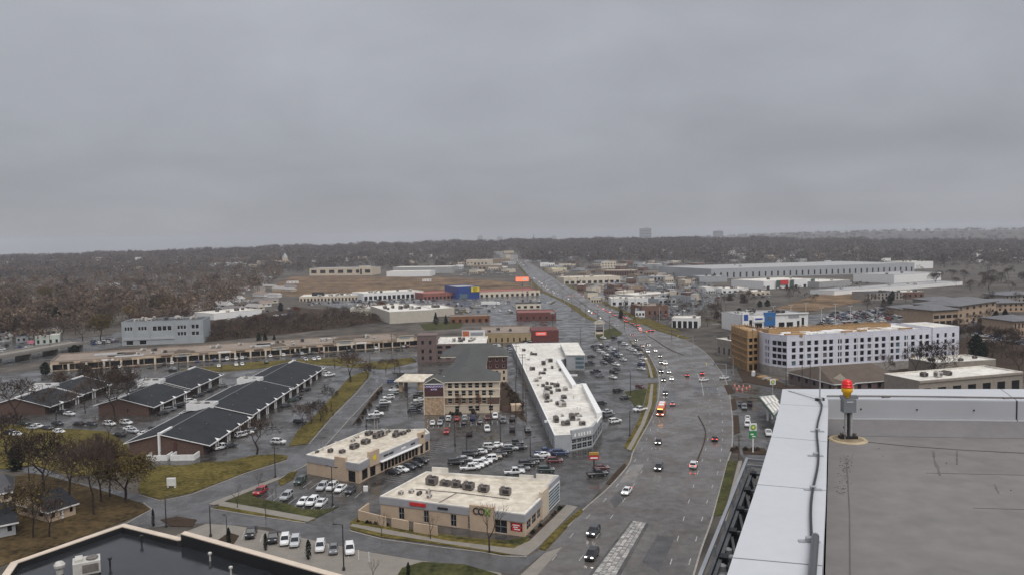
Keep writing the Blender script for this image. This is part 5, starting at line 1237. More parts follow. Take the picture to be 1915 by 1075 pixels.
# houses: the bungalows at the bottom left and the suburb
slate2 = mat('house_grey_roof', (0.07, 0.07, 0.078), 0.85, 0.2, 0.6)
gabled('bungalow', 'cream bungalow with dark slate roof below the big bare trees', (92, 978), (142, 962), 13, 2.8, 5.6, beige, shingle, 0.0, win=3, door=True)  # cream walls given a darker tone for the shade of the trees
gabled('bungalow', 'white bungalow with dark roof cut by the west edge', (-38, 1014), (30, 1000), 13, 3.0, 6.0, grey_w, shingle, 0.0, win=3, door=True)  # white walls coloured grey, tree shade put into the colour
gabled('bungalow', 'long dark-roofed bungalow behind the white one', (-40, 950), (22, 940), 13, 3.0, 6.0, beige2, slate2, 2.0, win=3)
HR = [mat('h_roof_%d' % i, c, 0.85, 0.2, 0.6) for i, c in enumerate(((0.16, 0.14, 0.13), (0.10, 0.09, 0.09), (0.22, 0.17, 0.14), (0.30, 0.28, 0.27)))]
HWl = [white_m, cream_m, beige2, grey_w]
hs = []
for i in range(95):
    y = 500 + 140 * R.random() ** 0.9
    x = R.uniform(-30, 520 - max(0, (y - 520)) * 1.9)
    if 190 < x < 400 and y > 585: continue
    if x > 40 and x < 250 and y > 605: continue
    if any(abs(x - a) < 16 and abs(y - b) < 7 for a, b in hs): continue
    hs.append((x, y))
for i in range(90):
    y = R.uniform(535, 584); x = R.uniform(395, 545 - (y - 535) * 0.9)
    if not any(abs(x - a) < 15 and abs(y - b) < 6 for a, b in hs): hs.append((x, y))
hs.sort()
for i, (x, y) in enumerate(hs):
    p = G(x, y); w = R.uniform(11, 17); k = w * F / (p - EYE).length
    gabled('suburban_house', 'small suburban house among bare trees, %s from the west edge' % ordw(i + 1), (x - k / 2, y), (x + k / 2, y + R.uniform(-1.5, 1.5)), R.uniform(8, 11), 3.2, R.uniform(5.4, 6.6), R.choice(HWl), R.choice(HR), R.choice((0, 0, 2.5)), group='suburban houses among the western trees', win=2 if y > 560 else 0)
# ---------------------------------------------------------------- vehicles
def loft(mb, secs, m=0):
    """secs: list of rings (lists of points, same length)"""
    n = len(secs[0]); i = len(mb.v)
    for s in secs: mb.v += [tuple(p) for p in s]
    for k in range(len(secs) - 1):
        for j in range(n):
            q = (j + 1) % n
            mb.f.append((i + k * n + j, i + k * n + q, i + (k + 1) * n + q, i + (k + 1) * n + j)); mb.m.append(m)
    mb.f.append(tuple(range(i + n - 1, i - 1, -1))); mb.m.append(m)
    mb.f.append(tuple(range(i + (len(secs) - 1) * n, i + len(secs) * n))); mb.m.append(m)
def sec(y, w, z0, z1):
    w /= 2; c = min(0.16, (z1 - z0) * 0.3)
    return [(-w * 0.92, y, z0), (w * 0.92, y, z0), (w, y, z0 + c * 0.7), (w, y, z1 - c), (w - c * 0.9, y, z1), (-w + c * 0.9, y, z1), (-w, y, z1 - c), (-w, y, z0 + c * 0.7)]
CARS = {  # body stations (y, width, z0, z1); cabin: base y0,y1, roof y0,y1, belt z, roof z, base w, roof w; wheels y; radius; length
    'sedan': dict(b=[(-2.35, 1.5, .42, .78), (-2.2, 1.74, .28, .98), (-1.5, 1.82, .24, 1.02), (0, 1.84, .24, .98), (1.1, 1.82, .24, .94), (1.95, 1.74, .26, .84), (2.3, 1.5, .38, .7)], c=(-1.85, 1.15, -1.05, .35, .96, 1.46, 1.68, 1.22), w=(-1.38, 1.42, .33)),
    'suv': dict(b=[(-2.35, 1.6, .5, .95), (-2.28, 1.86, .36, 1.14), (-1.4, 1.92, .32, 1.16), (0, 1.92, .32, 1.12), (1.2, 1.9, .32, 1.08), (2.05, 1.84, .34, 1.02), (2.36, 1.6, .44, .82)], c=(-2.2, 1.25, -1.9, .35, 1.1, 1.74, 1.8, 1.42), w=(-1.4, 1.42, .37)),
    'pickup': dict(b=[(-2.85, 1.8, .5, 1.05), (-2.8, 1.94, .42, 1.12), (-1.2, 1.96, .38, 1.12), (0.4, 1.96, .38, 1.12), (1.4, 1.94, .38, 1.14), (2.5, 1.9, .4, 1.1), (2.85, 1.7, .48, .9)], c=(-0.75, 1.5, -0.5, .75, 1.1, 1.86, 1.84, 1.5), w=(-1.75, 1.85, .4)),
    'van': dict(b=[(-2.45, 1.8, .45, 1.2), (-2.4, 1.96, .34, 1.28), (-1, 1.98, .32, 1.28), (0.6, 1.98, .32, 1.22), (1.6, 1.94, .32, 1.1), (2.2, 1.84, .36, .95), (2.45, 1.6, .42, .8)], c=(-2.35, 1.7, -2.2, .7, 1.2, 1.86, 1.88, 1.6), w=(-1.5, 1.55, .36)),
}
def car_shapes(kind):
    K = CARS[kind]; out = {}
    mb = MB(); loft(mb, [sec(*s) for s in K['b']])
    y0, y1, r0, r1, zb, zr, wb, wr = K['c']
    mb2 = MB()
    def ring(z, a, b, w): return [(-w / 2, a, z), (w / 2, a, z), (w / 2, b, z), (-w / 2, b, z)]
    loft(mb2, [ring(zb - 0.06, y0, y1, wb), ring(zr - 0.05, r0, r1, wr)])
    out['glass'] = mb2
    mb3 = MB(); loft(mb3, [ring(zr - 0.05, r0 - 0.06, r1 + 0.06, wr + 0.06), ring(zr + 0.02, r0 + 0.12, r1 - 0.18, wr - 0.14)])
    for s in (-1, 1):
        for t in ([0.5] if kind != 'van' else [0.35, 0.65]):   # door pillars
            yb, yt = y0 + (y1 - y0) * t, r0 + (r1 - r0) * t
            mb3.bar((s * (wb / 2 + 0.01), yb, zb - 0.05), (s * (wr / 2 + 0.02), yt, zr - 0.04), 0.09, 0.07)
        mb3.bar((s * (wb / 2 - 0.02), y0 + 0.02, zb - 0.05), (s * (wr / 2 - 0.01), r0, zr - 0.04), 0.12, 0.1)
        mb3.bar((s * (wb / 2 - 0.02), y1 - 0.02, zb - 0.05), (s * (wr / 2 - 0.01), r1, zr - 0.04), 0.09, 0.08)
    out['roof'] = mb3
    if kind == 'pickup':
        mbb = MB(); mbb.box((0, -1.85, 1.125), 1.5, 1.75, 0.012); out['bed'] = mbb
    out['body'] = mb
    wh = MB(); r = K['w'][2]
    for x0 in (0,):
        wh2 = []
        for x, rr in ((-0.11, r * 0.85), (-0.1, r), (0.1, r), (0.11, r * 0.85)):
            wh2.append([(x, rr * math.cos(2 * math.pi * k / 12), rr * math.sin(2 * math.pi * k / 12)) for k in range(12)])
        loft(wh, wh2, 0)
        loft(wh, [[(x, r * 0.6 * math.cos(2 * math.pi * k / 8), r * 0.6 * math.sin(2 * math.pi * k / 8)) for k in range(8)] for x in (-0.125, 0.125)], 1)
    out['wheel'] = wh
    hw = K['b'][-2][1] / 2 - 0.3; zf = K['b'][-2][3] - 0.16; zt = K['b'][1][3] - 0.2
    mh = MB(); mh.box((0, 0, 0), 0.42, 0.16, 0.15); out['headlight'] = mh; out['hl'] = (hw, K['b'][-2][0] + 0.12, zf)
    mt = MB(); mt.box((0, 0, 0), 0.34, 0.1, 0.2); out['taillight'] = mt; out['tl'] = (K['b'][1][1] / 2 - 0.25, K['b'][1][0] - 0.03, zt)
    return out
_proto = {}
def proto(kind):
    if kind in _proto: return _proto[kind]
    S = car_shapes(kind); K = CARS[kind]
    me = dict(body=S['body'].mesh('body', [paint]), glass=S['glass'].mesh('windows', [glass_d]), roof=S['roof'].mesh('cab_roof', [paint]), wheel=S['wheel'].mesh('wheel', [tyre_m, rim_m]))
    for k, off, on in (('headlight', head_m, head_on), ('taillight', tail_m, tail_on)):
        me[k] = S[k].mesh(k, [off]); me[k + '_on'] = S[k].mesh(k, [on])
    if 'bed' in S: me['bed'] = S['bed'].mesh('load_bed', [blk_m])
    # single-mesh version for far cars
    far_m = MB()
    def join(src, mi, tr=(0, 0, 0)):
        i = len(far_m.v); far_m.v += [(v[0] + tr[0], v[1] + tr[1], v[2] + tr[2]) for v in src.v]
        far_m.f += [tuple(q + i for q in f) for f in src.f]; far_m.m += [mi] * len(src.f)
    join(S['body'], 0); join(S['glass'], 1); join(S['roof'], 0)
    for x in (-1, 1):
        for y in K['w'][:2]: join(S['wheel'], 2, (x * (K['b'][2][1] / 2 - 0.1), y, K['w'][2]))
    me['far'] = far_m.mesh('far_car', [paint, glass_d, tyre_m])
    for sx in (-1, 1):
        join(S['headlight'], 3, (sx * S['hl'][0], S['hl'][1] + 0.05, S['hl'][2])); join(S['taillight'], 4, (sx * S['tl'][0], S['tl'][1] - 0.03, S['tl'][2]))
    me['far_lit'] = far_m.mesh('far_car', [paint, glass_d, tyre_m, head_on, tail_on])
    me['hl'], me['tl'] = S['hl'], S['tl']
    _proto[kind] = me
    return me
COL = dict(white=(0.72, 0.72, 0.71), silver=(0.42, 0.43, 0.44), grey=(0.16, 0.165, 0.17), black=(0.012, 0.012, 0.014), red=(0.36, 0.02, 0.02), maroon=(0.11, 0.015, 0.02), blue=(0.025, 0.05, 0.14), green=(0.035, 0.06, 0.05), beige=(0.40, 0.34, 0.25), dark=(0.035, 0.037, 0.042))
CW = {'black': 'black', 'dark': 'charcoal'}
def hd_px(p, q):
    a, b = G(*p), G(*q); return math.atan2(-(b.x - a.x), b.y - a.y)
CARN = [0]
def car(x, y, hd, kind='sedan', color='white', label='', group=None, parts=True, lit=False, pos=None):
    me = proto(kind); p = pos or G(x, y); K = CARS[kind]; CARN[0] += 1
    z = 0.06
    name = {'sedan': 'car', 'suv': 'suv', 'pickup': 'pickup_truck', 'van': 'van'}[kind]
    c = COL[color]; j = R.uniform(0.85, 1.15); c = (min(1, c[0] * j), min(1, c[1] * j), min(1, c[2] * j), 1)
    if not parts:
        o = put(name, me['far_lit' if lit else 'far'], None, (p.x, p.y, p.z + z), hd); o.color = c
        return tag(o, label, 'car' if kind in ('sedan', 'suv') else ('pickup' if kind == 'pickup' else 'van'), group)
    r = thing(name, label, 'car' if kind in ('sedan', 'suv') else ('pickup' if kind == 'pickup' else 'van'), (p.x, p.y, p.z + z), hd, group)
    put('body', me['body'], r).color = c; put('cab_roof', me['roof'], r).color = c
    put('windows', me['glass'], r)
    if 'bed' in me: put('load_bed', me['bed'], r)
    for sx in (-1, 1):
        for wy in K['w'][:2]: put('wheel', me['wheel'], r, (sx * (K['b'][2][1] / 2 - 0.1), wy, K['w'][2]))
        h = me['hl']; put('headlight', me['headlight_on' if lit else 'headlight'], r, (sx * h[0], h[1], h[2]))
        t = me['tl']; put('taillight', me['taillight_on' if lit else 'taillight'], r, (sx * t[0], t[1], t[2]))
    return r
def cname(color, kind): return '%s %s' % (CW.get(color, color), {'sedan': 'car', 'suv': 'SUV', 'pickup': 'pickup', 'van': 'van'}[kind])
KC = {'s': 'sedan', 'u': 'suv', 'p': 'pickup', 'v': 'van'}
CC = {'w': 'white', 'i': 'silver', 'g': 'grey', 'k': 'black', 'd': 'dark', 'r': 'red', 'm': 'maroon', 'b': 'blue', 'n': 'green', 'e': 'beige'}
def fleet(where, cars, hd, group, order='west', parts=True, lit=False, flip=0.3):
    """cars: 'x,y,ck' entries; the label counts them from the west (image left) or the near end"""
    L = []
    for e in cars.split():
        x, y, k = e.split(','); L.append((float(x), float(y), CC[k[0]], KC[k[1]]))
    idx = sorted(range(len(L)), key=lambda i: L[i][0] if order == 'west' else -L[i][1])
    words_ = {'west': 'from the left', 'near': 'from the near end'}[order]
    for n, i in enumerate(idx):
        x, y, c, k = L[i]
        h = hd if not callable(hd) else hd(x, y)
        if R.random() < flip and not lit: h += math.pi
        car(x, y, h + R.uniform(-0.04, 0.04), k, c, '%s, %s %s %s' % (cname(c, k), ordw(n + 1), words_, where), group, parts, lit)
h = hd_px((536, 1000), (531, 1024))
fleet('in the row on the concrete forecourt', '470,1001,kp 511,1010,kp 533,1015,wu 552,1018,iu 599,1027,wu 624,1031,gs 654,1032,wu', h, 'cars on the concrete forecourt', flip=0)
h = hd_px((546, 922), (524, 938))
fleet('in the lower row of the corner-lawn car park', '487,923,ru 536,932,iu 568,941,ws 584,942,wu 601,944,ws', h, 'cars in the corner-lawn car park', flip=0)
fleet('in the upper row of the corner-lawn car park', '562,903,nu 603,914,iu 621,914,wu 637,917,ws 656,920,ds', h, 'cars in the corner-lawn car park', flip=0)
d = sa.dirn(2); h = math.atan2(-(-d.y), d.x) ; h = math.atan2(d.y, d.x)
fleet('before the beige shop row windows', '736,886,ks 750,881,ws 764,876,ds 777,872,ks 787,865,ku', h, 'cars before the beige shop row', flip=1.0)
h = hd_px((862, 868), (905, 866))
fleet('in the west line of the crowded lot', '852,868,ku 861,864,ds 869,861,is 878,853,ku 888,850,ds 897,848,ws 906,844,ds 917,838,wu 927,835,ws', h, 'cars in the crowded middle car park', 'near')
fleet('in the centre line of the crowded lot', '879,878,wp 890,874,ws 898,870,wu 906,866,ws 915,861,wu 924,857,es 934,852,ds 944,847,ku 955,841,iu 962,832,kp 972,839,ks', h, 'cars in the crowded middle car park', 'near')
fleet('in the east line of the crowded lot', '962,886,wp 976,879,gs 985,871,ku 994,867,ds 1003,861,ks 1014,854,ws 1018,848,bp 1048,850,bu 1037,865,mu 1021,882,nu', h, 'cars in the crowded middle car park', 'near')
h = hd_px((868, 796), (869, 775))
fleet('in the upper row facing the hotel', '826,786,ks 839,785,wu 854,785,rs 869,784,iu 884,784,bu 912,783,ms 926,781,wu 958,786,ku', h, 'cars before the hotel')
fleet('in the second row before the hotel', '809,793,ws 823,793,is 868,792,ds 898,790,gs 940,789,gu', h, 'cars before the hotel')
fleet('standing loose in the lot south of the hotel', '835,809,rs 878,814,ku 911,805,wu 958,806,ku 987,806,dp', h, 'cars before the hotel')
h = hd_px((768, 762), (795, 760))
fleet('against the west wall of the hotel', '788,735,ds 783,744,ku 784,750,ws 779,756,gs 778,762,ks 776,771,ku', h, 'cars beside the hotel wall', 'near')
fleet('along the mulched verge west of the hotel', '734,716,bv 741,725,ds 737,731,ws 735,737,ns 727,745,wu 720,755,wu 715,762,ku 703,777,wp 697,785,ds 744,698,ds 752,703,ku', h, 'cars along the hotel verge', 'near')
h = hd_px((430, 838), (446, 834))
fleet('parked before the nearest brick office row', '416,839,wp 430,836,ds 462,812,ws 452,816,wu 536,760,ds 548,750,ns 556,746,ks 572,731,ks 616,703,wp 608,699,wu 470,806,gs', h, 'cars before the nearest brick offices', 'near')
fleet('alone in the nearest office car park', '521,829,wu 561,792,ku', hd_px((500, 828), (540, 830)), 'cars in the nearest office car park')
fleet('between the first and second brick office rows', '271,813,ws 285,806,ku 338,784,ds 351,776,ws 364,770,wu 318,768,gu 333,762,ku 356,752,wu 372,741,ds 417,722,gs 306,774,ds 390,733,ks', h, 'cars between the brick office rows', 'near')
fleet('in the lot under the bare trees', '224,815,ds 236,793,wu 243,804,ws 248,808,is 18,812,ku 30,814,ws 45,794,ns 70,799,ws 88,803,ds 110,809,ws 108,794,ds 147,795,ks 172,795,ds 205,795,wu 117,773,ku 60,802,is 130,776,ws', hd_px((100, 800), (130, 803)), 'cars under the bare western trees')
# cars before the tan mall
L = []
for i in range(58):
    u = R.random(); row = R.choice((0, 0, 1))
    x = 180 + 600 * u; y = (690 - 50 * ((x - 95) / 687)) + 7 + row * 7.5 + (4 if row else 0)
    if x > 640 and row: continue
    if all(abs(x - a) > 6.5 or abs(y - b) > 4 for a, b in L): L.append((x, y))
fleet('before the long tan mall arcade', ' '.join('%.1f,%.1f,%s' % (x, y, R.choice('w w i g k d d b m w'.split()) + R.choice('suus')) for x, y in L), math.atan2(tan.dirn(0).y, tan.dirn(0).x), 'cars before the long tan mall', parts=False)
# the mall car park by the avenue
h = hd_px((1100, 655), (1130, 660))
fleet('in the west line of the mall car park', '1110,649,ds 1115,654,gs 1123,659,wu 1132,664,ws 1140,671,ku 1147,678,ds 1152,683,ws 1148,698,ku 1152,692,ds 1146,707,ws', h, 'cars in the mall car park', 'near')
fleet('in the centre line of the mall car park', '1142,659,is 1149,662,bs 1154,668,du 1165,674,ws 1128,633,ws 1149,633,ku', h, 'cars in the mall car park', 'near')
fleet('in the avenue-side line of the mall car park', '1161,641,ds 1168,645,wu 1177,653,ws 1184,656,wu 1191,662,ws 1199,666,gu 1199,679,is 1199,684,bu 1199,691,ws 1197,725,ms', h, 'cars in the mall car park', 'near')
fleet('among the loose cars of the mall car park', '1156,733,ku 1169,746,ds 1197,768,wp 1114,697,kp 1122,704,gs 1103,681,dp 1124,757,ku 1138,778,gu 1150,790,wu 1134,772,is 1106,668,ks', hd_px((1150, 734), (1180, 730)), 'cars in the mall car park', 'near')
fleet('in the service lane behind the mall', '976,672,ds 985,700,ku 993,722,ks 1000,740,ds 1004,752,gs 974,690,ku', hd_px((990, 730), (982, 690)), 'cars in the mall service lane', 'near')
fleet('beside the red roadside sign', '1117,890,kp 1124,878,ms', hd_px((1100, 889), (1135, 886)), 'cars beside the red roadside sign', flip=0)
# traffic on the avenue
def ahead(x, y):
    """direction of travel towards the viewer along the west lanes"""
    p = G(x, y); b = min(range(len(LKs) - 1), key=lambda i: (LKs[i] - p).length); q = LKs[b] - LKs[b + 1]
    return math.atan2(-q.x, q.y)
def away(x, y): return ahead(x, y) + math.pi
def away_r(x, y):
    p = G(x, y); b = min(range(len(RKs) - 1), key=lambda i: (RKs[i] - p).length); q = RKs[b] - RKs[b + 1]
    return math.atan2(-q.x, q.y)
fleet('driving towards the median on the avenue', '1172,922,ws 1232,878,du 1231,829,ds 1110,999,du 1107,1043,ku', ahead, 'traffic on the avenue', 'near', lit=True)
fleet('in the oncoming queue on the curve', '1244,737,ks 1241,712,ds 1236,696,ku 1256,710,ws 1251,697,is 1244,681,wu 1234,667,ks 1225,657,ws 1211,659,wu 1212,646,ds 1201,648,ms 1189,637,ks 1236,679,gs', ahead, 'oncoming queue of traffic on the curve', 'near', lit=True)
fleet('in the red-lit queue up the avenue', '1183,628,ks 1197,618,ws 1176,618,ds 1192,610,ku 1182,606,ds 1170,601,ks 1158,594,ds 1148,590,ku 1140,585,ws 1131,581,ds 1122,577,ks 1112,573,ds 1103,569,ku 1096,565,ws 1213,619,ks 1220,619,ds 1088,562,ds 1110,587,ks 1156,611,ws', away, 'red-lit queue of cars up the avenue', 'near', parts=True, lit=True)
fleet('driving away up the east lanes', '1297,873,wu 1337,823,ks 1258,757,gs 1285,703,ds 1313,700,ms', away_r, 'traffic driving away up the avenue', 'near', lit=True)
fleet('turning across the junction', '1316,712,ws 1354,708,ws', hd_px((1300, 712), (1330, 708)), 'cars turning at the junction')
L = []
for k in range(110):
    t = R.random(); y = 486 + 130 * t ** 1.3; e0, e1 = float(np.interp(y, [469, 486, 511, 538, 563, 592, 620], [944, 961, 984, 1010, 1062, 1108, 1158])), float(np.interp(y, [469, 487, 518, 536, 573, 602, 616], [952, 984, 1022, 1060, 1136, 1192, 1222]))
    x = e0 + (e1 - e0) * R.choice((0.14, 0.3, 0.68, 0.84))
    if all(abs(x - a) > 4 or abs(y - b) > 2.2 for a, b in L): L.append((x, y))
fleet('in the stream of traffic up the far avenue', ' '.join('%.1f,%.1f,%s' % (x, y, R.choice(('ws', 'ks', 'du', 'iu', 'ws', 'gs', 'rs', 'wu'))) for x, y in L), lambda x, y: ahead(x, y) + (0 if x < float(np.interp(y, [469, 538, 563, 620], [948, 1036, 1088, 1190])) else math.pi), 'stream of traffic up the far avenue', 'near', parts=False, lit=True)
fleet('in the upper end of the mall car park', '1120,645,ws 1127,650,ds 1134,654,is 1139,650,ks 1145,654,wu 1152,658,ds 1158,664,ws 1134,674,ku 1129,679,gs 1188,648,ds 1194,655,ku 1203,672,ws', hd_px((1100, 655), (1130, 660)), 'cars in the mall car park', 'near', parts=False)
fleet('at the fuel station', '1398,784,ws 1398,796,wu 1392,764,gu 1402,757,kp 1437,813,wp 1385,757,ds', hd_px((1398, 800), (1397, 770)), 'cars at the fuel station', 'near')
L = []
for k in range(40): L.append((960 + R.uniform(-14, 30) * (k / 20.0), 474 + k * 1.9))
fleet('far up the avenue towards the horizon', ' '.join('%.1f,%.1f,%ss' % (944 + (y - 470) * 1.05 + R.uniform(2, 6 + (y - 470) * 0.32), y, R.choice('wigkd')) for y in [476 + i * 2.6 for i in range(30)]), ahead, 'far cars up the avenue', 'near', parts=True, lit=True)
def scatter_lot(where, group, quad, nx, ny, hd, fill, parts=False):
    es_ = []
    for j in range(ny):
        for i in range(nx):
            if R.random() > fill: continue
            u, v = (i + 0.5 + R.uniform(-0.1, 0.1)) / nx, (j + 0.5) / ny
            a = (quad[0][0] * (1 - u) + quad[1][0] * u, quad[0][1] * (1 - u) + quad[1][1] * u)
            b = (quad[3][0] * (1 - u) + quad[2][0] * u, quad[3][1] * (1 - u) + quad[2][1] * u)
            es_.append('%.1f,%.1f,%s' % (a[0] * (1 - v) + b[0] * v, a[1] * (1 - v) + b[1] * v, R.choice('wwwiigkdddbmrw') + R.choice('suup')))
    fleet(where, ' '.join(es_), hd, group, parts=parts)
scatter_lot('in the dealership lot behind the wrapped block', 'cars for sale behind the wrapped apartment block', [(1525, 606), (1700, 596), (1690, 580), (1545, 588)], 11, 4, 0.1, 0.8)
scatter_lot('in the office car park at the east edge', 'cars in the eastern office car park', [(1868, 638), (1925, 646), (1912, 604), (1826, 598)], 8, 6, 1.3, 0.8)
scatter_lot('in the far car parks east of the avenue', 'far cars east of the avenue', [(1140, 556), (1310, 552), (1300, 528), (1170, 530)], 14, 4, 0.2, 0.7)
scatter_lot('between the shops east of the queue', 'cars between the shops east of the queue', [(1190, 604), (1300, 596), (1290, 578), (1220, 580)], 8, 3, 0.2, 0.6)
scatter_lot('in the blue store car park', 'cars in the blue store car park', [(800, 590), (1000, 584), (1020, 560), (830, 566)], 10, 3, 0.3, 0.4)
scatter_lot('beside the mauve office block', 'cars beside the mauve office block', [(915, 668), (950, 668), (1000, 640), (905, 646)], 5, 3, 0.3, 0.75)
scatter_lot('before the huge warehouse', 'cars before the huge warehouse', [(1360, 546), (1420, 544), (1640, 528), (1600, 524)], 12, 2, 0.1, 0.6)
scatter_lot('beside the blue-grey office', 'cars beside the blue-grey office', [(170, 646), (222, 640), (220, 634), (172, 638)], 6, 2, 0.9, 0.8)
# the orange bus
bp_ = G(1237, 772); hdg = ahead(1237, 772)
bus = thing('city_bus', 'orange-fronted city bus in the oncoming lane of the avenue', 'bus', (bp_.x, bp_.y, 0.06), hdg)
org = mat('bus_orange', (0.60, 0.14, 0.05), 0.4, 0.1, 1.0)
mb = MB(); loft(mb, [sec(-6.0, 2.4, 0.4, 3.0), sec(-5.9, 2.55, 0.35, 3.1), sec(5.8, 2.55, 0.35, 3.1), sec(6.05, 2.4, 0.45, 2.95)]); mb.build('body', org, bus)
for s in (-1, 1):
    mb = MB(); mb.box((s * 1.28, -0.3, 1.5), 0.03, 10.6, 1.0); mb.build('side_windows', glass_d, bus)
    for y in (-3.6, 3.9):
        w = put('wheel', proto('pickup')['wheel'], bus, (s * 1.15, y, 0.48)); w.scale = (1.4, 1.2, 1.2)
    put('headlight', proto('suv')['headlight_on'], bus, (s * 0.9, 6.02, 0.8))
mb = MB(); mb.box((0, 6.06, 1.35), 2.2, 0.04, 1.15); mb.build('windscreen', glass_d, bus)
mb = MB(); mb.box((0, 6.05, 2.62), 1.8, 0.05, 0.26); mb.build('destination_sign', mat('led_amber', (0.8, 0.3, 0.05), 0.5, 0, 1, emit=(1, 0.4, 0.1), estr=4), bus)
for y in (-3.5, 0.5):
    mb = MB(); mb.box((0, y, 3.08), 1.8, 2.6, 0.25); mb.build('roof_unit', white_m, bus)
# the white articulated lorry by the diner
lp = G(917, 571); lor = thing('lorry', 'white articulated lorry parked across the wet car park', 'lorry', (lp.x, lp.y, 0.05), rad(85))
mb = MB(); mb.box((0, 1.5, 1.1), 2.6, 15, 2.9); mb.build('trailer', white_m, lor)
mb = MB(); loft(mb, [sec(-9.6, 2.3, 0.6, 1.6), sec(-9.4, 2.5, 0.5, 2.2), sec(-8.4, 2.5, 0.5, 3.4), sec(-6.6, 2.5, 0.5, 3.5)]); mb.build('tractor_cab', white_m, lor)
for y in (-8.6, -6.8, 6.4, 7.6):
    for s in (-1, 1):
        w = put('wheel', proto('pickup')['wheel'], lor, (s * 1.1, y, 0.5)); w.scale = (1.5, 1.3, 1.3)
# ---------------------------------------------------------------- posts, lamps, signs
def lamp(x, y, top, label, arms=1, m=pole_m, rz=0.0, name='light_pole'):
    p = G(x, y); h = hgt(p, top); r = thing(name, label, 'lamp post', (p.x, p.y, p.z), rz)
    w = 0.2 if h > 6 else 0.14
    mb = MB(); mb.lathe((0, 0, -0.1), [(0.3, 0), (0.3, 0.7), (w * 0.75, 0.72), (w * 0.5, h)], 0, 7); mb.build('pole', m, r)
    for k in range(arms):
        a = math.pi * 2 * k / max(1, arms)
        mb = MB(); mb.bar((0, 0, h - 0.05), (1.3 * math.cos(a), 1.3 * math.sin(a), h + 0.1), 0.09); mb.box((1.5 * math.cos(a), 1.5 * math.sin(a), h - 0.02), 0.8, 0.4, 0.16, a); mb.build('lamp_head', m, r)
for i, (x, y, tp, ar, wh) in enumerate((
    (394, 1003, 945, 1, 'at the west end of the concrete forecourt'), (425, 1015, 966, 1, 'between the two black pickups and the white SUVs') , (643, 1066, 980, 1, 'at the east end of the concrete forecourt'), (311, 985, 928, 1, 'near the oval planting bed'),
    (622, 945, 872, 2, 'in the corner-lawn car park'), (515, 893, 832, 1, 'on the verge of the side street'), (851, 833, 782, 1, 'south of the hotel entrance'), (873, 850, 810, 1, 'at the near end of the crowded car park'), (936, 828, 786, 2, 'in the middle of the crowded car park'), (992, 858, 818, 2, 'at the east end of the crowded car park'),
    (763, 770, 735, 1, 'at the corner of the hotel car park'), (748, 712, 685, 1, 'by the hotel canopy'), (685, 797, 762, 1, 'behind the beige shop row'), (1128, 668, 640, 1, 'west in the mall car park'), (1157, 667, 640, 1, 'in the middle of the mall car park'), (1179, 738, 694, 1, 'on the green triangle'), (1178, 815, 768, 1, 'near the avenue footpath'), (1086, 640, 612, 1, 'at the north end of the mall'),
    (918, 792, 731, 1, 'before the hotel front wall'), (965, 780, 700, 1, 'beside the weedy slope'), (742, 658, 628, 1, 'before the east end of the tan mall'), (692, 690, 660, 1, 'at the mall entrance drive'), (626, 686, 656, 1, 'west of the mall entrance drive'), (573, 685, 655, 1, 'on the grass strip by the tan mall'), (414, 690, 662, 1, 'south of the tan mall'), (334, 690, 668, 1, 'west on the tan mall lot'),
    (1371, 700, 668, 1, 'at the junction corner'), (1340, 650, 628, 1, 'by the white-sided low shop'), (1470, 724, 682, 1, 'before the wrapped block corner'), (1500, 728, 670, 1, 'before the block podium'), (1515, 728, 676, 1, 'beside the podium pole'))):
    lamp(x, y, tp, ('slim dark lamp post ' if i < 26 else 'tall grey lamp post ') + wh, ar, pole_m if i < 26 or i > 27 else lpole_m, R.uniform(0, 6))
for i, (x, y, tp) in enumerate(((1446, 602, 572), (1479, 600, 570), (1507, 603, 566), (1536, 604, 575), (1562, 600, 568), (1590, 600, 572), (1640, 596, 574), (1352, 604, 584))):
    lamp(x, y, tp, 'white dealership lamp post, %s from the left behind the wrapped block' % ordw(i + 1), 2, white_m, 0.3)
def upole(x, y, top, label):
    p = G(x, y); h = hgt(p, top); r = thing('utility_pole', label, 'utility pole', p)
    mb = MB(); mb.lathe((0, 0, -0.2), [(0.2, 0), (0.13, h)], 0, 7); mb.build('pole', wood_m, r)
    for z in (h - 0.6, h - 1.7):
        mb = MB(); mb.bar((-1.3, 0, z), (1.3, 0, z), 0.14); mb.build('crossarm', wood_m, r)
    for x_ in (-1.1, 0.0, 1.1):
        mb = MB(); mb.lathe((x_, 0, h - 0.55), [(0.07, 0), (0.1, 0.1), (0.05, 0.25)], 0, 6); mb.build('insulator', lpole_m, r)
for x, y, tp, lb in ((978, 745, 660, 'beside the mall service lane, south one'), (966, 706, 640, 'beside the mall service lane, north one'), (984, 780, 712, 'by the bin store east of the hotel'), (1256, 632, 594, 'east of the junction queue'), (1168, 618, 590, 'at the arched mall sign'), (1382, 862, 812, 'beside the long green verge'), (733, 668, 622, 'before the tan mall east gable'), (94, 660, 622, 'by the overpass'), (1003, 560, 524, 'under the orange lit sign'), (1018, 540, 500, 'on the avenue by the orange sign'), (870, 585, 556, 'in the blue store car park'), (1118, 610, 578, 'on the avenue west kerb'), (1140, 620, 588, 'south of the avenue west kerb pole')):
    upole(x, y, tp, 'wooden utility pole ' + lb)
def pylon(name, label, x, y, top, w, h_panel, m, post=pole_m, legs=1):
    p = G(x, y); h = hgt(p, top); r = thing(name, label, 'sign', p)
    for k in range(legs):
        xx = 0 if legs == 1 else (k - 0.5) * w * 0.8
        mb = MB(); mb.bar((xx, 0, -0.1), (xx, 0, h - 0.3), 0.35); mb.build('post', post, r)
    mb = MB(); mb.box((0, 0, h - h_panel), w, 0.6, h_panel); mb.build('panel', m, r)
    return r, h
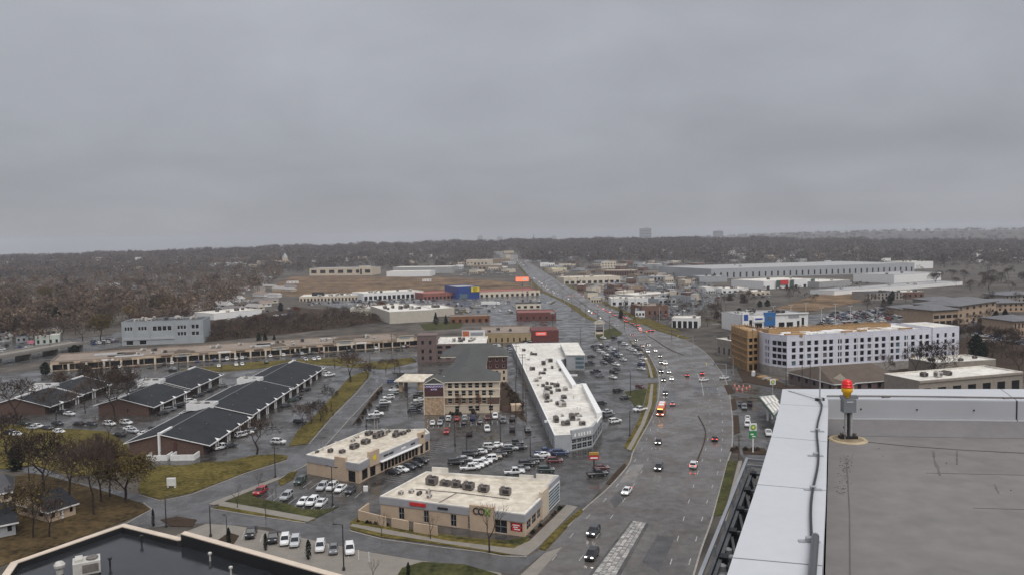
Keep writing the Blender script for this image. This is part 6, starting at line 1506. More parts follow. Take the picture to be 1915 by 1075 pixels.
r, h = pylon('roadside_sign', 'red roadside sign with painted amber reflection at the mall entrance', 1111, 882, 845, 2.6, 0.7, mat('amber_reflection', (0.42, 0.24, 0.05), 0.5, 0.1, 1)); mb = MB(); mb.box((0, 0, h - 2.0), 2.6, 0.5, 1.2); mb.build('lower_panel', sign_red, r); mb = MB(); mb.box((0, -0.33, h - 1.65), 2.0, 0.05, 0.4); mb.build('lettering_strip', white_m, r)  # amber top panel imitates a smeared orange reflection above the red sign
r, h = pylon('lit_sign', 'glowing orange-red sign high on a pole by the avenue', 977, 556, 518, 14.5, 5, mat('lit_orange', (0.75, 0.16, 0.08), 0.5, 0.1, 0.5, emit=(1, 0.25, 0.12), estr=0.55)); mb = MB(); mb.box((3, -0.35, h - 4), 4, 0.1, 2.6); mb.build('lit_symbol', white_m, r)
r, h = pylon('arched_sign', 'tall cream arched mall sign beside the avenue', 1121, 630, 602, 6.5, 1.2, cream_m, cream_m, 2)
mb = MB()
for k in range(12):
    t0, t1 = math.pi * k / 12, math.pi * (k + 1) / 12; mb.bar((2.9 * math.cos(t0), 0, h - 1.2 + 2.2 * math.sin(t0)), (2.9 * math.cos(t1), 0, h - 1.2 + 2.2 * math.sin(t1)), 0.9, 0.7)
mb.build('arch', cream_m, r)
for z, m_ in ((0.55, hvac_m), (0.38, blk_m), (0.22, cream_m)):
    mb = MB(); mb.box((0, 0, h * z), 4.6, 0.4, h * 0.14); mb.build('tenant_panel', m_, r)
pylon('billboard', 'dark-backed billboard over the western lots', 595, 560, 546, 14, 8, blk_m, pole_m)
r, h = pylon('lawn_sign', 'small white lawn sign on the grass by the offices', 321, 912, 893, 2.2, 2.0, white_m, white_m, 2)
r, h = pylon('lawn_sign', 'small white sign on the verge beside the beige shop row', 684, 918, 908, 1.1, 1.3, white_m, white_m)
pylon('bank_sign', 'pink and white sign near the overpass', 58, 646, 636, 4, 2, mat('pink_sign', (0.6, 0.2, 0.25), 0.5, 0.1, 1))
pylon('water_tower', 'white sign tank on a pole by the blue-grey office', 177, 622, 608, 2.5, 1.2, white_m)
fleet('in the northern stretch of the avenue', ' '.join('%.1f,%.1f,%s' % (x, y, R.choice(('ws', 'ks', 'du', 'iu', 'ws', 'gs', 'rs'))) for x, y in ((1086, 566), (1076, 558), (1064, 556), (1056, 548), (1046, 546), (1038, 538), (1030, 536), (1022, 530), (1016, 528), (1010, 522), (1004, 519), (998, 512), (1050, 541), (1070, 551), (1092, 571), (1034, 531), (1024, 524), (1012, 517))), away, 'cars in the northern stretch of the avenue', 'near', parts=True, lit=True)
# road works at the junction
for i, (x, y) in enumerate(((1374, 722), (1382, 724), (1390, 723), (1396, 727), (1378, 729), (1388, 730), (1402, 724))):
    p = G(x, y); r = thing('traffic_barrel', 'orange and white traffic barrel, %s from the left at the road works' % ordw(i + 1), 'barrel', p, 0, 'barrels at the road works')
    mb = MB(); mb.lathe((0, 0, 0), [(0.45, 0), (0.42, 0.1), (0.3, 0.12), (0.26, 1.05), (0.1, 1.1)], 0, 10); mb.build('body', mat('barrel_orange', (0.75, 0.12, 0.03), 0.5, 0.1, 2), r)
    for z in (0.4, 0.8):
        mb = MB(); mb.lathe((0, 0, z), [(0.31, 0), (0.3, 0.14)], 0, 10); mb.build('stripe', white_m, r)
# building materials on the site
for i, (x, y, m_, lb) in enumerate(((1409, 703, white_m, 'white portable toilet'), (1424, 706, osb_m, 'stack of timber boards'), (1434, 709, block_m, 'heap of grey blocks'), (1445, 712, osb_m, 'low stack of planks'))):
    p = G(x, y); r = thing('site_stack' if i else 'portable_toilet', lb + ' at the foot of the apartment block podium', 'building material' if i else 'toilet', p, R.random())
    if i == 0:
        mb = MB(); mb.box((0, 0, 0), 1.3, 1.3, 2.3); mb.build('cabin', m_, r); mb = MB(); mb.lathe((0, 0, 2.3), [(0.7, 0), (0.5, 0.2), (0.1, 0.3)], 0, 4); mb.build('roof', m_, r); mb = MB(); mb.box((0, -0.67, 0.15), 0.8, 0.05, 1.9); mb.build('door', grey_w, r)
    else:
        for k in range(6):
            mb = MB(); mb.box((R.uniform(-0.5, 0.5), (k % 2) * 1.4 - 0.7, 0.28 * (k // 2)), R.uniform(3, 5), 1.2, 0.27, R.uniform(-0.05, 0.05)); mb.build('board_bundle', m_, r)
# stall lines in view
hs_ = sa.dirn(2); hA = math.atan2(hs_.y, hs_.x)
stalls((790, 856), (835, 825), 9, hA); stalls((735, 900), (760, 884), 5, hA)
stalls((505, 928), (618, 952), 8, hd_px((546, 922), (524, 938))); stalls((575, 905), (670, 925), 7, hd_px((546, 922), (524, 938)))
stalls((800, 797), (960, 788), 16, 0.05); stalls((800, 786), (945, 778), 15, 0.05)
stalls((1190, 672), (1210, 712), 9, 1.5); stalls((455, 1000), (690, 1040), 13, hd_px((536, 1000), (531, 1024)))

# roadside pole signs and poles among the far shops
pal = [MATS['store_red'], white_m, cream_m, sign_blue, cream_m, hvac_l, MATS['rust_brick'], roof_gr]
for i in range(26):
    t = R.random(); y = R.uniform(500, 612); x = 944 + (y - 470) * 1.62 + 16 + R.uniform(0, 60 + (y - 500) * 0.9)
    if i > 18: x = 944 + (y - 470) * 0.9 - R.uniform(6, 40)
    p = G(x, y); r = thing('pole_sign', 'small %s pole sign, number %s along the far avenue shops' % (('dark red', 'white', 'cream', 'blue', 'cream', 'pale grey', 'rust', 'grey')[i % 8], ordw(i + 1)), 'sign', p, R.uniform(-0.2, 0.2), 'pole signs of the far shops')
    h = R.uniform(7, 12); w = R.uniform(1.6, 3.4)
    mb = MB(); mb.bar((0, 0, 0), (0, 0, h), 0.35); mb.build('post', R.choice((pole_m, lpole_m)), r)
    mb = MB(); mb.box((0, 0, h - 0.2), w, 0.5, R.uniform(1.2, 2.2)); mb.build('panel', pal[i % 8], r)
for i in range(22):
    t = i / 21.0; sd = i % 2; P_ = LKs if sd == 0 else RKs[::-1]
    q = off_line(P_, 5.5 if sd == 0 else -5.5)[64 + int(t * 30)]
    x_, y_ = pix((q.x, q.y, q.z)); p_ = q; h_ = R.uniform(9, 11)
    upole(x_, y_, pix((q.x, q.y, q.z + h_))[1], 'wooden utility pole, %s up the far avenue' % ordw(i + 1))
for i in range(30):
    y = R.uniform(505, 605); x = 944 + (y - 470) * 1.6 + 10 + R.uniform(0, 260 if y > 530 else 120)
    lamp(x, y, y - 9000 / (9 * (y - 440)) - 6, 'thin lamp post, %s from its kind in the far eastern lots' % ordw(i + 1), R.choice((1, 2)), R.choice((pole_m, lpole_m)), R.uniform(0, 6))
# cars too small and too many to tell apart: one mass
def far_cars():
    mb = MB(); g = random.Random(4)
    def q(p, hd, c):
        co, si = math.cos(hd), math.sin(hd)
        for (sx, sy, z0, z1, off, m) in ((1.8, 4.5, 0.3, 0.95, 0, c), (1.5, 2.3, 0.95, 1.5, -0.3, 6)):
            mb.box((p.x - si * off, p.y + co * off, p.z + z0), sx, sy, z1 - z0, hd, m, c if m == 6 else None)
    for quad, nx, ny, hd, fill in (
        ([(1110, 548), (1330, 540), (1320, 514), (1090, 528)], 34, 7, 0.2, 0.6), ([(1150, 578), (1330, 574), (1320, 552), (1200, 556)], 22, 5, 0.2, 0.5),
        ([(1525, 610), (1720, 598), (1720, 574), (1560, 584)], 30, 7, 0.1, 0.5), ([(1826, 640), (1960, 652), (1960, 602), (1810, 596)], 18, 9, 1.3, 0.5),
        ([(575, 572), (800, 566), (790, 558), (570, 564)], 40, 3, 0.15, 0.55), ([(800, 575), (1030, 572), (1030, 556), (800, 562)], 28, 4, 0.15, 0.3),
        ([(860, 516), (970, 516), (950, 500), (870, 500)], 22, 5, 0.2, 0.6), ([(1560, 540), (1760, 520), (1750, 512), (1560, 532)], 30, 3, 0.2, 0.5),
        ([(905, 668), (1010, 650), (1000, 636), (905, 648)], 12, 4, 0.3, 0.6), ([(1340, 560), (1440, 558), (1440, 546), (1340, 548)], 18, 3, 0.1, 0.5),
        ([(1800, 486), (1915, 486), (1915, 466), (1820, 466)], 40, 5, 0.1, 0.5), ([(-20, 672), (60, 664), (60, 640), (-20, 646)], 9, 4, 0.8, 0.5), ([(410, 606), (560, 588), (560, 572), (420, 590)], 18, 3, 0.5, 0.5)):
        for j in range(ny):
            for i in range(nx):
                if g.random() > fill: continue
                u, v = (i + 0.5 + g.uniform(-0.2, 0.2)) / nx, (j + 0.5) / ny
                a = (quad[0][0] * (1 - u) + quad[1][0] * u, quad[0][1] * (1 - u) + quad[1][1] * u); b = (quad[3][0] * (1 - u) + quad[2][0] * u, quad[3][1] * (1 - u) + quad[2][1] * u)
                q(G(a[0] * (1 - v) + b[0] * v, a[1] * (1 - v) + b[1] * v), hd + g.choice((0, 0, 1.57)), g.choice((0, 0, 1, 1, 2, 3, 3, 4, 5)))
    ms = [mat('fleet_' + k, COL[c], 0.3, 0.05, 1) for k, c in (('white', 'white'), ('silver', 'silver'), ('grey', 'grey'), ('black', 'black'), ('blue', 'blue'), ('maroon', 'maroon'))] + [glass_d]
    return tag(mb.build('distant_cars', ms), 'tiny parked cars filling the far car parks', 'cars', kind='stuff')
far_cars()

# overhead wires and traffic signals
def wires(label, tops):
    r = thing('overhead_wire', label, 'wire', tops[0]); o = Vector(tops[0])
    for dx_ in (-1.0, 1.0):
        pts = []
        for a, b in zip(tops, tops[1:]):
            a, b = Vector(a), Vector(b)
            for k in range(6):
                t = k / 6; q = a.lerp(b, t) - o; pts.append((q.x + dx_, q.y, q.z - 1.2 * 4 * t * (1 - t)))
        q = Vector(tops[-1]) - o; pts.append((q.x + dx_, q.y, q.z)); mb = MB(); mb.tube(pts, 0.035, 0, 3); mb.build('strand', blk_m, r)
def ptop(x, y, tp):
    p = G(x, y); return (p.x, p.y, p.z + hgt(p, tp) - 0.4)
wires('overhead wires sagging along the mall service lane', [ptop(984, 780, 712), ptop(978, 745, 660), ptop(966, 706, 640)])
wires('overhead wires along the avenue near the arched sign', [ptop(1168, 618, 590), ptop(1140, 620, 588), ptop(1118, 610, 578)])
q_ = [(p.x, p.y, p.z + 9.5) for p in off_line(LKs, 5.5)[64:94:3]]; wires('overhead wires up the west side of the far avenue', q_)
q_ = [(p.x, p.y, p.z + 9.5) for p in off_line(RKs[::-1], -5.5)[64:94:3]]; wires('overhead wires up the east side of the far avenue', q_)
def signal(x, y, label, rz, arm=9.0):
    p = G(x, y); r = thing('traffic_signal', label, 'traffic light', p, rz)
    mb = MB(); mb.lathe((0, 0, -0.1), [(0.2, 0), (0.14, 6.6)], 0, 8); mb.build('pole', lpole_m, r)
    mb = MB(); mb.bar((0, 0, 6.2), (arm, 0, 6.6), 0.16, n=6); mb.build('mast_arm', lpole_m, r)
    for t in (0.55, 0.95):
        mb = MB(); mb.box((arm * t, 0, 5.6), 0.35, 0.3, 1.1); h_ = mb.build('signal_head', sign_yel if t > 0.6 else blk_m, r)
        mb = MB(); mb.box((arm * t, -0.17, 6.35), 0.24, 0.04, 0.24); mb.build('red_lamp', tail_on, h_)
signal(1186, 640, 'grey traffic signal mast at the west corner of the curve junction', 0.3); signal(1296, 648, 'grey traffic signal mast at the east corner of the curve junction', 2.9)
signal(1358, 706, 'grey traffic signal mast by the parked barrels', 3.0); signal(1056, 566, 'grey traffic signal mast at the far crossing, west corner', 0.3); signal(1118, 560, 'grey traffic signal mast at the far crossing, east corner', 2.9)
# ---------------------------------------------------------------- trees
def tree_mesh(seed, H, spread, depth=6, lean=0.0, nb=(2, 3), tw=0.055, trunk_f=0.28, up=0.35, twigs=3):
    """bare tree: returns (trunk MB, crown MB); crown = the fine outer branches"""
    rr = random.Random(seed); tr, cr = MB(), MB()
    def seg(mb, a, b, r0, r1):
        d = b - a
        if d.length < 1e-4: return
        d.normalize(); x = d.orthogonal().normalized(); y = d.cross(x); i = len(mb.v)
        for e, r in ((a, r0), (b, r1)):
            for k in range(3):
                t = 2.0944 * k; mb.v.append(tuple(e + x * (math.cos(t) * r) + y * (math.sin(t) * r)))
        for k in range(3):
            j = (k + 1) % 3; mb.f.append((i + k, i + j, i + 3 + j, i + 3 + k)); mb.m.append(0)
    def grow(p, d, L, r, lev):
        mb = tr if lev <= 2 else cr
        mid = p + d * (L * 0.5) + Vector((rr.uniform(-1, 1), rr.uniform(-1, 1), rr.uniform(-0.3, 0.6))) * L * 0.07
        e = p + d * L + Vector((rr.uniform(-1, 1), rr.uniform(-1, 1), rr.uniform(-0.2, 0.5))) * L * 0.1
        r1 = max(tw * 0.5, r * 0.66)
        seg(mb, p, mid, r, (r + r1) / 2); seg(mb, mid, e, (r + r1) / 2, r1)
        if lev >= depth:
            return
        n = rr.randint(*nb) + (1 if lev in (1, 2) else 0)
        for k in range(n):
            ang = rr.uniform(0.3, 0.85) * spread; az = 2 * math.pi * (k + rr.random() * 0.7) / n
            x = d.orthogonal().normalized(); y = d.cross(x)
            nd = (d * math.cos(ang) + (x * math.cos(az) + y * math.sin(az)) * math.sin(ang))
            nd = (nd + Vector((0, 0, up * (0.6 if lev < 3 else 0.2)))).normalized()
            s = e if k < 2 else p.lerp(e, rr.uniform(0.45, 0.95))
            grow(s, nd, L * rr.uniform(0.66, 0.86), r1 * rr.uniform(0.7, 0.9), lev + 1)
    L0 = H * trunk_f
    grow(Vector((0, 0, -0.2)), Vector((lean, 0, 1)).normalized(), L0, H * 0.021, 0)
    zmax = max(v[2] for v in cr.v + tr.v); s = H / zmax
    for mb in (tr, cr): mb.v = [(v[0] * s, v[1] * s, v[2] * s) for v in mb.v]
    return tr, cr
def leaf_mb(rr, n, f, size):
    mb = MB()
    for _ in range(n):
        p = f(); a = Vector((rr.gauss(0, 1), rr.gauss(0, 1), rr.gauss(0, 1))).normalized(); b = a.orthogonal().normalized(); c = a.cross(b); s = size * rr.uniform(0.6, 1.4)
        mb.face([p + b * s, p + c * s * 0.7, p - b * s, p - c * s * 0.7])
    return mb
TP = {}
def tproto(key, tm, cm, tmat=bark_m, cmat=twig_m):
    TP[key] = (tm.mesh('trunk', [tmat]), [cm.mesh('crown', [cmat])])
for i in range(3): tproto('big%d' % i, *tree_mesh(11 + i, 10, 1.0, 7, nb=(2, 3)))
for i in range(3): tproto('mid%d' % i, *tree_mesh(31 + i, 10, 1.05, 6, nb=(2, 3), tw=0.09), bark_m, twig_l)
for i in range(2): tproto('wide%d' % i, *tree_mesh(51 + i, 10, 1.35, 6, nb=(2, 3), tw=0.08, trunk_f=0.22))
a, b = tree_mesh(71, 10, 0.8, 6, nb=(2, 3), tw=0.08); tproto('rust', a, b, bark_m, twig_r)
a, b = tree_mesh(73, 10, 0.9, 4, nb=(2, 2), tw=0.06); tproto('sapling', a, b)
def leafy(key, seed, n, lm, size, wx, sp=0.35):
    a, b = tree_mesh(seed, 10, 1.0, 5, nb=(2, 3), tw=0.07); rr = random.Random(seed)
    ends = [Vector(v) for v in b.v[::6] if v[2] > 2.2]
    def f():
        p = rr.choice(ends); return p + Vector((rr.gauss(0, sp), rr.gauss(0, sp), rr.gauss(-0.6 * sp, sp * 1.6)))
    lv = leaf_mb(rr, n, f, size)
    me = lv.mesh('crown', [lm]); tm = MB(); 
    for s in (a, b):
        i = len(tm.v); tm.v += s.v; tm.f += [tuple(q + i for q in t) for t in s.f]; tm.m += s.m
    TP[key] = (tm.mesh('trunk', [bark_m]), [me])
leafy('yellow', 91, 4600, leaf_y, 0.15, 1.0, 0.6)
leafy('tan', 94, 1500, mat('tan_leaves', (0.17, 0.115, 0.055), 0.9, 0.4, 0.5, spec=0.1, rand=0.3), 0.2, 1.0)
leafy('yellow2', 92, 420, leaf_y, 0.2, 1.0)
leafy('rustleaf', 93, 900, mat('rust_leaves', (0.10, 0.038, 0.02), 0.9, 0.35, 0.5, spec=0.1), 0.15, 1.0)
def conifer(key, seed, prof, n, size):
    rr = random.Random(seed)
    def f():
        z = rr.random() ** 0.8; w = float(np.interp(z, *prof)); t = rr.uniform(0, 6.283); q = w * (rr.random() ** 0.35) * (0.85 + 0.25 * math.sin(t * 3 + seed + z * 9))
        return Vector((q * math.cos(t), q * math.sin(t), 0.4 + z * 9.4))
    lv = leaf_mb(rr, n, f, size); tm = MB(); tm.lathe((0, 0, -0.2), [(0.22, 0), (0.05, 9)], 0, 6)
    TP[key] = (tm.mesh('trunk', [bark_m]), [lv.mesh('crown', [leaf_g])])
conifer('pine', 5, ([0, .1, .3, 1], [1.2, 2.6, 2.4, .15]), 1500, 0.3)
conifer('cedar', 6, ([0, .2, .6, .9, 1], [1.8, 2.6, 2.4, 1.2, .3]), 1500, 0.34)
conifer('column', 7, ([0, .15, .5, .85, 1], [1.0, 2.0, 2.3, 1.5, .3]), 1200, 0.3)
def shrub(key, seed, lm, n=420, size=0.45):
    rr = random.Random(seed)
    def f():
        t = rr.uniform(0, 6.283); z = rr.random(); q = 6.0 * math.sqrt(max(0, 1 - z * z)) * (rr.random() ** .4) * (0.8 + .3 * math.sin(3 * t + seed)); return Vector((q * math.cos(t), q * math.sin(t), 0.3 + 9 * z))
    lv = leaf_mb(rr, n, f, size * 1.6); tm = MB()
    for k in range(5): tm.bar((0, 0, -0.3), (rr.uniform(-3, 3), rr.uniform(-3, 3), rr.uniform(4, 7)), 0.5, n=3)
    TP[key] = (tm.mesh('stem', [bark_m]), [lv.mesh('foliage', [lm])])
shrub('shrub_b', 3, leaf_b); shrub('shrub_g', 4, leaf_g)
def tree(key, x, y, top=None, H=None, label='', cat='tree', group=None, name=None, sx=1.0, pos=None):
    p = pos or G(x, y); h = H or hgt(p, top)
    tm, cms = TP[key]
    r = thing(name or ('shrub' if key.startswith('shrub') else ('evergreen_tree' if key in ('pine', 'cedar', 'column') else ('leafy_tree' if key in ('yellow', 'yellow2', 'rustleaf', 'tan') else 'bare_tree'))), label, cat, (p.x, p.y, p.z), R.uniform(0, 6.28), group)
    s = h / 10.0; r.scale = (s * sx, s * sx, s)
    put('foliage' if key.startswith('shrub') else 'crown', cms[0], r); put('stem' if key.startswith('shrub') else 'trunk', tm, r)
    return r
for k, x, y, tp, lb, sx in (
    ('big0', 176, 962, 812, 'tallest bare tree on the brown lawn above the cream bungalow', 0.95), ('wide0', 82, 918, 798, 'wide dark bare tree left of the cream bungalow', 1.0), ('big1', 190, 938, 806, 'rust-tinged bare tree behind the tallest one', 0.8),
    ('yellow', 233, 940, 846, 'yellow-brown leafy tree at the street corner', 1.3), ('yellow2', 62, 1006, 900, 'sparse yellow-leaved tree before the white bungalow', 1.0), ('yellow2', 30, 990, 904, 'thin golden-leaved tree between the pale bungalows', 1.1), ('wide1', 92, 1004, 925, 'small bare tree before the cream bungalow', 1.0), ('rustleaf', 205, 930, 818, 'rust-leaved tree beside the yellow one', 0.75),
    ('wide1', 480, 848, 778, 'dark bare tree in the nearest office car park', 1.15), ('mid0', 619, 764, 714, 'bare tree on the long yellowish verge', 1.0), ('wide0', 600, 788, 745, 'spreading bare tree in the verge clump, far one', 1.0), ('wide1', 583, 792, 748, 'spreading bare tree in the verge clump, middle one', 1.0), ('wide0', 566, 796, 752, 'spreading bare tree in the verge clump, near one', 1.0),
    ('wide1', 656, 714, 654, 'rounded reddish bare tree at the head of the verge', 1.2), ('wide0', 688, 707, 676, 'small bare tree beside the rounded reddish one', 1.1), ('wide1', 722, 694, 668, 'low reddish bare tree at the mall drive', 1.3), ('wide0', 738, 690, 668, 'low bare tree by the hotel drive', 1.2),
    ('big2', 215, 788, 664, 'tall bare tree before the middle office row', 0.9), ('mid1', 240, 776, 680, 'thinner bare tree right of the tall one by the offices', 0.8), ('mid2', 203, 822, 765, 'small bare tree on the lot edge under the tall one', 0.9), ('wide1', 30, 790, 702, 'bare tree at the west end of the office rows', 1.0), ('mid0', 160, 772, 700, 'bare tree before the westernmost office row', 0.9), ('mid2', 105, 790, 718, 'bare tree at the front of the westernmost offices', 0.9), ('wide0', 12, 850, 770, 'bare tree at the west edge above the brown lawn', 1.0), ('big2', 55, 900, 800, 'bare tree behind the wide dark one', 0.8), ('wide1', 130, 935, 820, 'bare tree between the two biggest ones', 0.8),
    ('sapling', 915, 1034, 936, 'young bare street tree before the COX tower', 1.1), ('sapling', 805, 1008, 958, 'small bare tree before the corner shop wall', 1.1), ('sapling', 714, 1003, 958, 'small bare tree at the corner shop yard wall', 1.0), ('sapling', 444, 950, 905, 'red-twigged sapling on the corner lawn', 0.9), ('sapling', 497, 968, 925, 'sapling between pavement and side street', 0.9), ('sapling', 484, 912, 880, 'sapling on the verge by the corner lawn', 0.9), ('sapling', 510, 935, 912, 'thin sapling in the small car park island', 0.9), ('sapling', 698, 1085, 1042, 'reddish sapling at the bottom of the forecourt', 1.0),
    ('column', 428, 1020, 985, 'dark evergreen in the diamond planting bed', 0.55), ('column', 497, 1029, 996, 'dark columnar evergreen beside the black pickups', 0.6), ('column', 577, 1046, 1008, 'dark columnar evergreen between the silver and white SUVs', 0.7), ('column', 287, 985, 950, 'dark narrow evergreen at the street corner', 0.4), ('column', 764, 1082, 1050, 'small dark evergreen on the forecourt lawn', 0.6),
    ('wide0', 1745, 706, 636, 'big bare tree before the wrapped block end', 1.1), ('mid1', 1712, 702, 642, 'bare tree left of the biggest one before the wrapped block', 0.9), ('mid0', 1656, 700, 658, 'small bare tree before the middle of the wrapped block', 1.0), ('mid2', 1780, 690, 632, 'bare tree at the east end of the wrapped block', 0.9), ('cedar', 1825, 672, 624, 'broad dark evergreen above the low offices', 1.2), ('cedar', 1838, 676, 640, 'second dark evergreen beside the broad one', 1.0), ('wide1', 1905, 700, 650, 'bare tree at the east edge behind the low office', 1.0),
    ('pine', 815, 606, 583, 'dark conifer beside the windowless cream store', 1.0), ('pine', 834, 606, 588, 'second dark conifer beside the windowless cream store', 1.0), ('cedar', 1421, 574, 562, 'dark rounded evergreen on the bank, left one', 1.6), ('cedar', 1435, 573, 560, 'dark rounded evergreen on the bank, right one', 1.6),
    ('pine', 484, 638, 620, 'dark conifer above the tan mall, left one', 1.2), ('pine', 496, 637, 621, 'dark conifer above the tan mall, middle one', 1.2), ('pine', 513, 637, 625, 'dark conifer above the tan mall, right one', 1.2), ('cedar', 140, 662, 644, 'dark spreading evergreen by the overpass', 2.0), ('cedar', 30, 880, 832, 'dark evergreen behind the wide bare tree', 1.2), ('cedar', 85, 700, 676, 'dark evergreen at the west end of the tan mall', 1.5),
    ('cedar', 1862, 606, 580, 'dark evergreen right of the tan office', 1.0), ('cedar', 1880, 604, 578, 'dark evergreen further right of the tan office', 1.0), ('cedar', 525, 582, 565, 'dark evergreen above the brushy slope', 1.2),
):
    tree(k, x, y, tp, label=lb, sx=sx)
# rows of similar trees: each its own object, counted from the left
def grove(where, group, n, gen, keys, hr, cat='tree', sx=(0.85, 1.2)):
    L = sorted(gen(R.random()) for _ in range(n))
    for i, (x, y) in enumerate(L):
        k = R.choice(keys)
        kind = {'y': 'yellowish', 't': 'tan-leaved', 'p': 'dark conifer', 'c': 'dark evergreen', 'r': 'rusty'}.get(k[0], 'bare brown')
        if k.startswith('shrub'): kind = 'low'
        tree(k, x, y, H=R.uniform(*hr), label='%s %s, %s from the left %s' % (kind, 'shrub' if k.startswith('shrub') else 'tree', ordw(i + 1), where), group=group, sx=R.uniform(*sx), cat='shrub' if k.startswith('shrub') else cat)
def gen_belt(t):
    x = 385 + 330 * t; return x, R.uniform(0, 1) * (26 - 14 * t) + 640 - 0.11 * (x - 385) - 24
grove('in the belt above the tan mall', 'trees in the belt above the tan mall', 42, gen_belt, ['mid0', 'mid1', 'mid2', 'wide0', 'wide1', 'mid0', 'rust'], (8, 13))
def gen_sub(t):
    y = 512 + 128 * R.random() ** 0.8; x = R.uniform(-30, 530 - max(0, (y - 520)) * 1.9); return x, y
grove('in the western suburb', 'trees in the western suburb', 105, gen_sub, ['big0', 'big1', 'big2', 'mid0', 'mid1', 'mid2', 'wide0', 'wide1', 'mid0', 'mid2', 'mid1', 'tan', 'tan', 'cedar', 'yellow', 'rust'], (13, 20))
grove('along the bank east of the wrapped block', 'trees along the eastern bank', 26, lambda t: (1775 + 140 * t, 600 + R.uniform(0, 1) * (40 + 60 * t)), ['mid0', 'mid1', 'wide0', 'big1', 'wide1'], (8, 13))
grove('in front of the eastern offices', 'trees before the eastern offices', 20, lambda t: (1610 + 300 * t, 566 + R.uniform(-6, 30)), ['mid0', 'mid2', 'wide1', 'cedar', 'mid1'], (7, 11))
grove('on the rise behind the eastern offices', 'trees on the rise behind the eastern offices', 20, lambda t: (1745 + 180 * t, 528 + R.uniform(-8, 24)), ['big0', 'big1', 'mid0', 'wide0'], (12, 18))
grove('below the discount store', 'trees below the discount store', 14, lambda t: (1340 + 190 * t, 560 + R.uniform(-10, 16) - 12 * t), ['mid0', 'mid2', 'wide0'], (6, 10))
grove('along the far avenue', 'small trees along the far avenue', 26, lambda t: (lambda y: (944 + (y - 470) * 1.62 + 10 + R.uniform(0, 230), y))(R.uniform(508, 610)), ['mid0', 'mid1', 'wide0', 'sapling', 'wide1', 'cedar'], (4, 8))
grove('east of the curve junction', 'trees east of the curve junction', 18, lambda t: (1290 + 110 * t, 566 + R.uniform(-8, 46)), ['mid0', 'mid1', 'wide0', 'wide1', 'sapling', 'shrub_b'], (4, 9))
grove('behind the middle office row', 'trees behind the office rows', 12, lambda t: (80 + 170 * t, 712 + R.uniform(-6, 20)), ['wide0', 'wide1', 'shrub_b', 'mid1'], (5, 9))
grove('on the weedy slope behind the hotel', 'brush behind the hotel', 16, lambda t: (938 + 40 * t, 716 + 58 * t + R.uniform(-4, 6)), ['shrub_b', 'shrub_b', 'wide0'], (1.6, 3.6))
grove('in the beds along the hotel verge', 'shrubs along the hotel verge', 18, lambda t: (668 + 50 * t, 790 - 68 * t + R.uniform(-2, 6)), ['shrub_b', 'shrub_b', 'shrub_g'], (0.8, 1.7))
grove('along the hotel front wall', 'shrubs along the hotel front', 7, lambda t: (838 + 92 * t, 777 - 9 * t), ['shrub_b', 'shrub_g'], (1.0, 2.0))
grove('in the planting beds by the corner shop', 'shrubs by the corner shop', 20, lambda t: R.choice(((992 + 60 * t, 1002 - 54 * t), (668 + 60 * t, 976 + 8 * t))), ['shrub_g', 'shrub_b'], (0.6, 1.1))
grove('on the fuel station islands', 'shrubs at the fuel station', 8, lambda t: R.choice(((1368 + 12 * t, 841 + R.uniform(-2, 3)), (1392 + 40 * t, 842))), ['shrub_b'], (0.8, 1.4))
for i, x in enumerate((858, 896)):
    tree('rust', x, 779 - i * 3, 734, label='slim reddish tree against the hotel wall, %s one' % ('left', 'right')[i], sx=0.45)
# ---------------------------------------------------------------- distant woods: one mass, many small faces
def woods(name, label, n, gen, tris, m, hr, seed, wide=0.55, blob=0.9):
    g = np.random.default_rng(seed); V = np.zeros((0, 3))
    pts = np.array([gen(g) for _ in range(n)])
    hts = hr[0] + (hr[1] - hr[0]) * g.random(n) ** 1.5
    N = n * tris
    c = np.repeat(pts, tris, 0); H = np.repeat(hts, tris)
    d = g.normal(size=(N, 3)); d /= np.linalg.norm(d, axis=1)[:, None]
    rr = g.random(N) ** 0.45
    off = d * rr[:, None] * np.stack([H * wide, H * wide, H * 0.42], 1)
    ctr = c + off + np.stack([np.zeros(N), np.zeros(N), H * 0.56], 1)
    a = g.normal(size=(N, 3)); a /= np.linalg.norm(a, axis=1)[:, None]
    b = np.cross(a, g.normal(size=(N, 3))); b /= np.linalg.norm(b, axis=1)[:, None]
    s = (H * 0.085 * blob * g.uniform(0.5, 1.5, N))[:, None]
    v = np.stack([ctr + a * s * 1.5, ctr + b * s, ctr - a * s], 1).reshape(-1, 3)
    # trunks
    tw = (hts * 0.025)[:, None]; ex = np.array([[1.0, 0, 0]]); up = np.array([[0, 0, 1.0]])
    tv = np.stack([pts - ex * tw, pts + ex * tw, pts + up * (hts * 0.7)[:, None]], 1).reshape(-1, 3)
    v = np.concatenate([v, tv]); nt = len(v) // 3
    me = bpy.data.meshes.new(name); me.vertices.add(len(v)); me.vertices.foreach_set('co', v.astype(np.float32).ravel())
    me.loops.add(len(v)); me.loops.foreach_set('vertex_index', np.arange(len(v), dtype=np.int32))
    me.polygons.add(nt); me.polygons.foreach_set('loop_start', np.arange(0, len(v), 3, dtype=np.int32))
    me.materials.append(m); me.update(); me.validate()
    return tag(put(name, me), label, 'woods', kind='stuff')
wood_a = mat('woods_brown', (0.052, 0.044, 0.041), 0.95, 0.45, 0.02, rgb2=(0.11, 0.09, 0.078), scale2=0.12, spec=0.03)
wood_b = mat('woods_grey', (0.055, 0.048, 0.047), 0.95, 0.4, 0.012, rgb2=(0.08, 0.07, 0.066), scale2=0.05, spec=0.03)
wood_l = mat('woods_light', (0.075, 0.054, 0.042), 0.95, 0.45, 0.03, rgb2=(0.145, 0.103, 0.073), scale2=0.1, spec=0.03)
